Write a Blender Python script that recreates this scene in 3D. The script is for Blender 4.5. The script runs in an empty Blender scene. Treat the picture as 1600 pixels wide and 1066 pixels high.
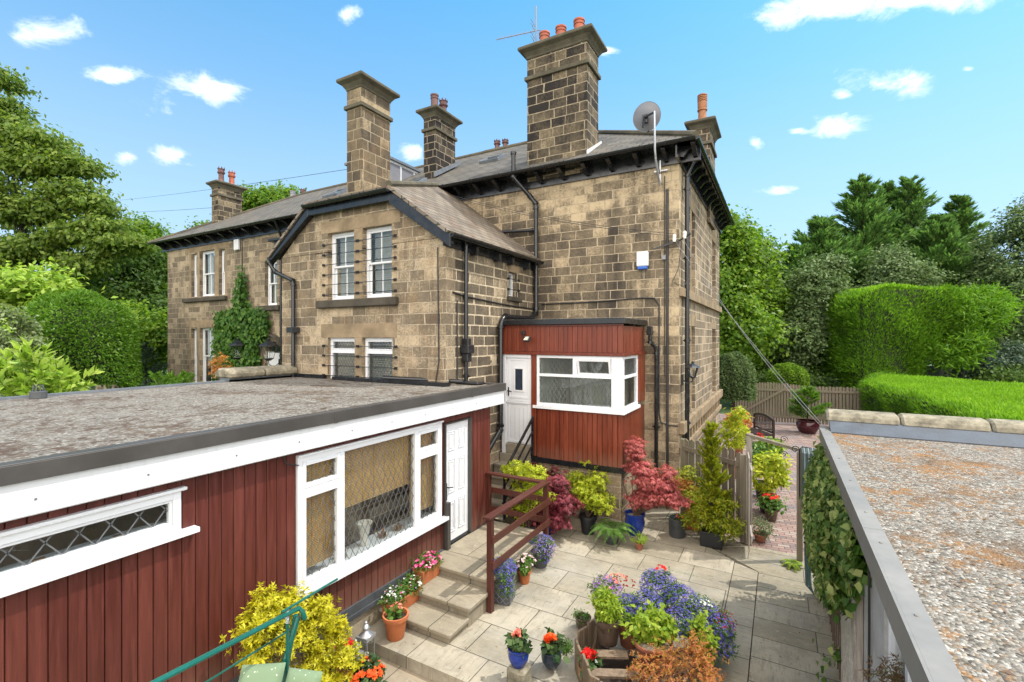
import bpy, bmesh, math, random
import numpy as np
from mathutils import Vector, Matrix
R = math.radians
random.seed(7); RNG = np.random.default_rng(7)
scene = bpy.context.scene
COL = scene.collection
# ------------------------------------------------------------------ camera
CAMZ = 3.86; FPX = 744.6; TH = math.atan(420/FPX)
cd = bpy.data.cameras.new('camera'); cam = bpy.data.objects.new('camera', cd); COL.objects.link(cam)
cam.location = (0, 0, CAMZ); cam.rotation_euler = (R(90), 0, TH)
cd.sensor_width = 36; cd.lens = FPX/1600*36; cd.shift_y = -5/1600
cd.clip_start = 0.05; cd.clip_end = 3000
scene.camera = cam
# ------------------------------------------------------------------ light
SUN_EL, SUN_AZ = 60, 33          # elevation; direction to the sun measured from +x towards +y
se, sa = R(SUN_EL), R(SUN_AZ)
sdir = Vector((math.cos(se)*math.cos(sa), math.cos(se)*math.sin(sa), math.sin(se)))
sl = bpy.data.lights.new('sun', 'SUN'); sl.energy = 2.6; sl.angle = R(0.6); sl.color = (1, .95, .87)
so = bpy.data.objects.new('sun', sl); COL.objects.link(so)
so.rotation_euler = sdir.to_track_quat('Z', 'Y').to_euler()
w = bpy.data.worlds.new('World'); scene.world = w; w.use_nodes = True
nt = w.node_tree; nt.nodes.clear()
def wn(t, **k):
    n = nt.nodes.new(t)
    for a, b in k.items(): setattr(n, a, b)
    return n
def lk(a, b): nt.links.new(a, b)
def wm(op, a, b=None, c=None):
    n = wn('ShaderNodeMath', operation=op)
    for i, q in enumerate((a, b, c)):
        if q is None: continue
        if isinstance(q, (int, float)): n.inputs[i].default_value = q
        else: lk(q, n.inputs[i])
    return n.outputs[0]
sky = wn('ShaderNodeTexSky', sky_type='NISHITA'); sky.sun_disc = False
sky.sun_elevation = se; sky.sun_rotation = R(90-SUN_AZ); sky.air_density = 1.0; sky.dust_density = .6; sky.ozone_density = 2.0
tc = wn('ShaderNodeTexCoord')
hs = wn('ShaderNodeHueSaturation'); hs.inputs['Saturation'].default_value = 1.1; hs.inputs['Hue'].default_value = .483
# tint by elevation: takes the yellow out of the horizon
sz = wn('ShaderNodeSeparateXYZ'); lk(tc.outputs['Generated'], sz.inputs[0])
er = wn('ShaderNodeValToRGB'); lk(sz.outputs[2], er.inputs[0])
er.color_ramp.elements[0].position = 0; er.color_ramp.elements[0].color = (.50,.58,.85,1)
er.color_ramp.elements[1].position = .6; er.color_ramp.elements[1].color = (.58,.93,1.15,1)
_e = er.color_ramp.elements.new(.2); _e.color = (.58,.82,1.0,1)
tm = wn('ShaderNodeMix', data_type='RGBA', blend_type='MULTIPLY'); tm.inputs[0].default_value = 1; lk(sky.outputs[0], tm.inputs[6]); lk(er.outputs[0], tm.inputs[7])
lk(tm.outputs[2], hs.inputs['Color'])
vf = wn('ShaderNodeValToRGB'); lk(sz.outputs[2], vf.inputs[0]); vf.color_ramp.elements[0].color = (.8,)*3+(1,); vf.color_ramp.elements[1].position = .75; vf.color_ramp.elements[1].color = (.06,)*3+(1,)
for p_, v_ in ((.15,.66),(.3,.47),(.45,.25),(.6,.11)): q_ = vf.color_ramp.elements.new(p_); q_.color = (v_,)*3+(1,)
vm_ = wn('ShaderNodeMix', data_type='RGBA'); lk(vf.outputs[0], vm_.inputs[0]); lk(hs.outputs[0], vm_.inputs[6]); vm_.inputs[7].default_value = (2.8,3.25,3.8,1); VEIL = vm_.outputs[2]
# clouds: (px, py, half width px, half height px) measured as directions
def wdir(px, py):
    r = (px-800)/FPX
    return Vector((r*math.cos(TH)-math.sin(TH), r*math.sin(TH)+math.cos(TH), (528-py)/FPX)).normalized()
CL = [(70,50,55,24),(172,116,38,13),(312,140,72,25),(198,246,18,11),(266,241,36,13),
      (1384,131,60,19),(1316,148,20,10),(1322,197,48,17),(1180,224,16,9),(1244,204,20,6),(1300,12,110,24),(1470,0,160,20),
      (945,80,26,9),(645,235,20,14),(1512,108,16,6),(1000,240,36,14),(1405,300,40,9),(1215,300,34,9),(1230,22,50,22),(540,25,22,16)]
ns = wn('ShaderNodeTexNoise'); ns.inputs['Scale'].default_value = 13; ns.inputs['Detail'].default_value = 9; ns.inputs['Roughness'].default_value = .66; ns.inputs['Distortion'].default_value = .4
mpn = wn('ShaderNodeMapping'); mpn.inputs['Scale'].default_value = (1,1,1.9); lk(tc.outputs['Generated'], mpn.inputs[0]); lk(mpn.outputs[0], ns.inputs['Vector'])
mask = None
for (px, py, hw, hh) in CL:
    d = wdir(px, py); rt = wdir(px+hw*1.2, py)-d; up = wdir(px, py-hh*1.3)-d
    rt -= d*rt.dot(d); up -= d*up.dot(d); u3 = rt.cross(up); A_ = up.cross(u3); A_ /= A_.dot(rt); B_ = u3.cross(rt); B_ /= B_.dot(up)
    dif = wn('ShaderNodeVectorMath', operation='SUBTRACT'); lk(tc.outputs['Generated'], dif.inputs[0]); dif.inputs[1].default_value = d
    def dot(v):
        n = wn('ShaderNodeVectorMath', operation='DOT_PRODUCT'); lk(dif.outputs[0], n.inputs[0]); n.inputs[1].default_value = v; return n.outputs['Value']
    a = dot(A_); b = dot(B_); c2 = dot(d)
    rr = wm('ADD', wm('MULTIPLY', a, a), wm('MULTIPLY', b, b))
    # flatter base: weigh the lower half more
    g = wm('SUBTRACT', 1.0, wm('SQRT', rr))
    front = wm('GREATER_THAN', c2, -.3)
    g = wm('MULTIPLY_ADD', g, .62, 0.0)
    g = wm('SUBTRACT', g, wm('MULTIPLY', wm('SUBTRACT', 1.0, front), 5))
    if hw < 30 or (px, py) in ((1000,240),(1405,300),(1215,300)): g = wm('SUBTRACT', g, .1)
    mask = g if mask is None else wm('MAXIMUM', mask, g)
fac = wm('ADD', mask, wm('MULTIPLY', wm('SUBTRACT', ns.outputs['Fac'], .52), 2.1))
mr = wn('ShaderNodeMapRange', interpolation_type='SMOOTHSTEP'); mr.inputs[1].default_value = -.05; mr.inputs[2].default_value = .62
lk(fac, mr.inputs[0]); 
# thin horizon veil
mx = wn('ShaderNodeMix', data_type='RGBA'); lk(wm('MULTIPLY', mr.outputs[0], .93), mx.inputs[0]); lk(VEIL, mx.inputs[6]); mx.inputs[7].default_value = (5.6, 6.0, 6.6, 1)
# unseen bright cloud bank, added behind the camera as fill for shaded walls
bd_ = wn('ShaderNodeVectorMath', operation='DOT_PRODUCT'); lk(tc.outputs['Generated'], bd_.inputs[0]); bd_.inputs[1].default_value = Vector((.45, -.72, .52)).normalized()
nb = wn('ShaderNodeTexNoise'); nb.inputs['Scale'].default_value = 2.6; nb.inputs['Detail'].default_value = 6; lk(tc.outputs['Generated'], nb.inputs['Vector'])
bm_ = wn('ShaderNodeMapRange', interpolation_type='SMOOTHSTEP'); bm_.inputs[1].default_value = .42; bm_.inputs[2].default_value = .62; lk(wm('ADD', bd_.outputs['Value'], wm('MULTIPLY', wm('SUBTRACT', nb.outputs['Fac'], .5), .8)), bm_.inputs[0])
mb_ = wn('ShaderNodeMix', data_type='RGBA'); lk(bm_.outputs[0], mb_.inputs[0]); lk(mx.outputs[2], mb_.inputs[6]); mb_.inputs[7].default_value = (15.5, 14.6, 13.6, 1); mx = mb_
bg = wn('ShaderNodeBackground'); bg.inputs[1].default_value = .15
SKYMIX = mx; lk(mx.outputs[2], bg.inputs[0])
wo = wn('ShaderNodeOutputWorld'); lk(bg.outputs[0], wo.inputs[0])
w.cycles.sampling_method = 'MANUAL'; w.cycles.sample_map_resolution = 512
scene.view_settings.view_transform = 'Standard'; scene.view_settings.look = 'None'
scene.view_settings.gamma = 1; scene.view_settings.exposure = 0.8
scene.render.engine = 'CYCLES'
scene.cycles.max_bounces = 6; scene.cycles.transparent_max_bounces = 12

# ------------------------------------------------------------------ helpers
def at(px, py, d):
    r = (px-800)/FPX
    return Vector((d*(r*math.cos(TH)-math.sin(TH)), d*(r*math.sin(TH)+math.cos(TH)), CAMZ+d*(528-py)/FPX))
def gnd(px, py, z=0.0):
    return at(px, py, (CAMZ-z)*FPX/(py-528))
class MB:
    def __init__(s, M=None): s.parts = []; s.v = []; s.f = []; s.mi = []; s.M = M; s.flip = bool(M is not None and M.determinant() < 0)
    def add(s, vs, fs, m=0, M=None):
        b = len(s.v); s.parts.append((b, len(s.f)))
        for p in vs:
            p = Vector(p)
            if M is not None: p = M @ p
            if s.M is not None: p = s.M @ p
            s.v.append(tuple(p))
        fl = s.flip ^ bool(M is not None and M.determinant() < 0)
        for f in fs:
            f = [b+i for i in f]
            s.f.append(f[::-1] if fl else f); s.mi.append(m)
        return s
    def box(s, x0, x1, y0, y1, z0, z1, m=0, M=None):
        if x0 > x1: x0, x1 = x1, x0
        if y0 > y1: y0, y1 = y1, y0
        if z0 > z1: z0, z1 = z1, z0
        vs = [(x, y, z) for z in (z0, z1) for y in (y0, y1) for x in (x0, x1)]
        fs = [(0,2,3,1),(4,5,7,6),(0,1,5,4),(1,3,7,5),(3,2,6,7),(2,0,4,6)]
        return s.add(vs, fs, m, M)
    def prism(s, pts, vec, m=0, M=None):       # pts counter-clockwise seen from +vec
        n = len(pts); vec = Vector(vec); vs = [Vector(p) for p in pts] + [Vector(p)+vec for p in pts]
        fs = [tuple(range(n))[::-1], tuple(range(n, 2*n))] + [(i, (i+1) % n, n+(i+1) % n, n+i) for i in range(n)]
        return s.add(vs, fs, m, M)
    def bar(s, a, b, w, h, m=0, up=(0,0,1)):     # rectangular bar between two points
        a = Vector(a); b = Vector(b); d = (b-a); L = d.length; d.normalize()
        x = d.cross(Vector(up)); 
        if x.length < 1e-4: x = d.cross(Vector((1,0,0)))
        x.normalize(); z = x.cross(d)
        M = Matrix((x, d, z)).transposed().to_4x4(); M.translation = a
        return s.box(-w/2, w/2, 0, L, -h/2, h/2, m, M)
    def tube(s, pts, r, n=8, m=0, taper=None):
        pts = [Vector(p) for p in pts]; N = len(pts)
        rings = []
        prev = None
        for i, p in enumerate(pts):
            t = (pts[min(i+1, N-1)]-pts[max(i-1, 0)]).normalized()
            if prev is None:
                x = t.cross(Vector((0,0,1)))
                if x.length < 1e-3: x = Vector((1,0,0))
            else:
                x = prev - t*prev.dot(t)
                if x.length < 1e-4: x = t.cross(Vector((.3,.9,.1)))
            x.normalize(); prev = x; y = t.cross(x)
            rr = r[i] if isinstance(r, (list, tuple)) else r
            rings.append([p+(x*math.cos(q)+y*math.sin(q))*rr for q in [2*math.pi*k/n for k in range(n)]])
        vs = [q for rg in rings for q in rg]
        fs = [(i*n+k, i*n+(k+1) % n, (i+1)*n+(k+1) % n, (i+1)*n+k) for i in range(N-1) for k in range(n)]
        fs += [tuple(range(n))[::-1], tuple(range((N-1)*n, N*n))]
        return s.add(vs, fs, m)
    def lathe(s, prof, c=(0,0,0), n=20, m=0, cap=True, sq=False):
        vs = []
        for (r, z) in prof:
            for k in range(n):
                a = 2*math.pi*k/n
                ca, sn = math.cos(a), math.sin(a)
                if sq: mm = max(abs(ca), abs(sn)); ca /= mm; sn /= mm
                vs.append((c[0]+r*ca, c[1]+r*sn, c[2]+z))
        N = len(prof)
        fs = [(i*n+k, i*n+(k+1) % n, (i+1)*n+(k+1) % n, (i+1)*n+k) for i in range(N-1) for k in range(n)]
        if cap: fs += [tuple(range(n))[::-1], tuple(range((N-1)*n, N*n))]
        return s.add(vs, fs, m)
    def build_each(s, name, mats, parent=None, **k):
        q = s.parts+[(len(s.v), len(s.f))]; out = None
        for (v0, f0), (v1, f1) in zip(q, q[1:]):
            t = MB(); t.v = s.v[v0:v1]; t.f = [[i-v0 for i in f] for f in s.f[f0:f1]]; t.mi = s.mi[f0:f1]; out = t.build(name, mats, parent, **k)
        return out
    def build(s, name, mats, parent=None, smooth=False, bevel=0, autouv=True):
        me = bpy.data.meshes.new(name)
        me.from_pydata(s.v, [], s.f)
        if not isinstance(mats, (list, tuple)): mats = [mats]
        for mt in mats: me.materials.append(mt)
        me.polygons.foreach_set('material_index', s.mi)
        if autouv and len(s.f): auto_uv(me)
        if smooth:
            me.polygons.foreach_set('use_smooth', [True]*len(s.f))
            me.set_sharp_from_angle(angle=R(40))
        o = bpy.data.objects.new(name, me); COL.objects.link(o)
        if bevel:
            b = o.modifiers.new('bevel', 'BEVEL'); b.width = bevel; b.segments = 1; b.limit_method = 'ANGLE'
        if parent is not None: 
            o.parent = parent
            if parent.type == 'EMPTY': o.location = -parent.location if parent.parent is None else (0,0,0)
        return o
def auto_uv(me):
    uv = me.uv_layers.new(name='UVMap')
    nl = len(me.loops); li = np.empty(nl, 'i'); me.loops.foreach_get('vertex_index', li)
    co = np.empty(len(me.vertices)*3, 'f'); me.vertices.foreach_get('co', co); co = co.reshape(-1, 3)
    npoly = len(me.polygons); nr = np.empty(npoly*3, 'f'); me.polygons.foreach_get('normal', nr); nr = nr.reshape(-1, 3)
    tot = np.empty(npoly, 'i'); me.polygons.foreach_get('loop_total', tot)
    nn = np.repeat(nr, tot, axis=0); p = co[li]
    t = np.stack([-nn[:,1], nn[:,0], np.zeros(nl)], 1); ln = np.linalg.norm(t, axis=1)
    flat = ln < .05; t[flat] = (1,0,0); ln[flat] = 1; t /= ln[:,None]
    b = np.cross(nn, t); b[flat] = (0,1,0)
    uv.data.foreach_set('uv', np.stack([(p*t).sum(1), (p*b).sum(1)], 1).astype('f').ravel())
def empty(name, label, cat, loc=(0,0,0), group=None):
    o = bpy.data.objects.new(name, None); COL.objects.link(o); o.location = loc; o.empty_display_size = .2
    o['label'] = label; o['category'] = cat
    if group: o['group'] = group
    return o
def tag(o, label, cat, group=None):
    o['label'] = label; o['category'] = cat
    if group: o['group'] = group
    return o
def struct(o): o['kind'] = 'structure'; return o
# frames: local (a along wall, d outward, z)
def FV(v0): return Matrix(((1,0,0,0),(0,-1,0,v0),(0,0,1,0),(0,0,0,1)))     # wall facing -y
def FU(u0): return Matrix(((0,1,0,u0),(1,0,0,0),(0,0,1,0),(0,0,0,1)))      # wall facing +x
def FL(u0): return Matrix(((0,-1,0,u0),(1,0,0,0),(0,0,1,0),(0,0,0,1)))     # wall facing -x
def wall(fr, a0, a1, z0, z1, holes, th=.3, m=0):
    mb = MB(fr); A = sorted({a0, a1, *[h[0] for h in holes], *[h[1] for h in holes]}); Zs = sorted({z0, z1, *[h[2] for h in holes], *[h[3] for h in holes]})
    for i in range(len(A)-1):
        run = None
        for j in range(len(Zs)-1):
            ca, cz = (A[i]+A[i+1])/2, (Zs[j]+Zs[j+1])/2
            inside = any(h[0] < ca < h[1] and h[2] < cz < h[3] for h in holes)
            if inside:
                if run is not None: mb.box(A[i], A[i+1], -th, 0, run, Zs[j], m); run = None
            elif run is None: run = Zs[j]
        if run is not None: mb.box(A[i], A[i+1], -th, 0, run, Zs[-1], m)
    return mb

# ------------------------------------------------------------------ materials
class NT:
    def __init__(s, name):
        s.m = bpy.data.materials.new(name); s.m.use_nodes = True; s.t = s.m.node_tree; s.t.nodes.clear()
        s.out = s.n('ShaderNodeOutputMaterial'); s.b = s.n('ShaderNodeBsdfPrincipled'); s.l(s.b.outputs[0], s.out.inputs[0])
    def n(s, t, **k):
        o = s.t.nodes.new(t)
        for a, b in k.items(): setattr(o, a, b)
        return o
    def l(s, a, b): s.t.links.new(a, b)
    def setin(s, i, q):
        if isinstance(q, (int, float)): i.default_value = q
        elif isinstance(q, (tuple, list)): i.default_value = tuple(q) if len(q) != 3 or i.type == 'VECTOR' else tuple(q)+(1,)
        else: s.l(q, i)
    def math(s, op, a, b=0.0, c=None, clamp=False):
        o = s.n('ShaderNodeMath', operation=op, use_clamp=clamp); s.setin(o.inputs[0], a); s.setin(o.inputs[1], b)
        if c is not None: s.setin(o.inputs[2], c)
        return o.outputs[0]
    def coord(s, kind='UV'): return s.n('ShaderNodeTexCoord').outputs[kind]
    def geo(s, k): return s.n('ShaderNodeNewGeometry').outputs[k]
    def map(s, v, scale=(1,1,1), loc=(0,0,0), rot=(0,0,0)):
        o = s.n('ShaderNodeMapping'); s.l(v, o.inputs[0]); o.inputs['Scale'].default_value = scale; o.inputs['Location'].default_value = loc; o.inputs['Rotation'].default_value = rot; return o.outputs[0]
    def noise(s, v, sc, det=4, rough=.55, out='Fac', dist=0):
        o = s.n('ShaderNodeTexNoise'); s.l(v, o.inputs['Vector']); o.inputs['Scale'].default_value = sc; o.inputs['Detail'].default_value = det; o.inputs['Roughness'].default_value = rough; o.inputs['Distortion'].default_value = dist; return o.outputs[out]
    def ramp(s, f, stops, interp='LINEAR'):
        o = s.n('ShaderNodeValToRGB'); s.setin(o.inputs[0], f); e = o.color_ramp; e.interpolation = interp
        while len(e.elements) < len(stops): e.elements.new(.5)
        for k, (p, c) in enumerate(stops):
            e.elements[k].position = p; e.elements[k].color = tuple(c)+(1,) if len(c) == 3 else c
        return o.outputs[0]
    def mix(s, f, a, b, bt='MIX'):
        o = s.n('ShaderNodeMix', data_type='RGBA', blend_type=bt); s.setin(o.inputs[0], f); s.setin(o.inputs[6], a); s.setin(o.inputs[7], b); return o.outputs[2]
    def mr(s, f, a, b, c=0, d=1, sm=False):
        o = s.n('ShaderNodeMapRange'); s.setin(o.inputs[0], f)
        if sm: o.interpolation_type = 'SMOOTHSTEP'
        for i, q in enumerate((a, b, c, d)): o.inputs[i+1].default_value = q
        return o.outputs[0]
    def sep(s, v): o = s.n('ShaderNodeSeparateXYZ'); s.l(v, o.inputs[0]); return o.outputs
    def comb(s, x, y, z=0.0): o = s.n('ShaderNodeCombineXYZ'); s.setin(o.inputs[0], x); s.setin(o.inputs[1], y); s.setin(o.inputs[2], z); return o.outputs[0]
    def bump(s, h, st=.3, dist=.02):
        o = s.n('ShaderNodeBump'); s.l(h, o.inputs['Height']); o.inputs['Strength'].default_value = st; o.inputs['Distance'].default_value = dist; s.l(o.outputs[0], s.b.inputs['Normal']); return o
    def fin(s, col=None, rough=.8, spec=None, metal=None):
        if col is not None: s.setin(s.b.inputs['Base Color'], col)
        s.setin(s.b.inputs['Roughness'], rough)
        if spec is not None: s.b.inputs['Specular IOR Level'].default_value = spec
        if metal is not None: s.b.inputs['Metallic'].default_value = metal
        return s.m
def plain(name, col, rough=.5, var=.12, nsc=6, metal=None, spec=None, bump=0.0):
    k = NT(name); o = k.coord('Object'); f = k.noise(o, nsc, 5); f2 = k.noise(o, nsc*9, 3)
    c = k.mix(k.mr(f, .3, .7), tuple(x*(1-var) for x in col), tuple(min(1, x*(1+var)) for x in col))
    c = k.mix(k.mr(f2, .35, .75, 0, .35), c, tuple(x*(1-var*2) for x in col))
    if bump: k.bump(f2, bump, .004)
    return k.fin(c, k.mr(f, .3, .7, max(.02, rough-.08), min(1, rough+.12)), spec, metal)
def stone(name, shift=0.0, rowh=.217, bw=.43, dark=(.028,.023,.019), lite=(.36,.275,.165), mort=(.44,.35,.235), warm=0, stains=False, mortar=.013, contrast=1.0):
    k = NT(name); u = k.sep(k.coord('UV')); ox = k.coord('Object')
    row = k.math('FLOOR', k.math('DIVIDE', u[1], rowh))
    wv = k.noise(k.comb(k.math('MULTIPLY', u[0], 1.15), k.math('MULTIPLY', row, 5.37)), 1.0, 0)
    uu = k.math('MULTIPLY_ADD', k.math('SUBTRACT', wv, .5), .85, u[0])
    wob = k.noise(ox, 5, 2, out='Color'); ws = k.sep(wob)
    uu = k.math('ADD', uu, k.math('MULTIPLY', k.math('SUBTRACT', ws[0], .5), .035))
    vv = k.math('ADD', u[1], k.math('MULTIPLY', k.math('SUBTRACT', ws[1], .5), .022))
    br = k.n('ShaderNodeTexBrick'); k.l(k.comb(uu, vv), br.inputs['Vector'])
    br.inputs['Color1'].default_value = (0,0,0,1); br.inputs['Color2'].default_value = (1,1,1,1); br.inputs['Mortar'].default_value = (.5,.5,.5,1)
    br.inputs['Scale'].default_value = 1; br.inputs['Mortar Size'].default_value = mortar; br.inputs['Mortar Smooth'].default_value = .25
    br.inputs['Brick Width'].default_value = bw; br.inputs['Row Height'].default_value = rowh; br.offset = .5
    g = k.sep(br.outputs['Color'])[0]
    big = k.noise(ox, .55, 3); mid = k.noise(ox, 3.0, 5, .65); fine = k.noise(ox, 26, 5, .7)
    t = k.math('ADD', k.math('MULTIPLY', k.math('SUBTRACT', g, .5), .55*contrast), .5+shift)
    t = k.math('ADD', t, k.math('MULTIPLY', k.math('SUBTRACT', big, .5), .9))
    t = k.math('ADD', t, k.math('MULTIPLY', k.math('SUBTRACT', mid, .5), .75))
    t = k.math('ADD', t, k.math('MULTIPLY', k.math('SUBTRACT', fine, .5), 1.0))
    t = k.math('SUBTRACT', t, k.mr(k.noise(k.map(ox, (3.2,3.2,.28)), 1.4, 5, .6), .5, .72, 0, .26))
    # paler worn edges of each block
    t = k.math('ADD', t, k.math('MULTIPLY', k.mr(br.outputs['Fac'], 0, .6), .3))
    if stains:
        p = k.sep(k.coord('Object'))
        up = k.mr(k.math('ADD', p[2], k.math('MULTIPLY', mid, 1.2)), 6.9, 8.0, 0, .26)
        low = k.mr(k.math('ADD', p[0], k.math('MULTIPLY', big, .8)), -2.7, -1.9, 0, .16)
        t = k.math('ADD', k.math('ADD', t, up), low)
        dx = k.math('ABSOLUTE', k.math('ADD', p[0], k.math('ADD', 3.42, k.math('MULTIPLY', k.math('SUBTRACT', mid, .5), .12))))
        st = k.mr(dx, .05, .28, .38, 0); st = k.math('MULTIPLY', st, k.mr(p[2], 7.6, 6.9)); st = k.math('MULTIPLY', st, k.mr(fine, .3, .6, .55, 1))
        t = k.math('SUBTRACT', t, st)
        bl = k.math('MULTIPLY', k.mr(p[0], -4.2, -5.4, 0, .2), k.mr(p[2], 7, 6.3))
        t = k.math('SUBTRACT', t, bl)
    md = tuple((a*.45+b*.55)*(.72) for a, b in zip(dark, lite))
    col = k.ramp(t, [(0.0, dark), (.3, tuple(a*.55+b*.45 for a, b in zip(dark, md))), (.55, md), (.85, lite), (1, tuple(min(1, x*1.12) for x in lite))])
    hue = k.noise(ox, 1.7, 2)
    col = k.mix(k.mr(hue, .45, .7, 0, .3), col, (.25,.155,.075), 'MIX') if warm else col
    mc = k.mix(k.mr(k.noise(ox, 8, 3), .35, .7), mort, tuple(x*.6 for x in mort))
    col = k.mix(k.mr(br.outputs['Fac'], .35, .75), col, mc)
    h = k.math('ADD', k.math('MULTIPLY', k.math('SUBTRACT', 1.0, br.outputs['Fac']), .6), k.math('MULTIPLY', fine, .45))
    k.bump(h, .75, .02)
    return k.fin(col, .9, .2)
M_main = stone('main_wall_stone', -.02, bw=.38, dark=(.05,.042,.034), lite=(.41,.325,.21), stains=True, mort=(.44,.36,.25), contrast=.75, mortar=.011)
M_wing = stone('wing_stone', .09, bw=.38, dark=(.058,.048,.038), lite=(.40,.32,.215), warm=1, mort=(.42,.345,.245), contrast=.7, mortar=.01)
M_wingside = stone('wing_side_stone', -.02, dark=(.05,.042,.034), lite=(.33,.265,.18), mort=(.5,.42,.3), mortar=.017, contrast=.7)
M_left = stone('left_house_stone', .10, rowh=.225, bw=.38, dark=(.085,.07,.053), lite=(.33,.265,.18), mort=(.37,.30,.21), contrast=.8, mortar=.011)
M_side = stone('side_wall_stone', .04, dark=(.08,.065,.05), lite=(.38,.3,.2), mort=(.5,.41,.3), contrast=.7)
M_chim = stone('chimney_stone', -.22, rowh=.235, bw=.4, dark=(.022,.019,.017), lite=(.34,.27,.17), mort=(.32,.265,.185))
M_chimlite = stone('chimney_stone_buff', -.03, rowh=.26, bw=.42, dark=(.045,.037,.03), lite=(.33,.26,.165), mort=(.34,.275,.185), warm=1)
def dressed(name, col, var=.35, sc=2.5):
    k = NT(name); o = k.coord('Object'); a = k.noise(o, sc, 6, .65); b = k.noise(o, 40, 4, .7)
    c = k.mix(k.mr(a, .35, .68), tuple(x*(1-var) for x in col), tuple(x*(1+var*.5) for x in col))
    c = k.mix(k.mr(b, .45, .75, 0, .45), c, tuple(x*.45 for x in col))
    k.bump(k.math('ADD', k.math('MULTIPLY', a, .5), b), .45, .01)
    return k.fin(c, .9, .2)
M_lint = dressed('dressed_buff_stone', (.27,.205,.13))
M_sill = dressed('sooty_sill_stone', (.075,.065,.05), .4)
M_cap = dressed('chimney_cap_stone', (.105,.095,.068), .35)
M_cope = dressed('coping_stone', (.25,.225,.165), .55, 7)
M_conc = dressed('concrete_wall', (.33,.28,.2), .3, 3)
M_black = plain('black_gloss_paint', (.012,.013,.015), .22, .2)
M_blackm = plain('black_cast_iron', (.014,.015,.017), .35, .3, bump=.1)
M_white = plain('white_upvc', (.66,.67,.69), .3, .02, 2)
M_whited = plain('white_fascia', (.60,.61,.62), .35, .04, 1.5)
def streaked(name, col):
    k = NT(name); o = k.coord('Object'); v = k.noise(k.map(o, (7,7,.5)), 2.2, 5, .65); b = k.noise(o, 1.3, 4); f = k.noise(o, 60, 3)
    c = k.mix(k.mr(v, .52, .72, 0, .35), col, tuple(x*.72 for x in (col[0], col[1]*.99, col[2]*.93))); c = k.mix(k.mr(b, .55, .75, 0, .3), c, tuple(x*.8 for x in col)); c = k.mix(k.mr(f, .62, .8, 0, .25), c, tuple(x*.6 for x in col))
    k.bump(b, .04, .02); return k.fin(c, .4)
M_whited = streaked('white_fascia', (.60,.61,.62))
M_lead = plain('lead_grey', (.13,.145,.165), .5, .2)
M_leadstrip = plain('lead_strip', (.11,.115,.12), .4, .1)
M_feltb = plain('blue_grey_felt', (.06,.072,.09), .7, .35, 5, bump=.3)
M_felt = plain('roofing_felt', (.05,.055,.06), .7, .3, 5, bump=.3)
M_trimB = plain('brown_metal_trim', (.055,.05,.046), .38, .15, 2)
M_trimG = plain('grey_metal_trim', (.21,.20,.182), .5, .15, 2, metal=.15)
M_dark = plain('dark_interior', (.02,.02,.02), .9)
M_room = plain('grey_interior', (.18,.18,.165), .9)
M_porch = plain('porch_wall_reflection_tone', (.42,.43,.38), .9)  # inner wall lightened to stand in for the reflection in the porch glass
M_curt = plain('net_curtain', (.55,.55,.52), .9)
M_terra = plain('terracotta', (.42,.13,.045), .75, .2, 7, bump=.2)
M_terraR = plain('old_terracotta', (.30,.105,.06), .8, .3, 7, bump=.3)
M_chpot = plain('red_chimney_clay', (.36,.10,.055), .7, .25, 6, bump=.2)
M_chpotD = plain('dark_chimney_clay', (.12,.055,.05), .6, .3, 6, bump=.2)
M_chpotB = plain('buff_chimney_clay', (.30,.13,.06), .8, .3, 6)
M_soil = plain('soil', (.035,.022,.015), .95, .4, 20, bump=.8)
M_gravel = plain('pebble_topping', (.4,.33,.24), .9, .5, 35, bump=1)
M_blue = plain('blue_glaze', (.012,.035,.22), .12, .3, 5)
M_navy = plain('dark_glaze', (.02,.03,.05), .15, .3, 5)
M_olive = plain('tan_glaze', (.25,.14,.06), .35, .3, 5)
M_plastic = plain('black_plastic', (.016,.017,.02), .4, .2)
M_greypot = plain('grey_resin', (.07,.075,.08), .5, .25, 8)
M_brownpot = plain('brown_glaze', (.09,.06,.045), .3, .4, 8)
M_maroon = plain('maroon_glaze', (.06,.012,.018), .15, .3)
M_galv = plain('galvanised', (.42,.43,.44), .35, .1, 8, metal=.7)
M_dish = plain('dish_grey', (.20,.20,.22), .5, .1)
M_greenp = plain('green_paint', (.008,.10,.075), .25, .12, 4)
M_hose = plain('hose_grey', (.2,.24,.25), .5, .1)
M_hoseg = plain('hose_green', (.05,.085,.08), .5, .1)
M_cable = plain('cable_black', (.02,.02,.02), .5)
M_cableW = plain('cable_grey', (.2,.2,.2), .5)
M_ceramic = plain('white_ceramic', (.7,.66,.58), .3)
M_alblue = plain('alarm_blue', (.01,.09,.42), .3)
M_render = plain('roughcast_render', (.37,.36,.34), .95, .15, 5, bump=1)
M_stemb = plain('brown_stem', (.11,.07,.045), .85, .3, 15)
M_stemg = plain('green_stem', (.08,.12,.03), .7, .3, 15)
M_bark = plain('bark', (.045,.037,.028), .95, .4, 9, bump=.8)
M_carw = plain('car_paint', (.03,.035,.045), .15, .1)
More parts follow.
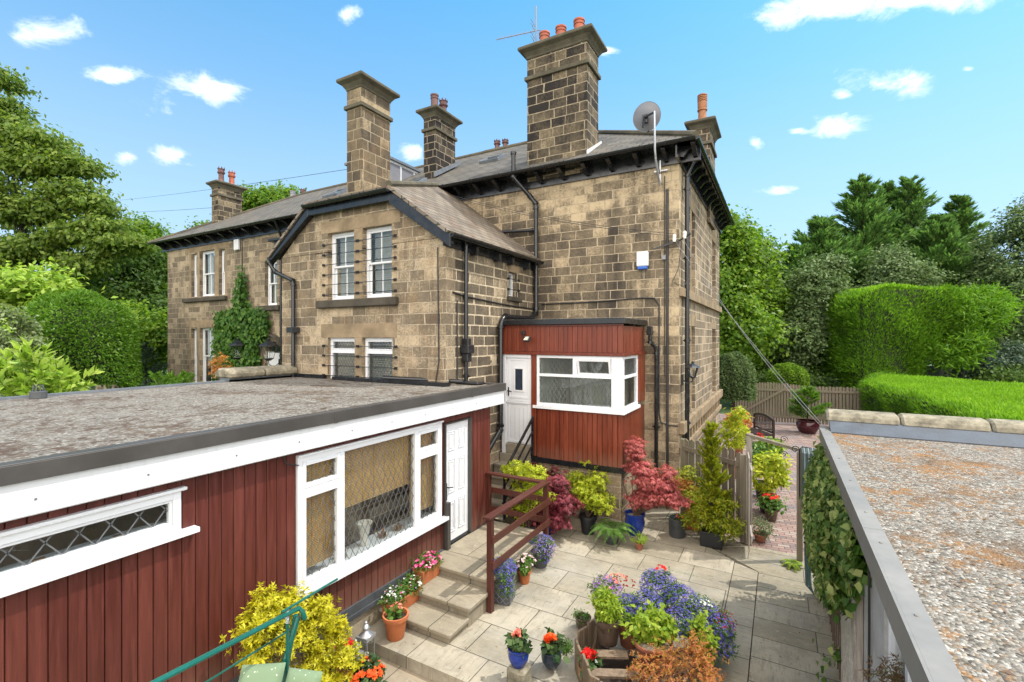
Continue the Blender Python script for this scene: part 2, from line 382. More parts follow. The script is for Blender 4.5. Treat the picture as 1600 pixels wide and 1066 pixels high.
def wood(name, col, hue=.25, rough=.45, grain=1.0, weather=None, fade=0):
    k = NT(name); o = k.coord('Object'); isl = k.geo('Random Per Island')
    st = k.noise(k.map(o, (16,16,.9)), 1.6, 5, .6, dist=.6)
    st2 = k.noise(k.map(o, (70,70,2)), 1.5, 3, .6)
    c = k.mix(k.mr(st, .3, .72), tuple(x*(1-hue*1.5) for x in col), tuple(x*(1+hue) for x in col))
    c = k.mix(k.mr(st2, .4, .8, 0, .5*grain), c, tuple(x*.45 for x in col))
    c = k.mix(k.mr(isl, 0, 1, 0, .75), c, k.mix(1.0, c, (.62,.5,.5), 'MULTIPLY'))
    big = k.noise(o, .8, 4)
    c = k.mix(k.mr(big, .5, .72, 0, .5), c, tuple(x*.5 for x in col) if weather is None else weather)
    zz = k.sep(o)[2]; ed = k.math('ADD', zz, k.math('MULTIPLY', k.noise(k.map(o, (9,9,2)), 1.5, 4), .5))
    if fade: c = k.mix(k.mr(ed, fade, fade+.45, .45, 0), c, (.2,.12,.085)); c = k.mix(k.mr(k.noise(k.map(o, (5,5,.35)), 1.2, 5, .7), .56, .7, 0, .4), c, tuple(min(1, x*1.7+.015) for x in col))
    k.bump(k.math('ADD', st, k.math('MULTIPLY', st2, .6)), .15*grain, .004)
    return k.fin(c, k.mr(st, .3, .7, rough-.08, rough+.15), .4)
M_redwood = wood('red_stained_boards', (.118,.029,.02), .22, .42, fade=.62)
M_redporch = wood('orange_red_boards', (.19,.041,.018), .24, .3, fade=1.4)
M_redrail = wood('brown_stained_rail', (.10,.03,.02), .25, .4)
M_grey = wood('weathered_fence_wood', (.23,.205,.15), .3, .85, 1.4, weather=(.13,.135,.07))
M_pale = wood('pale_weathered_wood', (.42,.40,.34), .25, .85, 1.4, weather=(.25,.25,.18))
M_deck = wood('grooved_decking_wood', (.25,.19,.125), .3, .8, 1.4, weather=(.13,.13,.07))
M_bench = wood('dark_bench_wood', (.05,.03,.022), .3, .5)
def slate(name, c0, c1, moss=.3, rowh=.19):
    k = NT(name); uv = k.coord('UV'); ox = k.coord('Object')
    br = k.n('ShaderNodeTexBrick'); wob = k.sep(k.noise(ox, 3, 2, out='Color')); u = k.sep(uv)
    k.l(k.comb(k.math('ADD', u[0], k.math('MULTIPLY', wob[0], .04)), k.math('ADD', u[1], k.math('MULTIPLY', wob[1], .03))), br.inputs['Vector'])
    br.inputs['Color1'].default_value = (0,0,0,1); br.inputs['Color2'].default_value = (1,1,1,1); br.inputs['Mortar'].default_value = (0,0,0,1)
    br.inputs['Scale'].default_value = 1; br.inputs['Mortar Size'].default_value = .014; br.inputs['Brick Width'].default_value = .36; br.inputs['Row Height'].default_value = rowh
    g = k.sep(br.outputs['Color'])[0]; n = k.noise(ox, 2.2, 5, .65); n2 = k.noise(ox, 30, 4, .7)
    c = k.mix(k.math('ADD', k.math('MULTIPLY', g, .5), k.math('MULTIPLY', n2, .5)), c0, c1)
    c = k.mix(k.mr(n, .5, .68, 0, moss), c, (.15,.095,.06))
    c = k.mix(k.mr(k.noise(ox, 1.1, 4), .55, .7, 0, .5), c, tuple(x*.6 for x in c0))
    c = k.mix(k.mr(br.outputs['Fac'], .3, .7, 0, .85), c, (.015,.014,.013))
    fr = k.math('FRACT', k.math('DIVIDE', u[1], rowh))
    h = k.math('ADD', k.math('SUBTRACT', 1.0, fr), k.math('MULTIPLY', n2, .3)); k.bump(h, .8, .03)
    return k.fin(c, .8, .3)
M_slate = slate('grey_stone_slates', (.055,.052,.045), (.155,.14,.112), .35, .21)
M_slateM = slate('mossy_stone_slates', (.085,.072,.058), (.24,.2,.15), .75, .2)
def chippings(name, sc, cols, moss, mossc, mo=.52):
    k = NT(name); o = k.coord('Object'); v = k.n('ShaderNodeTexVoronoi'); v.inputs['Scale'].default_value = sc; k.l(o, v.inputs['Vector'])
    r = k.sep(v.outputs['Color'])[0]; c = k.ramp(r, [(i/(len(cols)-1), q) for i, q in enumerate(cols)])
    big = k.noise(o, 1.1, 6, .7); md = k.noise(k.map(o, (1,1,1)), 6, 6, .75); f = k.noise(o, sc*.35, 3, .7)
    m = k.math('ADD', k.math('MULTIPLY', big, .5), k.math('MULTIPLY', md, .5))
    mk = k.mr(k.math('ADD', m, k.math('MULTIPLY', k.math('SUBTRACT', f, .5), .35)), mo, mo+.07)
    c = k.mix(k.math('MULTIPLY', mk, moss), c, k.mix(k.mr(k.noise(o, 2.0, 3), .42, .62), mossc[0], mossc[1]))
    h = k.math('ADD', k.math('MULTIPLY', v.outputs['Distance'], -1.0), k.math('MULTIPLY', r, .4)); k.bump(h, .9, .012)
    return k.fin(c, .85, .3), k
M_roofL, _ = chippings('grey_chipping_roof', 42, [(.06,.052,.042),(.16,.147,.125),(.225,.208,.18),(.11,.097,.08),(.31,.295,.265)], .9, ((.062,.036,.022),(.10,.072,.048)), .5)
M_roofR, _ = chippings('lichened_chipping_roof', 62, [(.045,.038,.03),(.155,.14,.115),(.24,.22,.185),(.09,.076,.06),(.40,.38,.335),(.16,.10,.05)], .8, ((.26,.115,.02),(.105,.066,.036)), .5)
def flags(name, bw, rh, c0, c1, loc=(0,0,0), rot=0, stain=.5, off=.5, joint=(.07,.06,.045)):
    k = NT(name); o = k.coord('Object'); m = k.map(o, (1,1,1), loc, (0,0,rot)); u = k.sep(m)
    row = k.math('FLOOR', k.math('DIVIDE', u[1], rh))
    uu = k.math('MULTIPLY_ADD', k.math('SUBTRACT', k.noise(k.comb(k.math('MULTIPLY', u[0], .6), k.math('MULTIPLY', row, 3.7)), 1, 0), .5), .5, u[0])
    br = k.n('ShaderNodeTexBrick'); k.l(k.comb(uu, u[1]), br.inputs['Vector']); br.offset = off
    br.inputs['Color1'].default_value = (0,0,0,1); br.inputs['Color2'].default_value = (1,1,1,1); br.inputs['Mortar'].default_value = (.5,.5,.5,1)
    br.inputs['Scale'].default_value = 1; br.inputs['Mortar Size'].default_value = .007; br.inputs['Mortar Smooth'].default_value = .3; br.inputs['Brick Width'].default_value = bw; br.inputs['Row Height'].default_value = rh
    g = k.sep(br.outputs['Color'])[0]
    # riven grain: runs one way on some slabs, the other way on the rest
    ga = k.noise(k.map(o, (2.2,16,1)), 1.6, 6, .68, dist=.8); gb = k.noise(k.map(o, (16,2.2,1)), 1.6, 6, .68, dist=.8)
    gr = k.mix(k.math('GREATER_THAN', g, .62), ga, gb)
    c = k.mix(g, c0, c1); big = k.noise(o, 1.3, 5, .6); fine = k.noise(o, 45, 4, .7)
    c = k.mix(k.mr(big, .42, .68, 0, stain), c, (.16,.14,.1)); c = k.mix(k.mr(k.noise(o, 3.7, 6, .72, dist=.7), .5, .66, 0, .5), c, (.17,.15,.115)); c = k.mix(k.mr(k.noise(o, 11, 5, .75), .56, .72, 0, .45), c, (.45,.42,.35))
    c = k.mix(k.mr(gr, .53, .68, 0, .6), c, tuple(x*.42 for x in c0))
    c = k.mix(k.mr(fine, .55, .75, 0, .4), c, tuple(x*.5 for x in c0))
    c = k.mix(k.mr(k.noise(o, .5, 3), .5, .75, 0, .35), c, (.33,.34,.33))
    c = k.mix(k.mr(br.outputs['Fac'], .4, .8), c, joint)
    h = k.math('ADD', k.math('MULTIPLY', k.sep(gr)[0], -.5), k.math('SUBTRACT', k.math('MULTIPLY', fine, .3), br.outputs['Fac'])); k.bump(h, .5, .012)
    return k.fin(c, .85, .25)
M_flag = flags('patio_flagstones', .95, .62, (.275,.24,.175), (.36,.32,.245), (.2,.12,0), R(0), .65)
M_path = flags('path_flagstones', 1.9, .47, (.25,.215,.15), (.32,.28,.205), (1.5,.1,0), 0, .7)
M_strip = flags('edging_flagstones', 2.5, .72, (.27,.235,.17), (.33,.29,.215), (1.0,.1,0), 0, .5)
M_step = flags('step_flagstones', .9, 1.7, (.27,.23,.165), (.33,.285,.21), (.3,.6,0), 0, .5)
M_terr = flags('lower_terrace_flags', .8, .8, (.26,.21,.15), (.34,.28,.2), (.1,.3,0), 0, .6)
def pavers():
    k = NT('block_paving'); o = k.coord('Object'); m = k.map(o, (1,1,1), (0,0,0), (0,0,R(-8)))
    br = k.n('ShaderNodeTexBrick'); k.l(m, br.inputs['Vector'])
    br.inputs['Color1'].default_value = (0,0,0,1); br.inputs['Color2'].default_value = (1,1,1,1); br.inputs['Mortar'].default_value = (.5,.5,.5,1)
    br.inputs['Scale'].default_value = 1; br.inputs['Mortar Size'].default_value = .008; br.inputs['Brick Width'].default_value = .21; br.inputs['Row Height'].default_value = .105
    g = k.sep(br.outputs['Color'])[0]
    c = k.ramp(g, [(0, (.14,.12,.115)), (.35, (.24,.15,.125)), (.7, (.29,.19,.15)), (1, (.32,.255,.22))])
    c = k.mix(k.mr(k.noise(o, .5, 4), .5, .62, 0, .6), c, (.19,.175,.18)); c = k.mix(k.mr(k.noise(o, 30, 3), .5, .8, 0, .4), c, (.1,.08,.07))
    c = k.mix(k.mr(br.outputs['Fac'], .4, .8), c, (.06,.05,.045)); k.bump(k.math('SUBTRACT', 1.0, br.outputs['Fac']), .4, .01)
    return k.fin(c, .85)
M_pave = pavers()
def glassmat():
    k = NT('window_glass'); k.t.nodes.remove(k.b)
    tr = k.n('ShaderNodeBsdfTransparent'); tr.inputs[0].default_value = (.93,.95,.945,1)
    gl = k.n('ShaderNodeBsdfGlossy'); gl.inputs['Roughness'].default_value = .015
    bp = k.n('ShaderNodeBump'); k.l(k.noise(k.coord('Object'), 1.6, 2), bp.inputs['Height']); bp.inputs['Strength'].default_value = .06; bp.inputs['Distance'].default_value = .05; k.l(bp.outputs[0], gl.inputs['Normal'])
    fr = k.n('ShaderNodeLayerWeight'); fr.inputs['Blend'].default_value = .5
    ms = k.n('ShaderNodeMixShader'); k.l(k.math('MULTIPLY_ADD', k.math('POWER', fr.outputs['Facing'], 4.0), .8, .05, True), ms.inputs[0]); k.l(tr.outputs[0], ms.inputs[1]); k.l(gl.outputs[0], ms.inputs[2]); k.l(ms.outputs[0], k.out.inputs[0])
    return k.m
M_glass = glassmat()
def bamboo():
    k = NT('bamboo_blind'); o = k.coord('Object'); z = k.sep(o)[2]
    s = k.math('FRACT', k.math('MULTIPLY', z, 50)); n = k.noise(k.map(o, (3,3,50)), 3, 3)
    c = k.mix(k.mr(n, .3, .7), (.50,.28,.09), (.72,.47,.2)); c = k.mix(k.mr(s, .62, .78), c, (.15,.07,.02))
    c = k.mix(k.mr(k.math('FRACT', k.math('MULTIPLY', k.sep(o)[1], 5)), .95, .97), c, (.25,.14,.05))
    k.bump(s, .4, .005)
    return k.fin(c, .6)
M_bamboo = bamboo()
def leaf(name, c0, c1, c2, trans=.35, nsc=.8, rough=.5, spec=.25):
    k = NT(name); o = k.coord('Object'); isl = k.geo('Random Per Island')
    c = k.ramp(isl, [(0, c0), (.5, c1), (1, c2)]); n = k.noise(o, nsc, 3)
    c = k.mix(k.mr(n, .35, .65, 0, .55), c, k.mix(1.0, c, (.5,.58,.45), 'MULTIPLY'))
    k.fin(c, rough, spec)
    tl = k.n('ShaderNodeBsdfTranslucent'); k.setin(tl.inputs[0], k.mix(1.0, c, (1.3,1.35,.8), 'MULTIPLY'))
    ms = k.n('ShaderNodeMixShader'); ms.inputs[0].default_value = trans; k.l(k.b.outputs[0], ms.inputs[1]); k.l(tl.outputs[0], ms.inputs[2]); k.l(ms.outputs[0], k.out.inputs[0])
    return k.m
def grassmat(name, c0, c1):
    k = NT(name); o = k.coord('Object'); c = k.mix(k.mr(k.noise(o, 3, 6, .7), .3, .7), c0, c1); k.bump(k.noise(o, 25, 4), .8, .05); return k.fin(c, .95)
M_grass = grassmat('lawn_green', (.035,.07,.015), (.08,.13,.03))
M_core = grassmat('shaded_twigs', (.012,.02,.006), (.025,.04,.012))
# ------------------------------------------------------------------ window helpers
def rect_frame(mb, a0, a1, z0, z1, w, d0, d1):
    mb.box(a0, a0+w, d0, d1, z0, z1); mb.box(a1-w, a1, d0, d1, z0, z1)
    mb.box(a0+w, a1-w, d0, d1, z1-w, z1); mb.box(a0+w, a1-w, d0, d1, z0, z0+w)
def leading(parent, fr, a0, a1, z0, z1, d, sa, sz, w=.008):
    mb = MB(fr); W, Hh = a1-a0, z1-z0; sl = sz/sa
    for sgn in (1, -1):
        n = int(W/sa + Hh/sz)+3
        for i in range(-n, n+1):
            c = i*sa                       # line: a = a0 + c + sgn*(z-z0)/sl
            pts = []
            t0, t1 = 0, Hh
            x0, x1 = c, c+sgn*Hh/sl
            # clip to 0..W
            if x0 == x1: continue
            def tx(x): return (x-c)*sl*sgn
            lo, hi = sorted((tx(0), tx(W)))
            lo = max(lo, 0); hi = min(hi, Hh)
            if hi-lo < .01: continue
            A = (a0+c+sgn*lo/sl, d, z0+lo); B = (a0+c+sgn*hi/sl, d, z0+hi)
            mb.bar(A, B, .004, w, up=(0,1,0)) if False else mb.bar(A, B, w, .004, up=(0,1,0))
    return mb.build('leading', M_leadstrip, parent)
def pane(parent, fr, a0, a1, z0, z1, d, name='pane'):
    return MB(fr).box(a0, a1, d-.006, d, z0, z1).build(name, M_glass, parent)
def venetian(parent, fr, a0, a1, z0, z1, d, step=.05, mat=None, name='blind'):
    mb = MB(fr); z = z0
    while z < z1:
        mb.box(a0, a1, d-.03, d, z, z+.006, 0, None)
        mb.bar(((a0+a1)/2, d-.012, z+.02), ((a0+a1)/2, d-.0121, z+.0201), a1-a0, .003) if False else None
        mb.add([(a0,d-.03,z+.012),(a1,d-.03,z+.012),(a1,d,z+.032),(a0,d,z+.032)], [(0,1,2,3)])
        z += step
    return mb.build(name, mat or M_curt, parent)
def sash(parent, fr, a0, a1, z0, z1, d=-.13, w=.055, bars=1, zm=None, name='window', blind=None, inner=M_dark):
    mb = MB(fr); zm = zm or (z0+z1)/2
    rect_frame(mb, a0, a1, z0, z1, w, d-.1, d)
    rect_frame(mb, a0+w, a1-w, zm-.02, z1-w, .045, d-.045, d-.01)
    rect_frame(mb, a0+w, a1-w, z0+w, zm+.025, .05, d-.085, d-.05)
    g0, g1 = a0+w+.045, a1-w-.045
    for i in range(bars):
        x = g0+(g1-g0)*(i+1)/(bars+1)
        mb.box(x-.012, x+.012, d-.04, d-.015, zm+.025, z1-w-.045); mb.box(x-.012, x+.012, d-.08, d-.055, z0+w+.05, zm-.02)
    o = mb.build(name, M_white, parent, bevel=.004)
    pane(o, fr, g0, g1, zm+.02, z1-w-.04, d-.025); pane(o, fr, g0, g1, z0+w+.045, zm-.02, d-.065)
    if blind == 'venetian': venetian(o, fr, g0, g1, z0+w, z1-w, d-.14, .04)
    elif blind == 'curtain':
        cb = MB(fr)
        for (c0, c1) in ((a0+.05, a0+(a1-a0)*.36), (a1-(a1-a0)*.36, a1-.05)):
            n = 14; vs = []; fs = []
            for i in range(n+1):
                x = c0+(c1-c0)*i/n; dd = d-.2+.03*math.sin(i*2.1)
                vs += [(x, dd, z0+w), (x, dd, z1-w)]
            fs = [(2*i, 2*i+2, 2*i+3, 2*i+1) for i in range(n)]
            cb.add(vs, fs)
        cb.build('curtain', M_curt, o)
    elif blind == 'roller': MB(fr).box(a0+.06, a1-.06, d-.17, d-.165, z0+(z1-z0)*.32, z1-w).build('blind', M_curt, o)
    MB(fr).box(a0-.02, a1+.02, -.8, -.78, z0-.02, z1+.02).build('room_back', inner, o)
    return o
def sec_bars(parent, fr, a0, a1, zs, d=.02):
    for z in zs:
        mb = MB(fr); mb.box(a0-.13, a1+.13, d, d+.012, z-.007, z+.007)
        for a in (a0-.13, a0-.09, a1+.09, a1+.13): mb.box(a-.008, a+.008, 0.001, d+.02, z-.025, z+.025)
        am = (a0+a1)/2
        for s in (-1, 1):
            for k in range(6):
                t = k/5*math.pi; t2 = (k+1)/5*math.pi
                if k < 5: mb.bar((am+s*(.03+.025*math.cos(t)), d+.006, z+.018*math.sin(t)*s), (am+s*(.03+.025*math.cos(t2)), d+.006, z+.018*math.sin(t2)*s), .008, .008)
        mb.build('security_bar', M_blackm, parent)
def pipe(parent, pts, r=.04, name='downpipe', mat=None, coll=True, brackets=()):
    P = [Vector(pts[0])]
    for i in range(1, len(pts)-1):
        p = Vector(pts[i]); a = (Vector(pts[i-1])-p); b = (Vector(pts[i+1])-p); k = min(.09, a.length*.4, b.length*.4)
        P += [p+a.normalized()*k, p+(a.normalized()+b.normalized())*k*.28, p+b.normalized()*k]
    P.append(Vector(pts[-1])); mb = MB(); mb.tube(P, r, 12)
    if coll:
        for i in range(len(pts)-1):
            a, b = Vector(pts[i]), Vector(pts[i+1]); L = (b-a).length; n = max(1, int(L/1.7))
            for k in range(n+1):
                if L < .25: continue
                p = a+(b-a)*min(.96, max(.04, k/n)); d = (b-a).normalized()*.035
                mb.tube([p-d, p+d], r*1.28, 12)
                if abs((b-a).normalized().z) > .9: mb.box(p.x-.09, p.x+.09, p.y-.012, p.y+.012, p.z-.012, p.z+.012)
    return mb.build(name, mat or M_black, parent, smooth=True)
def gutter(parent, a, b, r=.065, name='gutter', mat=None, up=(0,0,1)):
    a = Vector(a); b = Vector(b); d = (b-a).normalized(); s = d.cross(Vector((0,0,1))).normalized(); u = s.cross(d)
    mb = MB(); n = 8; vs = []; 
    for p in (a, b):
        for k in range(n+1): q = math.pi*k/n; vs.append(p+s*math.cos(q)*r-u*math.sin(q)*r)
        for k in range(n, -1, -1): q = math.pi*k/n; vs.append(p+s*math.cos(q)*(r-.012)-u*math.sin(q)*(r-.012)+u*.004)
    m = 2*(n+1); fs = [(i, (i+1) % m, m+(i+1) % m, m+i) for i in range(m)]+[tuple(range(m))[::-1], tuple(range(m, 2*m))]
    mb.add(vs, fs)
    L = (b-a).length
    for k in range(int(L/.9)+1):
        p = a+d*min(L-.02, .05+k*.9); mb.bar(p-s*(r+.01)+u*0.006, p+s*(r+.01)+u*.006, .02, .012)
    return mb.build(name, mat or M_black, parent, smooth=True)
def chimney(parent, x0, x1, y0, y1, z0, z1, mat, pots, cap=.16, neck=.95):
    """shaft z0..z1 (top of cap)"""
    mb = MB(); mb.box(x0, x1, y0, y1, z0, z1-.3)
    o = mb.build('chimney', mat, parent)
    c = MB(); c.box(x0-.06, x1+.06, y0-.06, y1+.06, z1-neck+.0, z1-neck+.10)
    zt = z1-.30
    n = 5; lv = [(0.015, zt), (.03, zt+.05), (cap*.55, zt+.14), (cap, zt+.19), (cap+.02, zt+.2), (cap+.02, zt+.27), (cap-.03, z1)]
    vs = []; 
    for (e, z) in lv: vs += [(x0-e, y0-e, z), (x1+e, y0-e, z), (x1+e, y1+e, z), (x0-e, y1+e, z)]
    fs = [tuple(range(4))[::-1], tuple(range(len(lv)*4-4, len(lv)*4))]
    for i in range(len(lv)-1):
        for k in range(4): fs.append((i*4+k, i*4+(k+1) % 4, (i+1)*4+(k+1) % 4, (i+1)*4+k))
    c.add(vs, fs); c.build('chimney_cap', M_cap, o, bevel=.012)
    for (px, py, r, h, m, kind) in pots:
        p = MB()
        if kind == 'plain': prof = [(r*1.08, -.05), (r*1.02, 0), (r*.97, h*.75), (r*1.1, h*.76), (r*1.1, h*.8), (r*.98, h*.81), (r*.98, h*.9), (r*1.12, h*.92), (r*1.12, h), (r*.8, h), (r*.78, h*.5)]
        elif kind == 'flare': prof = [(r*1.5, -.05), (r*1.3, .06), (r, .16), (r*.92, h*.6), (r*1.15, h*.62), (r*1.15, h*.68), (r*.95, h*.7), (r*1.1, h*.8), (r*1.1, h), (r*.8, h), (r*.8, h*.5)]
        else: prof = [(r*1.25, -.05), (r*1.1, .05), (r*.85, h*.2), (r*.8, h*.55), (r*1.15, h*.62), (r*1.2, h*.68), (r*.95, h*.7), (r*1.0, h*.84), (r*1.15, h*.86), (r*.85, h*.86), (r*.8, h*.5)]
        p.lathe(prof, (px, py, z1), 8 if kind == 'crown' else 18, cap=False)
        if kind == 'crown':
            for q in range(8):
                a = math.pi*2*(q+.5)/8; p.add([(px+r*1.12*math.cos(a-.3), py+r*1.12*math.sin(a-.3), z1+h*.85), (px+r*1.12*math.cos(a+.3), py+r*1.12*math.sin(a+.3), z1+h*.85), (px+r*1.15*math.cos(a), py+r*1.15*math.sin(a), z1+h)], [(0,1,2)])
        if kind == 'flare':
            for q in range(4): p.lathe([(r*1.12, 0), (r*1.16, .02), (r*1.12, .035)], (px, py, z1+h+.02+q*.055), 14)
        p.lathe([(r*1.7, -.005), (r*1.5, .05), (r*1.05, .09)], (px, py, z1), 16, cap=False)
        p.build('chimney_pot', m, o, smooth=kind != 'crown')
    return o

# ------------------------------------------------------------------ ground
struct(MB().box(-400, 400, -60, 900, -.6, -.46).build('ground', M_grass))
def sheet(name, pts, z, mat, th=.12): return struct(MB().prism([(x, y, z-th) for x, y in pts], (0,0,th)).build(name, mat))
sheet('lower_terrace', [(-4.72,-1.5),(.66,-1.5),(.66,4.42),(-4.72,4.42)], -.15, M_terr, .3)
sheet('patio', [(-5.6,4.4),(-.7,4.4),(-.7,9.06),(-2.2,10.35),(-1.9,11.06),(-5.6,11.06)], 0, M_flag, .28)
sheet('edging_strip', [(-.69,4.4),(-.33,4.4),(-.33,8.85),(-.69,9.05)], -.008, M_strip, .25)
sheet('joint_soil', [(-.72,4.4),(-.28,4.4),(-.28,8.9),(-.72,9.1)], -.03, M_soil, .2)
sheet('path', [(-.318,4.4),(.66,4.4),(.66,9.9),(-.6,9.9),(-2.2,11.0),(-2.2,10.37),(-.318,8.875)], -.012, M_path, .25)
sheet('block_paving', [(.9,9.92),(7,9.92),(9,26.5),(-6,26.5),(-6,19.3),(-1.9,19.3),(-1.9,10.9),(-.6,9.92)], -.02, M_pave, .3)
struct(MB().box(-40, -10.3, -6, 11, -.4, 1.1).build('left_garden', M_grass))
struct(MB().box(-60, -24.2, 11, 60, -.4, 1.1).build('left_lawn', M_grass))

# ------------------------------------------------------------------ right-hand stone house
H1 = empty('stone_house', 'large soot-stained stone house with gabled wing, black eaves and tall three-pot chimney', 'house', (-6, 14, 0))
XR, YF, YB, ZE = -1.97, 11.06, 19.0, 7.8; XS = -10.5
wall(FV(YF), XS, XR-.0, -.2, ZE, []).build('rear_wall', M_main, H1)
U1 = [(11.95,12.55,5.0,7.1),(12.72,13.32,5.0,7.1),(16.9,17.9,5.0,7.1),(11.95,12.55,2.0,4.15),(12.72,13.32,2.0,4.15),(16.9,17.9,2.0,4.15),(13.2,14.2,.35,1.05),(15.2,16.2,.35,1.05)]
wall(FU(XR), YF+.301, YB, -.2, ZE, U1).build('side_wall', M_side, H1)
MB().box(XS, XR-.31, YB-.3, YB, -.2, ZE).build('far_wall', M_side, H1)
mb = MB(FU(XR))
for (a, b, z0, z1) in ((11.8,13.5,7.1,7.4),(11.8,13.5,4.15,4.45),(16.7,18.1,7.1,7.4),(16.7,18.1,4.15,4.45),(12.555,12.715,5.0,7.095),(12.555,12.715,2.0,4.145)):
    mb.box(a, b, -.25, .006, z0+.004, z1)
mb.build_each('lintel', M_lint, H1, bevel=.006)
mb = MB(FU(XR)); mb.box(YF-.03, YB, .005, .09, 4.78, 4.98); mb.box(YF-.05, YB, .005, .12, 1.72, 1.98); mb.box(YF-.02, YB, .005, .08, 1.28, 1.42)
for i in range(16): mb.box(11.5+i*.45, 11.62+i*.45, .005, .07, 1.45, 1.7)
mb.build('string_course', M_lint, H1, bevel=.01)
for (a, b, z0, z1) in U1[:6]:
    sash(H1, FU(XR), a, b, z0, z1, -.2, bars=0 if b-a < .7 else 1)
for (a, b, z0, z1) in U1[6:]:
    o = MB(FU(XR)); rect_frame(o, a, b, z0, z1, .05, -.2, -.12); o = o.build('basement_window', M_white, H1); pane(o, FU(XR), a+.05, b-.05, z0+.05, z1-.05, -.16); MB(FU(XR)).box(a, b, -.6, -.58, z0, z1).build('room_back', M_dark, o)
# eaves: black fascia with brackets
def eaves(parent, fr, a0, a1, z, over, step=.62, first=.3):
    mb = MB(fr); mb.box(a0, a1, .004, .035, z-.02, z+.24); mb.box(a0, a1, .036, over, z+.24, z+.262)
    mb.box(a0, a1, .004, .06, z-.07, z-.021)
    mb.build('fascia', M_black, parent)
    mb = MB(fr); a = a0+first
    while a < a1-.05:
        mb.prism([(a-.045, .037, z+.02), (a-.045, .037, z+.235), (a-.045, over-.03, z+.235), (a-.045, over-.03, z+.17), (a-.045, over*.6, z+.12), (a-.045, .12, z+.0)], (.09,0,0)); a += step
    mb.build_each('eaves_bracket', M_black, parent)
GO = .46
eaves(H1, FV(YF), XS-.1, XR+.45, ZE, GO); eaves(H1, FU(XR), YF-.45, YB+.3, ZE, .36)
gutter(H1, (-9.05, YF-GO-.06, ZE+.27), (XR+.42, YF-GO-.06, ZE+.27)); gutter(H1, (XR+.43, YF-GO-.05, ZE+.27), (XR+.43, YB+.4, ZE+.27))
# main roof
EZ = ZE+.29; EY0, EY1 = YF-.5, YB+.5; EXR = XR+.42; RY = (EY0+EY1)/2; PT = .6; RZ = EZ+PT*(RY-EY0); RXR = EXR-(RY-EY0)
def slab_roof(name, pts, mat, parent, th=.05):
    n = (Vector(pts[1])-Vector(pts[0])).cross(Vector(pts[2])-Vector(pts[0])).normalized()
    if n.z < 0: pts = pts[::-1]; n = -n
    return MB().prism([Vector(p)-n*th for p in pts], n*th).build(name, mat, parent)
slab_roof('roof', [(XS,EY0,EZ),(EXR,EY0,EZ),(RXR,RY,RZ),(XS,RY,RZ)], M_slate, H1)
slab_roof('roof', [(XS,EY1,EZ),(EXR,EY1,EZ),(RXR,RY,RZ),(XS,RY,RZ)], M_slate, H1)
slab_roof('roof', [(EXR,EY0,EZ),(EXR,EY1,EZ),(RXR,RY,RZ)], M_slate, H1)
mb = MB(); mb.tube([(XS,RY,RZ),(RXR,RY,RZ+.01)], .09, 8); mb.tube([(RXR,RY,RZ+.01),(EXR,EY0,EZ+.02)], .08, 8); mb.tube([(RXR,RY,RZ+.01),(EXR,EY1,EZ+.02)], .08, 8)
mb.build('ridge_tiles', M_cap, H1, smooth=True)
# chimneys
P3 = [(-5.42,11.35,.13,.5,M_chpot,'plain'),(-4.95,11.35,.13,.5,M_chpot,'plain'),(-4.45,11.35,.13,.52,M_chpot,'plain')]
ch = chimney(H1, -5.74, -4.10, 10.98, 11.80, 7.9, 11.38, M_chim, P3, .17, .86); ch['label'] = 'tall blackened chimney with three red pots'
MB().prism([(-4.09,10.93,8.2),(-4.09,11.95,8.82),(-4.09,11.95,8.98),(-4.09,10.93,8.4)], (.03,0,0)).build('flashing', M_whited, H1)
chimney(H1, -9.62, -9.10, 8.5, 9.5, 6.6, 10.42, M_chimlite, [], .17, .78)['label'] = 'buff stone chimney without pots'
chimney(H1, -10.04, -9.56, 12.0, 13.05, 8.5, 11.2, M_chim, [(-9.8,12.25,.12,.55,M_chpotD,'plain'),(-9.8,12.72,.13,.62,M_chpotD,'crown')], .17, .72)
MB().prism([(-9.55,11.9,8.95),(-9.55,13.2,9.73),(-9.55,13.2,9.85),(-9.55,11.9,9.1)], (.1,0,0)).build('flashing', M_lead, H1)
chimney(H1, -2.42, -1.88, 15.6, 16.9, 7.4, 10.55, M_chim, [(-2.15,16.0,.13,.72,M_chpotB,'flare')], .16, .78)
chimney(H1, -10.9, -9.6, 17.2, 17.9, 9.5, 11.85, M_chim, [(-10.6,17.5,.13,.5,M_chpotD,'crown'),(-10.2,17.5,.13,.45,M_chpotD,'crown')], .12, .6)
# roof lights
def rooflight(parent, xc, y, wd, hd, slope=PT, y0=EY0, z0=EZ):
    ang = math.atan(slope); M = Matrix.Translation((xc, y, z0+slope*(y-y0)))@Matrix.Rotation(ang, 4, 'X')
    mb = MB(M); mb.box(-wd/2, -wd/2+.06, 0, hd, .0, .09); mb.box(wd/2-.06, wd/2, 0, hd, .0, .09); mb.box(-wd/2+.06, wd/2-.06, 0, .06, .0, .09); mb.box(-wd/2+.06, wd/2-.06, hd-.06, hd, 0, .09)
    o = mb.build('roof_light', M_lead, parent); MB(M).box(-wd/2+.06, wd/2-.06, .06, hd-.06, .03, .06).build('pane', M_glass, o)
rooflight(H1, -8.0, 12.7, .7, .6); rooflight(H1, -10.0, 11.2, .6, .7)
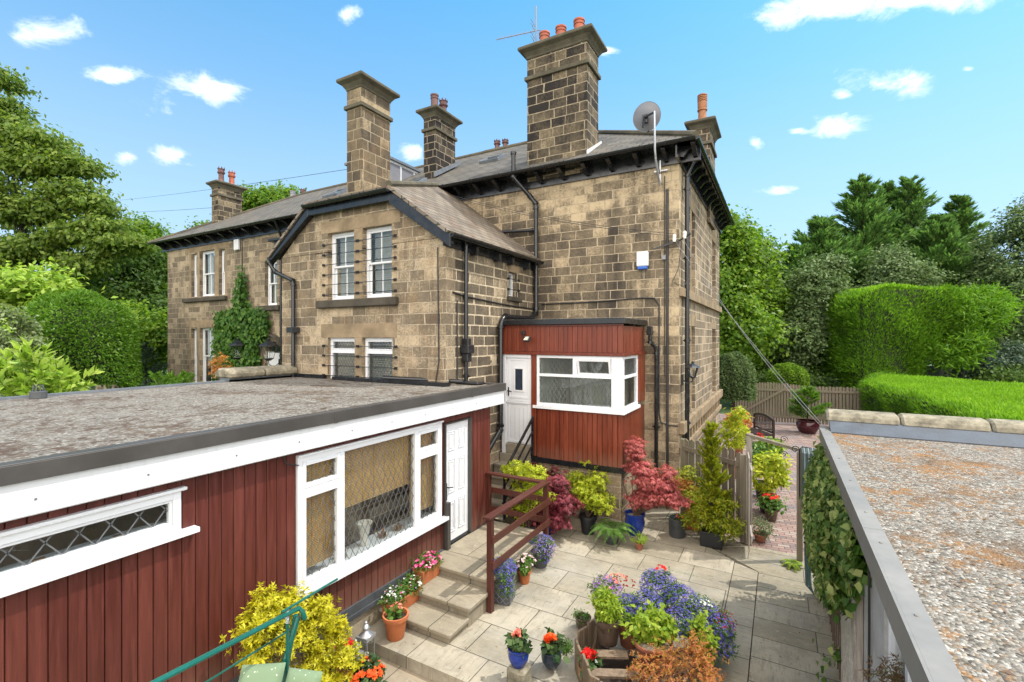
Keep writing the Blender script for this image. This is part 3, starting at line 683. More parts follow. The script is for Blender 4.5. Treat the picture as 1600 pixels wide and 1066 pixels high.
# dormer on the shared roof
D = MB(); D.box(-13.45, -11.75, 11.95, 14.0, 8.6, 10.0); o = D.build('dormer', M_black, H1)
MB().box(-13.55, -11.65, 11.85, 14.2, 10.005, 10.09).build('dormer_roof', M_lead, o)
mb = MB(FU(-11.75)); 
for a in (12.0, 12.75, 13.45): mb.box(a, a+.06, .002, .03, 9.0, 10.0)
mb.box(12.0, 14.0, .003, .028, 8.95, 9.0); mb.box(12.06,14.0,.003,.028,9.92,9.999); mb.build('window', M_white, o)
MB(FU(-11.75)).box(12.06, 14.0, .002, .012, 9.002, 9.915).build('pane', M_dish, o)
# ---- wing
WY, WX0, WX1 = 7.3, -10.5, -5.57
WW = [(-8.88,-8.04,4.70,6.20),(-7.79,-6.95,4.70,6.20),(-8.88,-8.02,2.75,3.86),(-7.79,-6.93,2.75,3.86)]
wf = wall(FV(WY), WX0, WX1, -.2, 5.78, [(a,b,z0,min(z1,5.79)) for a,b,z0,z1 in WW], .3)
for (x0, x1) in ((-8.95,-8.88),(-8.04,-7.79),(-6.95,-6.88)): wf.add([], [])
F = FV(WY)
def fw(pts): wf.prism([(a, -.3, z) for a, z in pts], (0,.3,0), 0)
fw([(WX0,5.78),(-9.30,5.78),(-9.30,6.74),(-9.35,6.74)]); fw([(-6.87,5.78),(WX1,5.78),(-6.82,6.74),(-6.87,6.74)])
F2 = wall(FV(WY), -9.3, -6.87, 5.78, 6.74, [(a,b,5.77,6.2) for a,b,_,_ in WW[:2]], .3); wf.v, n0 = wf.v, len(wf.v)
wf.v += F2.v; wf.f += [[i+n0 for i in f] for f in F2.f]; wf.mi += F2.mi
wf.build('wing_wall', M_wing, H1)
WS = [(9.72,10.12,4.84,5.42)]
wall(FU(WX1), WY+.301, YF-.01, -.2, 5.62, WS).build('wing_side_wall', M_wingside, H1)
mb = MB(FV(WY)); mb.box(-9.1, -6.72, -.2, .006, 6.205, 6.47); mb.box(-8.03, -7.80, -.2, .01, 4.70, 6.20); mb.box(-8.0, -7.81, -.2, .01, 2.75, 3.86)
mb.box(-9.1, -6.8, -.2, .005, 3.865, 4.17); mb.build_each('lintel', M_lint, H1, bevel=.006)
mb = MB(FV(WY)); mb.box(-9.16, -6.76, -.1, .11, 4.52, 4.695); mb.build('window_sill', M_sill, H1, bevel=.02)
for (a, b, z0, z1) in WW[:2]:
    o = sash(H1, FV(WY), a, b, z0+.0, z1, -.12, bars=1, blind='venetian'); sec_bars(o, FV(WY), a, b, [4.82+i*.225 for i in range(6)])
for (a, b, z0, z1) in WW[2:]:
    f = MB(FV(WY)); rect_frame(f, a, b, z0, z1, .06, -.16, -.08); f.box(a+.06, b-.06, -.159, -.075, 3.52, 3.6)
    rect_frame(f, a+.06, b-.06, 3.6, z1-.06, .025, -.14, -.07)
    o = f.build('window', M_white, H1, bevel=.004); pane(o, FV(WY), a+.06, b-.06, z0+.06, 3.52, -.12); pane(o, FV(WY), a+.085, b-.085, 3.625, z1-.085, -.11)
    leading(o, FV(WY), a+.085, b-.085, 3.625, z1-.085, -.106, .085, .13, .006); leading(o, FV(WY), a+.06, b-.06, z0+.06, 3.52, -.116, .085, .13, .006)
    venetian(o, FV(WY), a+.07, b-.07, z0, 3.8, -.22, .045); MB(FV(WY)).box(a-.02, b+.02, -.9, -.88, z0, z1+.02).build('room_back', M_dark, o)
    sec_bars(o, FV(WY), a, b, [3.02, 3.24, 3.46, 3.68])
mb = MB(FU(WX1)); mb.box(9.6, 10.24, -.2, .008, 5.425, 5.68); mb.build_each('lintel', M_lint, H1)
MB(FU(WX1)).box(9.62, 10.24, -.1, .09, 4.72, 4.835).build('window_sill', M_sill, H1, bevel=.015)
f = MB(FU(WX1)); rect_frame(f, 9.72, 10.12, 4.84, 5.42, .05, -.2, -.12); o = f.build('window', M_white, H1); pane(o, FU(WX1), 9.77, 10.07, 4.89, 5.37, -.16)
MB(FU(WX1)).box(9.7, 10.14, -.6, -.58, 4.8, 5.45).build('room_back', M_dark, o); sec_bars(o, FU(WX1), 9.78, 10.06, [5.0, 5.25])
MB(FV(WY)).box(-9.66, -9.5, .002, .012, 3.78, 3.9).build('air_brick', M_lint, H1)
# wing roof
hx0, hx1, hz = -9.35, -6.87, 6.93; ev = WX1+.2; ez = 5.9; FYW = WY-.17; cp = .34
def hipx(y): return hx1-(cp/.79)*(y-FYW)
slab_roof('wing_roof', [(hx0-.02,FYW,hz),(hx1,FYW,hz),(hipx(10.55),10.55,hz+cp*(10.55-FYW)),(hx0-.02,10.55,hz+cp*(10.55-FYW))], M_slateM, H1, .06)
zt = hz+cp*(11.05-FYW)
slab_roof('wing_roof', [(ev,FYW-.03,ez-.04),(ev,11.05,ez-.04),(hipx(11.05),11.05,zt),(hx1,FYW-.03,hz)], M_slateM, H1, .06)
slab_roof('wing_roof', [(-10.8,FYW-.03,5.82),(-10.8,11.05,5.82),(hx0,11.05,hz+.2),(hx0,FYW-.03,hz)], M_slateM, H1, .06)
MB().tube([(hx1,FYW,hz+.03),(hipx(10.5),10.5,hz+cp*(10.5-FYW)+.03)], .07, 8).build('ridge_tiles', M_cap, H1, smooth=True)
mb = MB(); mb.prism([(ev+.02,WY-.16,5.55),(ev+.02,WY-.16,5.80),(hx1,WY-.16,hz-.10),(hx1,WY-.16,hz-.36)][::-1], (0,.05,0)); mb.prism([(-10.85,WY-.16,5.62),(-10.85,WY-.16,5.86),(hx0,WY-.16,hz-.03),(hx0,WY-.16,hz-.32)], (0,.05,0))
mb.box(hx0, hx1, WY-.155, WY-.11, hz-.3, hz-.06); mb.box(hx0, hx1, WY-.11, WY-.004, hz-.26, hz-.2)
mb.prism([(-10.85,WY-.11,5.62),(-10.85,WY-.11,5.68),(hx0,WY-.11,hz-.24),(hx0,WY-.11,hz-.3)], (0,.105,0)); mb.prism([(ev,WY-.11,5.62),(ev,WY-.11,5.68),(hx1,WY-.11,hz-.24),(hx1,WY-.11,hz-.3)][::-1], (0,.105,0))
mb.build('bargeboard', M_black, H1, bevel=.006)
gutter(H1, (hx0-.05, WY-.24, hz-.09), (hx1+.05, WY-.24, hz-.09))
mb = MB(FU(WX1)); mb.box(WY-.1, YF-.02, .004, .03, 5.6, 5.78); 
for a in (8.1, 9.0, 9.6, 10.4): mb.box(a, a+.1, .03, .17, 5.55, 5.76)
mb.build('fascia', M_black, H1); gutter(H1, (ev+.04, WY-.15, 5.8), (ev+.04, YF-.05, 5.8))
# drain pipes
pipe(H1, [(-5.95,10.62,8.6),(-5.95,10.62,7.95),(-5.63,10.95,7.5),(-5.47,10.95,7.3),(-5.47,10.95,4.5),(-5.47,10.7,4.35),(-5.47,9.35,4.35),(-5.47,9.18,4.2),(-5.47,9.18,1.8),(-5.47,8.6,1.4)], .055, 'soil_pipe')
pipe(H1, [(-5.5,10.93,6.62),(-7.2,10.93,6.72),(-7.6,10.93,6.74),(-7.6,10.93,6.9)], .045, 'waste_pipe')
pipe(H1, [(-5.49,7.86,5.85),(-5.49,7.86,2.98)], .042)
mb = MB(); mb.box(-5.56, -5.36, 7.75, 7.97, 3.55, 3.72); mb.prism([(-5.54,7.78,3.38),(-5.40,7.78,3.38),(-5.40,7.94,3.38),(-5.54,7.94,3.38)], (0,0,.17)); mb.box(-5.55,-5.4,7.8,7.92,3.7,3.85); mb.build('hopper_head', M_blackm, H1, bevel=.012)
pipe(H1, [(-1.74,11.42,7.85),(-1.86,11.42,7.55),(-1.86,11.42,.05)], .05)
pipe(H1, [(-10.75,7.1,5.7),(-10.62,7.2,5.45),(-9.97,7.22,5.2),(-9.97,7.22,2.9)], .045)
MB().prism([(-10.12,7.28,3.98),(-9.82,7.28,3.98),(-9.86,7.12,3.98),(-10.08,7.12,3.98)][::-1], (0,0,.13)).build('hopper_head', M_blackm, H1)
def cable(parent, pts, r=.012, name='cable', mat=None):
    mb = MB(); mb.tube(pts, r, 6)
    return mb.build(name, mat or M_cable, parent, smooth=True)
y = YF-.02
cable(H1, [(-5.35,y,4.72),(-4,y,4.73),(-2.75,y,4.78),(-2.5,y,4.76),(-2.4,y,4.6),(-2.4,y,2.15),(-2.36,y,1.95),(-2.2,y,1.9),(-1.99,y,1.9)], .016)
cable(H1, [(-2.22,y,7.2),(-2.22,y,.05)], .03); cable(H1, [(-2.28,y,7.5),(-2.28,y,3)], .01); cable(H1, [(-5.55,7.5,4.75),(-5.55,7.9,4.7),(-5.55,9.6,4.62),(-5.55,10.9,4.6)], .018)
cable(H1, [(-5.55,7.65,4.6),(-5.55,7.65,3.0)], .012); cable(H1, [(-5.75,7.28,5.6),(-5.72,7.28,3.4),(-5.8,7.28,3.0),(-6.1,7.1,2.97)], .012)
MB().box(-2.33,-2.25,y-.05,y,5.62,5.72).build('junction_box', M_dish, H1)
# telephone insulators + wires on the corner
o = MB(); o.bar((-1.99,10.98,6.0), (-2.5,10.9,5.85), .03, .03); o.bar((-1.97,10.99,6.0), (-1.7,10.9,6.12), .03, .03); o = tag(o.build('wire_bracket', M_blackm), 'black iron bracket carrying two white insulators near the house corner', 'bracket')
for p in ((-2.05,10.93,6.07),(-1.83,10.93,6.12)): MB().lathe([(.03,-.09),(.045,-.03),(.035,0),(.045,.02),(.035,.06),(.01,.08)], p, 10).build('insulator', M_ceramic, o, smooth=True)
def sag(a, b, s, n=14): 
    a = Vector(a); b = Vector(b); return [a+(b-a)*(i/n)-Vector((0,0,4*s*(i/n)*(1-i/n))) for i in range(n+1)]
for i, dz in enumerate((0, .05)): cable(o, sag((-2.05,10.9,6.1+dz), (-7.5,10.2,7.55+dz), .12), .006, 'wire')
cable(o, [(-1.9,10.98,6.0),(-1.97,10.99,5.4),(-2.1,10.98,5.1),(-1.88,11.1,5.0),(-1.8,11.3,5.2)], .008, 'wire')

# ------------------------------------------------------------------ left house
H2 = empty('stone_house', 'tan stone house at the far left end with ivy growing round its white door', 'house', (-18, 14, 0))
LW = [(-22.05,-21.6,5.6,7.45),(-21.4,-20.29,5.6,7.5),(-19.97,-19.55,5.6,7.45),(-22.05,-21.6,1.9,4.25),(-21.4,-20.29,1.9,4.28),(-19.97,-19.55,1.9,4.25),(-16.92,-16.2,5.07,6.73),(-16.92,-16.0,1.2,3.72)]
wall(FV(YF), -24.02, XS-.001, 0, ZE, LW).build('front_wall', M_left, H2)
MB().box(-24.02, -23.72, YF+.301, YB, 0, ZE).build('end_wall', M_left, H2)
mb = MB(FV(YF))
for z0, z1 in ((5.55,7.5),(1.9,4.3)):
    for a0, a1 in ((-22.2,-22.055),(-21.595,-21.405),(-20.285,-19.975),(-19.545,-19.4)): mb.box(a0, a1, -.2, .008, z0, z1)
mb.box(-22.45, -19.3, -.2, .007, 7.505, 7.75); mb.box(-22.45, -19.3, -.2, .007, 4.305, 4.6); mb.box(-17.25, -15.95, -.2, .007, 6.74, 7.1)
mb.box(-17.08, -16.925, -.2, .008, 1.2, 4.0); mb.build_each('lintel', M_lint, H2, bevel=.008)
mb = MB(FV(YF)); mb.box(-22.56, -19.35, -.1, .14, 5.38, 5.545); mb.box(-17.3, -15.95, -.1, .14, 4.87, 5.06); mb.build('window_sill', M_sill, H2, bevel=.02)
for i, (a, b, z0, z1) in enumerate(LW[:7]): sash(H2, FV(YF), a, b, z0, z1, -.13, bars=1 if b-a > .6 else 0, blind='curtain' if i in (1, 6) else ('roller' if i == 4 else None), inner=M_room)
mb = MB(FV(YF)); mb.box(-16.9, -16.02, -.16, -.1, 1.2, 3.3); 
for z0, z1 in ((1.4,2.1),(2.3,3.15)): rect_frame(mb, -16.8, -16.12, z0, z1, .04, -.1, -.085)
o = mb.build('door', M_white, H2, bevel=.005); MB(FV(YF)).lathe([(.03,0),(.03,.02)], (-16.3, -.07, 2.25), 8).build('handle', M_blackm, o)
mb = MB(FV(YF)); mb.box(-16.9, -16.02, -.16, -.12, 3.31, 3.7); mb.build('fanlight', M_glass, H2); MB(FV(YF)).box(-16.95, -16.0, -.7, -.68, 1.2, 3.75).build('room_back', M_dark, H2)
mb = MB(); N = 12; hp = [(-16.47+.62*math.cos(math.pi*k/N), YF-.12, 3.55+.42*math.sin(math.pi*k/N)) for k in range(N+1)]
for k in range(N): mb.bar(hp[k], hp[k+1], .06, .2, up=(0,1,0))
mb.build('door_hood', M_sill, H2)
eaves(H2, FV(YF), -24.4, XS-.11, ZE, GO, .8); gutter(H2, (-24.5, YF-GO-.06, ZE+.27), (-9.1, YF-GO-.06, ZE+.27))
EXL = -24.55; RXL = EXL+(RY-EY0)
slab_roof('roof', [(EXL,EY0,EZ),(XS-.001,EY0,EZ),(XS-.001,RY,RZ),(RXL,RY,RZ)], M_slate, H2)
slab_roof('roof', [(EXL,EY1,EZ),(XS-.001,EY1,EZ),(XS-.001,RY,RZ),(RXL,RY,RZ)], M_slate, H2)
slab_roof('roof', [(EXL,EY0,EZ),(EXL,EY1,EZ),(RXL,RY,RZ)], M_slate, H2)
mb = MB(); mb.tube([(RXL,RY,RZ),(XS-.02,RY,RZ)], .09, 8); mb.tube([(EXL,EY0,EZ),(RXL,RY,RZ)], .08, 8); mb.build('ridge_tiles', M_cap, H2, smooth=True)
chimney(H2, -22.6, -22.1, 12.2, 13.3, 8.4, 10.95, M_chim, [(-22.38,12.5,.14,.75,M_chpotD,'crown'),(-22.38,12.98,.14,.72,M_chpot,'crown')], .16, .66)
rooflight(H2, -15.2, 12.6, .8, .9)
chimney(H2, -24.6, -22.9, 17.2, 17.9, 8.5, 11.6, M_chim, [(-24.2,17.5,.15,.6,M_dish,'plain'),(-23.3,17.5,.15,.62,M_chpotD,'crown')], .12, .6)
pipe(H2, [(-15.6,10.55,8.05),(-15.7,10.95,7.4),(-15.85,10.98,7.2),(-15.85,10.98,1.2)], .045)
mb = MB(); mb.box(-16.25,-15.55,10.72,11.05,7.35,7.45); mb.box(-16.0,-15.7,10.8,11.05,7.1,7.36); mb.build('hopper_head', M_blackm, H2, bevel=.02)
cable(H2, [(-18.35,y,7.9),(-18.33,y,6)], .014)
tag(MB().box(-18.75,-18.45,y-.1,y,7.3,7.72).build('junction_box', M_whited, bevel=.02), 'small white box high on the left house wall by a black cable', 'utility box')

# ------------------------------------------------------------------ wooden porch
PY, PX = 9.3, -2.73
H3 = empty('wooden_porch', 'flat-roofed porch of varnished red-brown boards with white corner window and stable door', 'porch', (-4.2, 10, 0))
MB().box(-5.55, PX-.04, PY+.05, YF-.01, -.1, 1.16).build('stone_base', M_wing, H3)
mb = MB(); mb.box(-4.72, PX+.03, PY-.02, YF-.01, 1.165, 1.27); mb.build('black_plinth', M_black, H3)
def boards(fr, a0, a1, z0, z1, w=.105, th=.02, gap=.005, d=0):
    mb = MB(fr); n = max(1, round((a1-a0)/w)); ww = (a1-a0)/n
    for i in range(n):
        x0 = a0+i*ww+gap/2; x1 = a0+(i+1)*ww-gap/2; c = .006
        mb.prism([(x0,d-th,z0),(x1,d-th,z0),(x1,d-c,z0),(x1-c,d,z0),(x0+c,d,z0),(x0,d-c,z0)], (0,0,z1-z0))
    mb.box(a0, a1, d-th-.02, d-th-.001, z0, z1)
    return mb
boards(FV(PY), -4.62, PX, 1.272, 2.33).build('front_boards', M_redporch, H3)
boards(FU(PX), PY+.02, YF-.02, 1.272, 2.33).build('side_boards', M_redporch, H3)
boards(FV(PY), -5.5, PX, 3.56, 4.10).build('front_boards', M_redporch, H3)
boards(FU(PX), PY+.02, YF-.02, 3.56, 4.10).build('side_boards', M_redporch, H3)
mb = MB(); mb.box(-5.5, PX+.05, PY-.05, PY-.001, 3.49, 3.555); mb.box(PX+.001, PX+.05, PY-.0, YF-.02, 3.49, 3.555); mb.box(-5.5, PX+.02, PY-.02, PY+.0, 4.10, 4.14)
mb.box(-4.76, -4.64, PY-.012, PY+.08, 1.28, 3.489); mb.box(PX-.08, PX+.012, 10.46, YF-.01, 2.44, 3.489); mb.build('timber_trim', M_redporch, H3, bevel=.005)
mb = MB(); mb.box(-5.52, PX+.07, PY-.08, YF-.01, 4.142, 4.25); mb.build('roof', M_black, H3, bevel=.006); MB().box(-5.50, PX+.05, PY-.06, YF-.01, 4.252, 4.262).build('roof_felt', M_felt, H3)
# corner window
mb = MB(FV(PY)); z0, z1 = 2.40, 3.487; rect_frame(mb, -4.63, -2.80, z0, z1, .06, -.07, .0); mb.box(-4.57, -2.95, -.069, .001, 3.03, 3.09); mb.box(-3.79, -3.70, -.069, .002, 3.09, 3.43); mb.box(-2.96, PX+.001, -.07, .003, z0, z1)
mb.box(-4.70, PX+.05, -.05, .06, 2.335, 2.398)
mb2 = MB(FU(PX)); rect_frame(mb2, PY+.072, 10.455, z0, z1, .06, -.07, .0); mb2.box(PY+.132, 10.395, -.069, .001, 3.03, 3.09); mb2.box(PY+.051, 10.5, -.05, .05, 2.335, 2.397)
for v, f in ((mb2.v, mb2.f),):
    b = len(mb.v); mb.v += v; mb.f += [[i+b for i in q] for q in f]; mb.mi += [0]*len(f)
W3 = mb.build('corner_window', M_white, H3, bevel=.004)
F = FV(PY)
for (a, b, c, d) in ((-4.57,-2.96,2.46,3.03),(-4.57,-3.79,3.09,3.427)): pane(W3, F, a, b, c, d, -.03); leading(W3, F, a, b, c, d, -.026, .1, .16, .005)
# open top light
Mo = F@Matrix.Translation((-3.33,0,3.43))@Matrix.Rotation(R(-14), 4, 'X'); 
mb = MB(Mo); rect_frame(mb, -.36, .36, -.345, 0, .045, .0, .045); o2 = mb.build('top_light', M_white, W3); MB(Mo).box(-.315,.315,.015,.02,-.3,-.045).build('pane', M_glass, W3); leading(W3, Mo, -.315, .315, -.3, -.045, .024, .1, .16, .005)
for (c, d) in ((2.46,3.03),(3.09,3.427)): pane(W3, FU(PX), PY+.132, 10.395, c, d, -.03)
leading(W3, FU(PX), PY+.132, 10.395, 3.09, 3.427, -.026, .1, .16, .005)
mb = MB(); mb.box(-4.6, -4.57, 9.45, YF-.02, 1.3, 3.5); mb.box(-4.56, PX-.1, YF-.06, YF-.02, 1.3, 3.48); mb.box(-5.45,PX-.05,PY+.1,YF-.02,1.28,1.3); mb.build('inner_wall', M_porch, H3)
MB(F).box(-3.6,-3.0,-.35,-.12,2.41,2.44).build('inner_shelf', M_white, H3)
MB().lathe([(.03,0),(.07,.06),(.09,.15),(.05,.2),(.06,.22)], (-3.0, 9.75, 2.4), 14).build('blue_jug', plain('pale_blue', (.12,.3,.45), .3), W3, smooth=True)
# stable door
mb = MB(F); mb.box(-5.5, -5.4, -.08, .012, 1.27, 3.487); mb.box(-5.399, -4.77, -.08, .01, 3.42, 3.487)
mb.build('door_frame', M_white, H3)
mb = MB(F); mb.box(-5.395, -4.775, -.07, -.03, 1.50, 2.43); mb.box(-5.395, -4.775, -.07, -.029, 2.445, 3.418, 0)
for (c, d) in ((1.56,2.36),(2.55,3.34)):
    rect_frame(mb, -5.36, -4.81, c-.04, d+.06, .05, -.029, -.018)
rect_frame(mb, -5.21, -4.95, 2.66, 3.2, .035, -.028, -.008); mb.box(-5.4,-4.77,-.08,-.0,2.40,2.44)
DO = mb.build('stable_door', M_white, H3, bevel=.004)
for i in range(4): MB(F).box(-5.30+i*.11, -5.296+i*.11, -.03, -.0275, 1.62, 2.3).build('groove', M_dish, DO)
MB(F).box(-5.175,-4.985,-.028,-.02,2.695,3.165).build('pane', M_navy, DO)
mb = MB(F); mb.box(-5.36,-5.33,-.028,-.015,2.55,2.75); mb.bar((-5.345,-.01,2.67),(-5.25,.03,2.66),.02,.02); mb.bar((-5.345,-.028,2.67),(-5.345,.03,2.67),.02,.02); mb.build('handle', M_blackm, DO)
# porch downpipe
mb = MB(); mb.box(-2.62,-2.5,10.78,10.9,3.92,4.12); mb.build('hopper_head', M_black, H3, bevel=.01)
pipe(H3, [(-2.56,10.84,4.0),(-2.56,10.84,3.75),(-2.45,10.97,3.65),(-2.45,10.97,.05)], .04)
# steps up to the stable door
def stepbox(mb, x0, x1, y0, y1, z0, z1, nose=.02): mb.box(x0, x1, y0, y1, z0, z1-.06); mb.box(x0-nose*0, x1, y0-nose, y1, z1-.058, z1)
mb = MB()
for i in range(7):
    zt = 1.27-.185*i
    if zt < .05: break
    y1 = PY-.03-.0-(.27*(i-1) if i else -.06); y0 = PY-.03-.27*i
    if i == 0: mb.box(-5.54, -4.77, PY-.05, PY+.04, .0, 1.27); mb.box(-5.39, -4.78, PY-.02, PY+.06, 1.271, 1.49); continue
    mb.box(-5.54, -4.73, y0, y1-.001, 0, zt-.06); mb.box(-5.54, -4.70, y0-.02, y1-.002, zt-.058, zt)
tag(mb.build('stone_steps', M_step, bevel=.008), 'stone steps climbing to the white stable door', 'steps')
hr = empty('handrail', 'black metal handrail sloping beside the stable door steps', 'handrail', (-4.6, 8.5, 0))
a = Vector((-4.66,9.2,2.15)); b = Vector((-4.66,7.9,1.22))
mb = MB(); mb.bar(a, b, .045, .04); mb.build('top_rail', M_black, hr); 
for k in (.28, .56): MB().bar(a-Vector((0,0,k)), b-Vector((0,0,k)), .03, .03).build('lower_rail', M_black, hr)
for t in (.03, .95):
    p = a+(b-a)*t; MB().bar(p-Vector((0,0,.02)), (p.x, p.y, 1.2 if t < .5 else .35), .04, .04, up=(0,1,0)).build('post', M_black, hr)

# ------------------------------------------------------------------ timber annex
AX, AE, AB = -4.78, 7.64, -10.0; AR = 2.93
H4 = empty('timber_annex', 'long flat-roofed timber annex with dark red boards, white fascia and lattice windows', 'outbuilding', (AX, 3, 0))
W4 = (3.50, 6.13, .97, 2.50); WS4 = (-.2, 2.3, 2.11, 2.47)
F = FU(AX)
bm = MB(F)
def bd(a0, a1, z0, z1):
    q = boards(F, a0, a1, z0, z1, .115, .022, .006); n = len(bm.v); bm.v += q.v; bm.f += [[i+n for i in f] for f in q.f]; bm.mi += q.mi
bd(-2.0, WS4[0], .42, 2.60); bd(WS4[0], WS4[1]+.02, .42, WS4[2]-.05); bd(WS4[0], WS4[1]+.02, WS4[3]+.03, 2.60); bd(WS4[1]+.02, W4[0], .42, 2.60)
bd(W4[0], W4[1], .42, W4[2]); bd(W4[0], W4[1], W4[3], 2.60); bd(W4[1], 6.21, .42, 2.60); bd(6.98, AE, .42, 2.60); bd(6.21, 6.98, 2.47, 2.60)
bm.build('boards', M_redwood, H4)
MB().box(AB, AX-.06, AE-.3, AE-.001, 0, 2.60).build('end_wall', M_redwood, H4)
MB().box(AB, AX-.04, -2, AE-.01, .2, .36).build('floor', M_conc, H4)
MB().box(AB, AB+.2, -2, AE-.31, .36, 2.60).build('back_wall', M_conc, H4)
MB().box(AX-.045, AX-.0, -2, 6.2, -.15, .33).build('footing', M_conc, H4)
mb = MB(F); mb.box(-2, 6.21, -.001, .03, .30, .44); mb.box(-2, 6.205, .03, .055, .28, .335); mb.box(6.98, AE, 0.001, .03, .3, .42); mb.build('damp_strip', M_felt, H4)
MB().box(AB+.0, AX+.03, -2, AE+.29, 2.60, 2.90).build('roof_deck', M_felt, H4)
MB().box(AB+.06, AX+.06, -2, AE+.25, 2.905, 2.945).build('chipping_roof', M_roofL, H4)
mb = MB(); mb.box(AX+.061, AX+.15, -2, AE+.34, 2.845, 2.975); mb.box(AX+.02, AX+.149, -2, AE+.339, 2.976, 2.984); mb.box(-5.55, AX+.06, AE+.252, AE+.34, 2.845, 2.975)
for a in (.9, 3.9, 6.8): mb.box(AX+.15, AX+.155, a, a+.06, 2.84, 2.98)
mb.build('roof_edge_trim', M_trimB, H4, bevel=.004)
mb = MB(); mb.box(AX+.031, AX+.12, -2, AE+.30, 2.60, 2.844); mb.box(AX+.121, AX+.132, -2, AE+.31, 2.60, 2.625); mb.box(-5.5, AX+.03, AE+.255, AE+.30, 2.60, 2.844); mb.box(AX+.0, AX+.12, -2, AE+.29, 2.59, 2.599)
fa = mb.build('fascia', M_whited, H4)
mb = MB(F)
for a in (1.3, 2.0, 2.75, 3.45, 4.2, 4.9, 5.6, 6.3, 7.0): pass
for a in (1.3, 2.0, 2.75, 3.45, 4.2, 4.9, 5.6, 6.3, 7.0): mb.box(a-.007, a+.007, .12, .124, 2.695, 2.71)
mb.build('screw', M_lead, fa)
mb = MB(); mb.box(AB-.02, AB+.05, -2, 7.28, 2.9, 2.985); mb.build('rear_edge', M_lead, H4); 
mb = MB(); mb.box(-8.5, -5.45, 7.1, 7.29, 2.95, 3.02); mb.tube([(-7.0,7.12,3.05),(-5.3,7.5,3.02)], .045, 10); mb.box(-10.0,-8.9,7.2,7.29,2.947,3.03); mb.build('upstand', M_black, H4)
MB().box(-5.62, -5.05, 7.62, 7.9, 2.95, 3.0).build('roof_outlet', M_blackm, H4, bevel=.02)
mb = MB(); mb.box(-10.3, -9.95, 5.72, 7.26, 2.75, 3.02); mb.build('lead_upstand', M_lead, H4)
cp_ = MB()
for i in range(2): cp_.prism([(-10.42,5.68+i*.8,3.02),(-9.86,5.68+i*.8,3.02),(-9.84,5.68+i*.8,3.14),(-10.0,5.68+i*.8,3.22),(-10.3,5.68+i*.8,3.22),(-10.44,5.68+i*.8,3.14)][::-1], (0,.78,0))
cp_.build('coping', M_cope, H4, bevel=.03)
# small long window
a0, a1, z0, z1 = WS4; mb = MB(F); rect_frame(mb, a0, a1, z0, z1, .065, -.05, .03); rect_frame(mb, a0+.065, a1-.065, z0+.065, z1-.065, .025, -.045, .015)
mb.box(a0, a1+.13, -.03, .09, z0-.05, z0-.002); mb.box(a0, a1+.04, -.03, .055, z1+.001, z1+.03)
o = mb.build('window', M_white, H4, bevel=.005); pane(o, F, a0+.09, a1-.09, z0+.09, z1-.09, -.02); leading(o, F, a0+.09, a1-.09, z0+.085, z1-.085, -.016, .2, .26, .011)
MB(F).box(a0, a1, -.25, -.06, z0+.02, z0+.05).build('inner_sill', M_white, o); 
for a in (1.35, 1.85): MB(F).box(a, a+.07, -.14, -.1, z0+.05, z0+.075).build('window_catch', M_olive, o)
# big window
a0, a1, z0, z1 = W4; mb = MB(F); rect_frame(mb, a0, a1, z0, z1, .065, -.05, .03)
m1, m2 = 4.13, 5.52
mb.box(m1-.035, m1+.035, -.05, .031, z0+.065, z1-.065); mb.box(m2-.035, m2+.035, -.05, .031, z0+.065, z1-.065)
for (x0, x1) in ((a0+.065, m1-.035), (m2+.035, a1-.065)):
    mb.box(x0, x1, -.05, .029, 2.06, 2.13)
    rect_frame(mb, x0, x1, z0+.065, 2.06, .045, -.04, .035); rect_frame(mb, x0, x1, 2.13, z1-.065, .045, -.04, .035)
mb.box(a0-.05, a1+.1, -.03, .10, z0-.06, z0-.002); mb.box(a0, a1+.03, -.03, .05, z1, z1+.025)
o = mb.build('window', M_white, H4, bevel=.005)
g = []
for (x0, x1) in ((a0+.065, m1-.035), (m2+.035, a1-.065)): g += [(x0+.045, x1-.045, z0+.11, 2.015), (x0+.045, x1-.045, 2.175, z1-.11)]
g.append((m1+.035, m2-.035, z0+.065, z1-.065))
for (x0, x1, c, d) in g: pane(o, F, x0, x1, c, d, -.01); leading(o, F, x0, x1, c, d, -.006, .105, .185, .0065)
MB(F).box(m1+.0, m2+.0, -.13, -.12, 1.66, z1-.03).build('blind', M_bamboo, o); MB(F).box(a0+.03, m1-.02, -.13, -.12, 1.12, z1-.03).build('blind', M_bamboo, o); MB(F).box(m2+.02, a1-.03, -.13, -.12, 1.16, z1-.03).build('blind', M_bamboo, o)
MB(F).box(a0, a1, -.4, -.055, z0-.02, z0+.03).build('inner_sill', M_white, o)
MB(F).box(a0-.6, a1+.5, -.75, -.7, .4, 2.55).build('inner_wall', M_wing, H4)
vz = MB(); vz.lathe([(.05,0),(.055,.02),(.05,.05),(.075,.25),(.1,.3),(.11,.32),(.1,.32),(.07,.22)], (AX-.22, 4.72, z0+.03), 20, cap=False); tag(vz.build('vase', M_ceramic, smooth=True), 'cream flared vase on the sill inside the large annex window', 'vase')
for i, a in enumerate((4.3, 5.05, 5.35)):
    q = MB()
    for k in range(26):
        t = random.uniform(0, 6.3); rr = random.uniform(.01, .07); q.bar((AX-.2+rr*math.cos(t), a+rr*math.sin(t), z0+.03), (AX-.2+rr*1.5*math.cos(t), a+rr*1.5*math.sin(t), z0+.03+random.uniform(.03,.1)), .025, .006)
    tag(q.build('ornament', M_olive), ('tan shell ornament at the left end of the annex window sill', 'tan ornament just right of the vase on the annex window sill', 'tan ornament nearest the right end of the annex window sill')[i], 'ornament')
MB(F).box(6.215, 6.975, -.06, -.02, .42, .46).build('threshold', M_felt, H4)
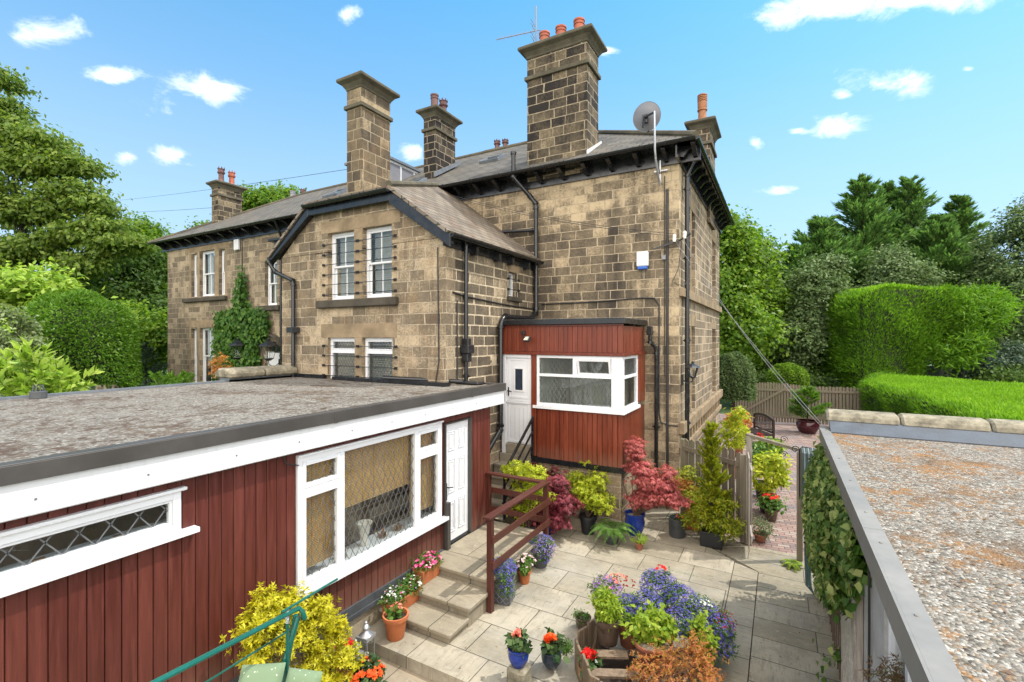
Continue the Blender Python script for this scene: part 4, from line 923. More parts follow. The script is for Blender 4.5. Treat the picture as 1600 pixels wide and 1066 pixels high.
# six-panel door
mb = MB(F); d0, d1 = 6.25, 6.93; mb.box(d0, d1, -.06, -.02, .47, 2.43)
st, mid_ = .1, .09; pw = (d1-d0-2*st-mid_)/2
for x in (d0+st, d0+st+pw+mid_):
    for (c, d) in ((.62,1.14),(1.28,1.84),(1.98,2.30)):
        rect_frame(mb, x, x+pw, c, d, .014, -.02, -.006); rect_frame(mb, x+.035, x+pw-.035, c+.035, d-.035, .02, -.02, -.008)
o = mb.build('door', M_white, H4, bevel=.004)
mb = MB(F); mb.box(6.215, 6.248, -.06, .03, .44, 2.46, 0); mb.box(6.932, 6.975, -.06, .035, .44, 2.46); mb.box(6.248, 6.932, -.06, .02, 2.435, 2.46); mb.build('door_frame', M_trimB, H4)
mb = MB(F); mb.tube([(6.3,-.02,1.4),(6.3,.04,1.4),(6.4,.045,1.38)], .009, 8); mb.box(6.28,6.32,-.02,-.012,1.18,1.46); mb.build('handle', M_blackm, o)
MB(F).box(6.20, 6.28, .03, .09, .35, 1.18).build('door_post', M_trimB, H4)
cable(H4, [(AX+.03,3.32,2.55),(AX+.04,3.35,2.47),(AX+.04,3.5,2.42)], .008)
# roof vent
mb = MB(); mb.lathe([(.10,0),(.10,.1),(.085,.11),(.085,0)], (-9.75,2.75,2.95), 16); 
for k in range(10):
    q = 2*math.pi*k/10; mb.bar((-9.75+.075*math.cos(q), 2.75+.075*math.sin(q), 3.05), (-9.75+.05*math.cos(q), 2.75+.05*math.sin(q), 3.15), .01, .01)
tag(mb.build('roof_vent', M_greypot, smooth=False), 'small grey caged vent at the back edge of the annex roof', 'vent')

# ------------------------------------------------------------------ landing, steps, brown railing
mb = MB()
mb.box(AX+.005, -3.62, 5.76, 7.62, -.1, .36); mb.box(AX+.005, -3.58, 5.72, 7.65, .362, .42)
mb.box(AX+.02, -3.62, 5.24, 5.755, -.1, .22); mb.box(AX+.02, -3.58, 5.20, 5.754, .222, .28)
mb.box(AX+.02, -3.64, 4.84, 5.235, -.1, .08); mb.box(AX+.02, -3.60, 4.80, 5.234, .082, .14)
tag(mb.build('landing_steps', M_step, bevel=.01), 'flagged landing with two broad steps outside the white six-panel door', 'steps')
rl = empty('landing_railing', 'dark brown timber railing around the annex door landing', 'railing', (-3.6, 6.2, 0))
PA, PB, PC = (-3.565,5.70), (-3.565,7.52), (-4.72,7.52)
for (x, y0, zb) in ((PA[0],PA[1],0),(PB[0],PB[1],0),(PC[0]-.02,PC[1],.42)): MB().box(x-.04, x+.04, y0-.04, y0+.04, zb, 1.32).build('post', M_redrail, rl, bevel=.004)
mb = MB(); mb.box(-3.63, -3.505, PA[1]-.1, PB[1]+.06, 1.322, 1.36); mb.box(-4.77, -3.631, PB[1]-.06, PB[1]+.06, 1.322, 1.36); mb.build('top_rail', M_redrail, rl, bevel=.005)
for z in (1.02, .66):
    MB().box(-3.524, -3.50, PA[1]-.03, PB[1]+.05, z-.05, z+.05).build('side_rail', M_redrail, rl); MB().box(-4.74, -3.61, PB[1]+.045, PB[1]+.07, z-.05, z+.05).build('side_rail', M_redrail, rl)

# ------------------------------------------------------------------ garage on the right
H5 = empty('garage', 'low roughcast garage with chipping roof, grey metal edging and stone coping', 'garage', (2, 4, 0))
wall(FL(.62), -2, 8.15, -.2, 2.42, [(3.0,4.12,1.0,2.1)], .2).build('side_wall', M_render, H5)
MB().box(.62, 9, 8.152, 8.45, -.2, 2.6).build('end_wall', M_conc, H5)
MB().box(.56, 9, -2, 8.15, 2.425, 2.52).build('roof_deck', M_felt, H5); MB().box(.6, 9, -2, 8.12, 2.524, 2.553).build('chipping_roof', M_roofR, H5)
def trimseg(y0, y1, k): 
    m = MB(); m.box(.50, .60, y0, y1, 2.556, 2.57); m.box(.485, .4995, y0, y1, 2.40, 2.57); m.box(.5, .56, y0, y1, 2.40, 2.42)
    for i in range(int((y1-y0)/.9)+1): m.lathe([(.012,0),(.01,.006)], (.55, y0+.35+i*.9, 2.571), 8)
    m.build('edge_trim', M_trimG, H5)
trimseg(-2, 4.0, 0); trimseg(4.004, 8.2, 1)
MB().box(.5, .6, 8.2, 8.26, 2.38, 2.575).build('edge_trim', M_trimG, H5)
MB().prism([(.6,7.85,2.556),(9,7.85,2.556),(9,8.15,2.68),(.6,8.15,2.68)], (0,0,.012)).build('lead_flashing', M_feltb, H5)
mb = MB(); x = .57; random.seed(3)
while x < 9:
    L = random.uniform(.8, .98); mb.prism([(x,8.12,2.66),(x,8.12,2.72),(x,8.2,2.81),(x,8.42,2.82),(x,8.52,2.72),(x,8.5,2.66)][::-1], (L-.012,0,0)); x += L
mb.build('coping_stone', M_cope, H5, bevel=.035)
mb = MB(FL(.62)); rect_frame(mb, 3.0, 4.12, 1.0, 2.1, .06, -.1, -.02); mb.box(3.52, 3.6, -.1, -.019, 1.06, 2.04); mb.box(2.95, 4.17, -.02, .03, 2.1, 2.14)
o = mb.build('window', M_white, H5, bevel=.005); pane(o, FL(.62), 3.06, 4.06, 1.06, 2.04, -.05)
MB().box(1.3, 1.32, 2.8, 4.4, .8, 2.3).build('room_back', M_room, H5)
mb = MB(FL(.62))
for sg in (1, -1):
    for i in range(-14, 16):
        c = 5.1+i*.13
        pts = []
        z0_, z1_ = .1, 1.75
        lo = z0_; hi = z1_
        # line a = c + sg*(z-.1)*.55
        def za(a): return .1+(a-c)*sg/.55
        l2, h2 = sorted((za(5.08), za(6.3))); lo = max(lo, l2); hi = min(hi, h2)
        if hi-lo > .03: mb.bar((c+sg*(lo-.1)*.55, .02+(.012 if sg > 0 else 0), lo), (c+sg*(hi-.1)*.55, .02+(.012 if sg > 0 else 0), hi), .028, .01, up=(0,1,0))
rect_frame(mb, 5.04, 6.34, .06, 1.79, .04, .005, .045)
tag(mb.build('trellis', M_pale), 'grey diamond trellis fixed to the garage wall below the ivy', 'trellis')
mb = MB(FL(.62)); mb.tube([(4.62,.02,2.38),(4.6,.02,1.6),(4.63,.02,.8),(4.6,.02,.0)], .009, 6); tag(mb.build('cable', M_cable), 'thin black cable running down the garage wall between window and trellis', 'cable')
# ------------------------------------------------------------------ foliage tools
def unit(a): return a/np.maximum(np.linalg.norm(a, axis=1, keepdims=True), 1e-6)
def rnd(n): return unit(RNG.normal(size=(n, 3)))
def leaves(name, C, D, N, L, W, mat, parent=None, fold=.0, off=None):
    """kite-shaped leaves: base C, axis D, normal N"""
    n = len(C); D = unit(D); S = unit(np.cross(D, N)); U = np.cross(S, D)
    L = np.broadcast_to(np.asarray(L, float), (n,))[:,None]; W = np.broadcast_to(np.asarray(W, float), (n,))[:,None]
    V = np.stack([C, C+D*L*.45+S*W*.5+U*W*fold, C+D*L-U*L*.08, C+D*L*.45-S*W*.5+U*W*fold], 1).reshape(-1, 3)
    me = bpy.data.meshes.new(name); me.vertices.add(n*4); me.loops.add(n*4); me.polygons.add(n)
    if parent is not None and parent.type == 'EMPTY' and off is None: V = V-np.array(parent.location)
    me.vertices.foreach_set('co', V.astype('f').ravel()); me.loops.foreach_set('vertex_index', np.arange(n*4, dtype='i'))
    me.polygons.foreach_set('loop_start', np.arange(0, n*4, 4, dtype='i')); me.polygons.foreach_set('loop_total', np.full(n, 4, 'i'))
    me.materials.append(mat); me.update(); o = bpy.data.objects.new(name, me); COL.objects.link(o)
    if parent is not None: o.parent = parent
    return o
def cluster_pts(blobs, n, clump=.3, nclump=60, shell=.55, flat=1.0):
    """points gathered in clumps that sit in the outer part of ellipsoids; returns points and outward directions"""
    vol = np.array([b[1][0]*b[1][1]*b[1][2] for b in blobs])**.72; vol = vol/vol.sum()
    P = []; O = []
    for b, w_ in zip(blobs, vol):
        c = np.array(b[0], float); r = np.array(b[1], float)
        m = max(3, int(nclump*w_*len(blobs)*.6)); d = rnd(m); q = (shell+(1-shell)*RNG.random((m, 1))**.6)*RNG.uniform(.82, 1.1, (m, 1))
        cc = c+d*r*q; k = max(m, int(n*w_)); idx = RNG.integers(0, m, k)
        rad = clump*RNG.uniform(.6, 1.4, m)
        pts = cc[idx]+RNG.normal(size=(k, 3))*(rad[idx][:,None]*.5)*np.array([1, 1, .7*flat])
        P.append(pts); O.append(unit((pts-c)/r))
    return np.concatenate(P), np.concatenate(O)
def foliage(name, blobs, n, L, W, mat, parent=None, clump=.3, nclump=60, shell=.55, droop=.2, up=.5, fold=.12, flat=1.0, var=.35):
    P, O = cluster_pts(blobs, n, clump, nclump, shell, flat); m = len(P)
    N = unit(O*.55+rnd(m)*.75+np.array([0, 0, up])); D = unit(np.cross(N, rnd(m))+O*.35-np.array([0, 0, droop]))
    s = RNG.uniform(1-var, 1+var, m)
    return leaves(name, P, D, N, L*s, W*s, mat, parent, fold)
def stems(name, base, blobs, n, r, mat, parent, spread=.05, n_sub=0):
    mb = MB(); b = Vector(base)
    for i in range(n):
        bl = blobs[RNG.integers(0, len(blobs))]; d = rnd(1)[0]; t = Vector(bl[0])+Vector(d*np.array(bl[1])*RNG.uniform(.5, .95))
        s = b+Vector((RNG.normal()*spread, RNG.normal()*spread, 0)); m = s.lerp(t, .5)+Vector((RNG.normal()*.06, RNG.normal()*.06, .04))*(t-s).length
        mb.tube([s, s.lerp(m, .6), m, t], [r, r*.8, r*.55, r*.2], 5)
    return mb.build(name, mat, parent, smooth=True, autouv=False)
def trunk(parent, base, top, r0, r1, limbs, blobs, mat=None, name='trunk'):
    mb = MB(); base = Vector(base); top = Vector(top); k = 6; pts = [base.lerp(top, i/k)+Vector((RNG.normal()*.03, RNG.normal()*.03, 0))*(top-base).length*.6*(0 < i < k) for i in range(k+1)]
    mb.tube(pts, [r0*(1-i/k)+r1*i/k for i in range(k+1)], 9)
    for i in range(limbs):
        bl = blobs[i % len(blobs)]; d = rnd(1)[0]; t = Vector(bl[0])+Vector(d*np.array(bl[1])*.7); a = pts[int(RNG.integers(max(1, k//3), k+1))]
        m = a.lerp(t, .5)+Vector((0, 0, .08))*(t-a).length; rr = max(r1*.7, .012); mb.tube([a, m, t], [rr, rr*.6, rr*.2], 5)
    return mb.build(name, mat or M_bark, parent, smooth=True, autouv=False)
# leaf materials
L_dec = leaf('broad_leaf_green', (.085,.15,.022), (.15,.23,.035), (.25,.31,.065), .5, .35)
L_dec2 = leaf('yellow_green_leaf', (.07,.15,.014), (.13,.24,.022), (.24,.34,.04), .5, .3)
L_dark = leaf('dark_shade_leaf', (.045,.095,.015), (.075,.14,.022), (.13,.2,.04), .45, .3)
L_laurel = leaf('laurel_leaf', (.17,.30,.03), (.30,.44,.055), (.48,.58,.13), .45, .8, .35)
L_pale = leaf('silvery_leaf', (.12,.17,.07), (.22,.28,.13), (.35,.40,.22), .3, .5)
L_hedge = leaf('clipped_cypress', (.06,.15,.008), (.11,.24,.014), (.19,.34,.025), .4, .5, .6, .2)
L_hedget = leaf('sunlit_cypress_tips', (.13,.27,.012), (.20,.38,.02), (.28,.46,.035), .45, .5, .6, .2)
L_clip = leaf('clipped_evergreen', (.06,.15,.012), (.105,.22,.02), (.17,.30,.035), .4, .5)
L_con = leaf('cypress_spray', (.055,.125,.035), (.10,.2,.055), (.18,.29,.09), .45, .3, .6, .2)
L_conb = leaf('blue_green_needles', (.03,.06,.045), (.05,.09,.06), (.09,.13,.08), .2, .4, .6)
L_holly = leaf('grey_green_leaf', (.07,.12,.045), (.115,.175,.065), (.18,.235,.1), .25, .3, .6, .15)
L_ivy = leaf('ivy_leaf', (.03,.09,.012), (.06,.15,.018), (.12,.21,.03), .3, .8)
L_ivyv = leaf('variegated_ivy_leaf', (.045,.10,.025), (.13,.2,.04), (.42,.44,.15), .3, 2)
L_yel = leaf('golden_leaf', (.36,.34,.012), (.55,.50,.02), (.72,.62,.05), .4, 3, .45)
L_yelg = leaf('yellow_lime_leaf', (.24,.33,.015), (.42,.47,.03), (.58,.56,.06), .4, 3)
L_lime = leaf('lime_leaf', (.16,.27,.02), (.27,.38,.03), (.4,.47,.06), .4, 3)
L_green = leaf('fresh_green_leaf', (.05,.12,.02), (.1,.2,.035), (.17,.28,.06), .35, 3)
L_acer = leaf('purple_acer_leaf', (.12,.018,.03), (.22,.035,.055), (.34,.07,.09), .35, 3)
L_acer2 = leaf('red_acer_leaf', (.28,.05,.06), (.45,.10,.10), (.6,.2,.18), .4, 3)
L_ora = leaf('orange_leaf', (.42,.13,.05), (.6,.22,.07), (.5,.34,.08), .4, 3)
L_conif = leaf('gold_conifer', (.10,.17,.012), (.28,.32,.02), (.48,.44,.03), .35, 2)
L_begl = leaf('begonia_leaf', (.03,.06,.02), (.05,.09,.03), (.09,.14,.045), .2, 4, .3)
def petal(name, a, b, c=None): return leaf(name, a, b, c or b, .3, 8, .6, .2)
F_lob = petal('lobelia_petal', (.085,.07,.38), (.15,.12,.55), (.27,.24,.68)); F_vio = petal('violet_petal', (.22,.06,.5), (.35,.12,.6), (.5,.3,.75))
F_red = petal('red_petal', (.6,.008,.012), (.8,.02,.02), (.85,.06,.04)); F_org = petal('orange_petal', (.8,.09,.015), (.9,.16,.03), (.9,.06,.02))
F_pink = petal('pink_petal', (.75,.4,.5), (.85,.6,.68), (.9,.8,.85)); F_mag = petal('magenta_petal', (.6,.03,.18), (.75,.06,.28), (.85,.4,.5))
F_white = petal('white_petal', (.75,.73,.68), (.85,.84,.8)); F_dkr = petal('dark_red_petal', (.22,.01,.02), (.3,.02,.03), (.4,.03,.03)); F_lil = petal('lilac_petal', (.35,.2,.4), (.5,.33,.5), (.6,.5,.6)); F_cor = petal('coral_petal', (.8,.15,.12), (.85,.3,.22))

def blobsum(lst): return [((x, y, z), (a, b, c)) for x, y, z, a, b, c in lst]
def tree(label, cat, blobs, n, L, W, mat, base, group=None, clump=.8, ncl=90, limbs=10, r0=.3, shell=.5, core=True, name='tree', droop=.2, flat=1.0):
    base = Vector((blobs[0][0][0]+.3, blobs[0][0][1]+.6, base[2])); e = empty(name, label, cat, tuple(base), group)
    foliage('crown', blobs, n, L, W, mat, e, clump, ncl, shell, droop, flat=flat)
    top = Vector(blobs[0][0]); trunk(e, base, (base[0]*.6+top.x*.4, base[1]*.6+top.y*.4, top.z), r0, r0*.3, limbs, blobs)
    return e
def atb(px, py, d, rx, ry, rz=None): p = at(px, py, d); return ((p.x, p.y, p.z), (rx, ry, rz if rz is not None else rx))

# ---- left side trees
random.seed(5)
SPR = [atb(*q, 25, rx, 1.2, rz) for q, rx, rz in (((20,330),2.2,.8),((-8,120),1.0,.6),((-5,165),1.1,.6),((12,195),1.2,.5),((30,215),1.3,.5),((70,222),1.4,.5),((100,250),1.3,.5),((128,262),1.0,.4),((60,262),1.8,.6),((20,250),2,.7),((110,300),1.8,.6),((150,322),1.3,.45),((70,325),2,.7),((165,352),1.3,.45),((120,365),2,.6),((60,385),2.2,.7),((10,400),2.2,.7),((175,385),1.4,.5),((130,415),2,.6),((205,380),1.1,.4),((80,440),2.2,.6),((30,450),2.2,.6),((-20,300),2.4,.9),((-20,190),1.6,.7))]
tree('tall spreading beech with long drooping branches at the left edge', 'tree', SPR, 44000, .24, .13, L_dec, gnd(-60, 640, 1.1), 'trees in the left background', .62, 330, 40, .16, .25, droop=.45, flat=.5)
tree('dark-leaved tree standing behind the clipped dome bush', 'tree', [atb(190,440,30,2.8,2,3), atb(150,500,29,3,2,2.6), atb(225,420,31,1.6,2,2), atb(215,500,29,2,2,2.6)], 26000, .24, .14, L_dark, gnd(190, 600, 1.1), 'trees in the left background', .8, 130, 12, .3)
tree('yellow-green lime tree rising beside the left end of the stone house', 'tree', [atb(225,430,33,2.6,3,2.6), atb(250,470,32,2.2,2,2.4), atb(215,380,34,1.8,2,1.8), atb(250,400,34,1.6,2,1.4)], 22000, .24, .16, L_dec2, gnd(235, 590, 1.1), 'trees in the left background', .7, 110, 10, .3)
tree('leafy ash tree whose top shows above the left house roof', 'tree', [atb(425,322,44,3,3,1.6), atb(385,345,44,2,2,1.3), atb(445,312,45,1.8,2,1), atb(340,360,45,1.5,2,1), atb(405,330,44,1.5,2,1.3)], 12000, .28, .2, L_dec2, at(420,520,44), 'trees in the left background', .7, 80, 10, .35)
tree('olive green bush of broad leaves below the lime tree', 'bush', [atb(215,520,24,1.6,1.5,1.6), atb(240,540,23.5,1.1,1,1.3), atb(190,545,23,1.1,1,1)], 9000, .2, .12, L_dec2, gnd(215, 600, 1.1), None, .5, 60, 8, .1, name='bush')
tree('tall pale green laurel mass behind the clipped dome bush', 'bush', [atb(20,490,17,1.7,1.5,1.5), atb(70,470,18,1.5,1.4,1.2), atb(110,500,18,1.2,1.2,1.0), atb(-30,540,16,1.6,1.4,1.5), atb(25,560,15.5,1.4,1,1)], 15000, .24, .12, L_laurel, gnd(30, 640, 1.1), None, .5, 90, 8, .1, name='bush')
tree('whitish green shrub at the left edge under the beech', 'bush', [atb(0,520,13.5,.9,.8,1.0), atb(12,560,13.5,.8,.8,.6)], 5000, .12, .08, L_pale, gnd(0, 660, 1.1), None, .3, 40, 6, .06, name='bush')
# clipped dome
def dome(label, c, r, n, mat, L, W, name='bush', cat='bush'):
    e = empty(name, label, cat, (c[0], c[1], c[2]-r[2])); d = rnd(n); d[:,2] = np.where(d[:,2] < -.8, -d[:,2], d[:,2]); P = np.array(c)+d*np.array(r)*RNG.uniform(.93, 1.05, (n,1))*(1+.05*np.sin(d[:,:1]*9+d[:,1:2]*7))
    lowm = d[:,2] < 0; h_ = np.linalg.norm(d[:,:2], axis=1, keepdims=True); P[lowm,:2] = (np.array(c)[:2]+(P[:,:2]-np.array(c)[:2])/np.maximum(h_,.05))[lowm]; leaves('crown', P, unit(d*.8+rnd(n)*.7), unit(d+rnd(n)*.8), L*RNG.uniform(.6,1.3,n), W, mat, e)
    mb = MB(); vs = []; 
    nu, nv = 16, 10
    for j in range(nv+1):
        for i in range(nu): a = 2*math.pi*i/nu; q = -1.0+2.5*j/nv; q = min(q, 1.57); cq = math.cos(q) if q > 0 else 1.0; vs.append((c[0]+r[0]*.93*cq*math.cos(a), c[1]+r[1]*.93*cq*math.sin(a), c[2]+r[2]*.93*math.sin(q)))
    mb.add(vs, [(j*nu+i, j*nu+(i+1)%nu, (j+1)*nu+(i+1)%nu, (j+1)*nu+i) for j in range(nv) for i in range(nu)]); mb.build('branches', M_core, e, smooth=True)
    trunk(e, (c[0], c[1], c[2]-r[2]-.3), c, .08, .04, 0, [((0,0,0),(1,1,1))]); return e
p = at(122, 538, 17); dome('large dark green clipped dome bush left of the stone gate pillar', p, (1.75,1.6,1.75), 26000, L_clip, .13, .05)
p = at(1146, 592, 19.5); dome('pale clipped dome bush at the far corner of the house', p, (.75,.8,1.0), 9000, L_holly, .09, .06)
p = at(1230, 592, 27); dome('round bright green bush left of the parked car', p, (.95,.9,.8), 9000, L_dec2, .11, .07)
# near laurel with large leaves
def laurel(label, base, heads, n_leaf, mat, Lf, Wf, name='shrub', stemr=.012):
    e = empty(name, label, 'shrub', tuple(base)); P = []; D = []; N = []; mb = MB()
    for h in heads:
        h = Vector(h); b = Vector(base)+Vector((RNG.normal()*.1, RNG.normal()*.1, 0)); mid = b.lerp(h, .5)+Vector((RNG.normal()*.05, RNG.normal()*.05, .1)); pts = [b, mid, h]; mb.tube(pts, [stemr, stemr*.7, stemr*.3], 5)
        ax = (h-mid).normalized()
        for k in range(n_leaf):
            t = RNG.random(); q = mid.lerp(h, .25+.75*t); a = RNG.uniform(0, 6.28); s = ax.orthogonal().normalized(); s = Matrix.Rotation(a, 3, ax) @ s
            d = (s*(1.05-t*.6)+ax*(.25+t*.8)).normalized(); P.append(q); D.append(d); N.append((ax*1.0-s*.2+Vector(rnd(1)[0])*.3).normalized())
    mb.build('stems', M_stemg, e, smooth=True, autouv=False)
    n = len(P); leaves('foliage', np.array(P), np.array(D), np.array(N), Lf*RNG.uniform(.7,1.2,n), Wf*RNG.uniform(.8,1.2,n), mat, e, fold=.18); return e
hd = []; NL = 17
for px, py, d in ((10,560,12.2),(25,545,12),(45,560,12),(60,570,12.3),(75,585,12.2),(90,592,12.3),(100,600,12.4),(118,600,12.6),(20,590,12),(45,590,12.1),(65,600,12.2),(85,605,12.3),(5,600,12),(30,610,12),(-15,570,12),(-20,600,12),(55,612,12),(98,588,12.9),(35,575,12.4),(72,612,12.1),(100,614,12.3),(15,620,12),(50,600,12),(-5,585,12),(85,575,12.7)):
    for k in range(3): p = at(px+RNG.normal()*10, py+RNG.normal()*7, d+RNG.normal()*.3); p.z += .12; hd.append(p)
b = gnd(45, 690, 1.1); laurel('glossy light green laurel with large upright leaves behind the annex roof', at(45,650,12.6), hd, NL, L_laurel, .30, .115)
# young firs, yew, pillar, pots seen over the annex roof
def conifer(label, base, H, Rb, mat, n=9000, Lf=.16, Wf=.035, tiers=None, name='conifer', group=None, lean=0, cat='conifer', rise=.25, start=.08, jag=.35, droop=.25, tr=None, taper=.85):
    e = empty(name, label, cat, tuple(base), group); base = Vector(base); nb = tiers or 70; P = []; D = []; N = []; mb = MB(); per = max(6, n//nb)
    top = base+Vector((lean, 0, H)); mb.tube([base, base.lerp(top, .5), top], [tr or H*.018, (tr or H*.018)*.6, .01], 7)
    for i in range(nb):
        t = start+(1-start)*(i+RNG.random())/nb; a = RNG.uniform(0, 6.28); ln = Rb*((1-t)**taper)*RNG.uniform(1-jag, 1.1)+Rb*.04
        if t < .2: ln *= .75+t
        o = base.lerp(top, t); d = Vector((math.cos(a), math.sin(a), rise+.5*t)).normalized(); end = o+d*ln; mb.tube([o, end], [max(.008, H*.003), .004], 4)
        m = max(5, int(per*(.35+ln/Rb))); u = RNG.random(m)**.7; pts = np.array(o)+np.outer(u, np.array(d)*ln); side = np.cross(np.array(d), (0,0,1)); wd = ln*.28*(1-u*.6)
        s = RNG.normal(size=m)*.6; pts = pts+side*(s*wd)[:,None]; pts[:,2] += RNG.normal(size=m)*ln*.045-np.abs(s)*wd*droop
        dd = np.array(d)*.9+side*np.sign(s)[:,None]*RNG.uniform(.1,.8,(m,1))+np.array([0,0,.15])+RNG.normal(size=(m,3))*.15
        P.append(pts); D.append(dd); N.append(np.array([0,0,1])+RNG.normal(size=(m,3))*.45)
    P = np.concatenate(P); D = np.concatenate(D); N = np.concatenate(N); leaves('foliage', P, D, N, Lf*RNG.uniform(.6,1.3,len(P)), Wf*RNG.uniform(.7,1.3,len(P)), mat, e)
    mb.build('trunk', M_bark, e, smooth=True, autouv=False); return e
conifer('low green fir with layered branches behind the annex roof', gnd(205,640,1.1)+Vector((0,0,-.2)), 1.9, 1.1, L_clip, 5000, .12, .03, 60)
conifer('blue-green spruce with brown tips beside the stone gate pillar', gnd(228,625,1.1)+Vector((0,0,-.1)), 2.6, 1.3, L_conb, 6000, .13, .03, 60)
laurel('drooping dark yew bush under the left house window', at(270,620,15.6), [at(270+RNG.normal()*18, 582+abs(RNG.normal())*14, 15.6+RNG.normal()*.4) for _ in range(46)], 40, L_clip, .12, .03)
g = empty('gate_pillar', 'square stone gate pillar with flat cap beyond the annex roof', 'pillar', tuple(at(196,640,20))); p = at(196,600,20)
MB().box(p.x-.28, p.x+.28, p.y-.28, p.y+.28, 0.9, p.z+.5).build('shaft', M_left, g); MB().box(p.x-.34, p.x+.34, p.y-.34, p.y+.34, p.z+.5, p.z+.72).build('cap', M_cope, g, bevel=.03)
p = at(170,600,21); MB().box(p.x-2.6, p.x+1.2, p.y, p.y+.3, .9, 2.35)
tag(MB().box(p.x-2.5, p.x+.8, p.y+.4, p.y+.7, .9, 2.0).build('garden_wall', M_left), 'low stone garden wall in shade left of the gate pillar', 'wall')

# ---- potted plants helper
def pot_mesh(parent, x, y, z, r, h, mat, kind='round', soil=M_soil):
    mb = MB(); c = (x, y, z)
    if kind == 'round': mb.lathe([(r*.68,0),(r*.72,h*.05),(r*.93,h*.82),(r*1.06,h*.83),(r*1.08,h),(r*.95,h),(r*.9,h*.85),(r*.85,h*.8)], c, 24, cap=False)
    elif kind == 'belly': mb.lathe([(r*.6,0),(r*.66,h*.04),(r*.95,h*.35),(r*1.02,h*.6),(r*.93,h*.82),(r*1.05,h*.92),(r*1.07,h),(r*.92,h),(r*.86,h*.85)], c, 26, cap=False)
    elif kind == 'oval': mb.lathe([(r*.86,0),(r*.9,h*.03),(r*1.0,h*.92),(r*1.04,h*.94),(r*1.04,h),(r*.93,h),(r*.9,h*.88)], c, 26, cap=False)
    elif kind == 'bowl': mb.lathe([(r*.55,0),(r*.8,h*.3),(r*.96,h*.8),(r*1.04,h*.86),(r*1.06,h),(r*.96,h),(r*.9,h*.85)], c, 28, cap=False)
    elif kind == 'square': mb.lathe([(r*.85,0),(r*1.0,h),(r*.92,h),(r*.88,h*.85)], c, 4, cap=False); mb.v = [(c[0]+(v[0]-c[0])*math.cos(R(45))*1.35-(v[1]-c[1])*math.sin(R(45))*1.35, c[1]+(v[0]-c[0])*math.sin(R(45))*1.35+(v[1]-c[1])*math.cos(R(45))*1.35, v[2]) for v in mb.v]
    o = mb.build('pot', mat, parent, smooth=kind != 'square')
    if kind == 'square': s = MB().box(x-r*.82, x+r*.82, y-r*.82, y+r*.82, z+h*.8, z+h*.86)
    else: s = MB().lathe([(r*.88, h*.84),(r*.4, h*.88),(.001, h*.89)], c, 18)
    s.build('soil', soil, parent); return o
def flowers(parent, pts, r, mat, per=6, name='flowers'):
    """small rosettes of petals facing up and outward"""
    C = []; D = []; N = []
    for p, o in pts:
        n0 = unit(np.array([o])*.6+np.array([[0,0,.7]])+rnd(1)*.35)[0]; s = unit(np.cross(n0, rnd(1)))[0]; t = np.cross(n0, s)
        for k in range(per): a = 2*math.pi*k/per; d = s*math.cos(a)+t*math.sin(a)+n0*RNG.uniform(.1,.6); C.append(np.array(p)); D.append(d); N.append(n0+RNG.normal(size=3)*.15)
    m = len(C); return leaves(name, np.array(C), np.array(D), np.array(N), r*RNG.uniform(.8,1.2,m), r*.85, mat, parent, fold=-.1)
def surf(blobs, n, top=True):
    P, O = [], []
    vol = np.array([b[1][0]*b[1][1] for b in blobs]); vol /= vol.sum()
    for b, w_ in zip(blobs, vol):
        m = max(1, int(round(n*w_))); d = rnd(m); d[:,2] = np.abs(d[:,2]) if top else d[:,2]; P.append(np.array(b[0])+d*np.array(b[1])*RNG.uniform(.92,1.12,(m,1))); O.append(d)
    return list(zip(np.concatenate(P), np.concatenate(O)))
def potted(label, x, y, z=0, pot=(.14,.26,M_terra,'round'), soil=M_soil, name='potted_plant', cat='potted plant'):
    e = empty(name, label, cat, (x, y, z)); pot_mesh(e, x, y, z, *pot, soil=soil); return e
def twigs(e, base, blobs, n, r=.008, mat=None): return stems('stems', base, blobs, n, r, mat or M_stemb, e, .02)
def lobelia(e, blobs, nf, ng, mat=None, fr=.013, gl=.05):
    foliage('foliage', blobs, ng, gl, gl*.3, L_green, e, .06, 60, .5); m = surf(blobs, nf, False)
    return flowers(e, m, fr, mat or F_lob, 4)
def acer(e, base, blobs, n, mat, L=.055, W=.012, st=10, clump=.09, ncl=140):
    """cut-leaf maple: narrow drooping leaflets radiating from each leaf"""
    twigs(e, base, blobs, st, .012); P, O = cluster_pts(blobs, n//5, clump, ncl, .45, .6); P = np.repeat(P, 5, 0); m = len(P); a = np.tile(np.linspace(-1.1, 1.1, 5), m//5)
    o = np.repeat(unit(O[:, :]*np.array([1,1,.2])+rnd(len(O))*.5), 5, 0); s = unit(np.cross(o, np.tile([0,0,1.], (m,1)))); D = o*np.cos(a)[:,None]+s*np.sin(a)[:,None]-np.array([0,0,.75]); N = np.tile([0,0,1.], (m,1))+o*.5
    return leaves('foliage', P, D, N, L*RNG.uniform(.7,1.3,m), W, mat, e)
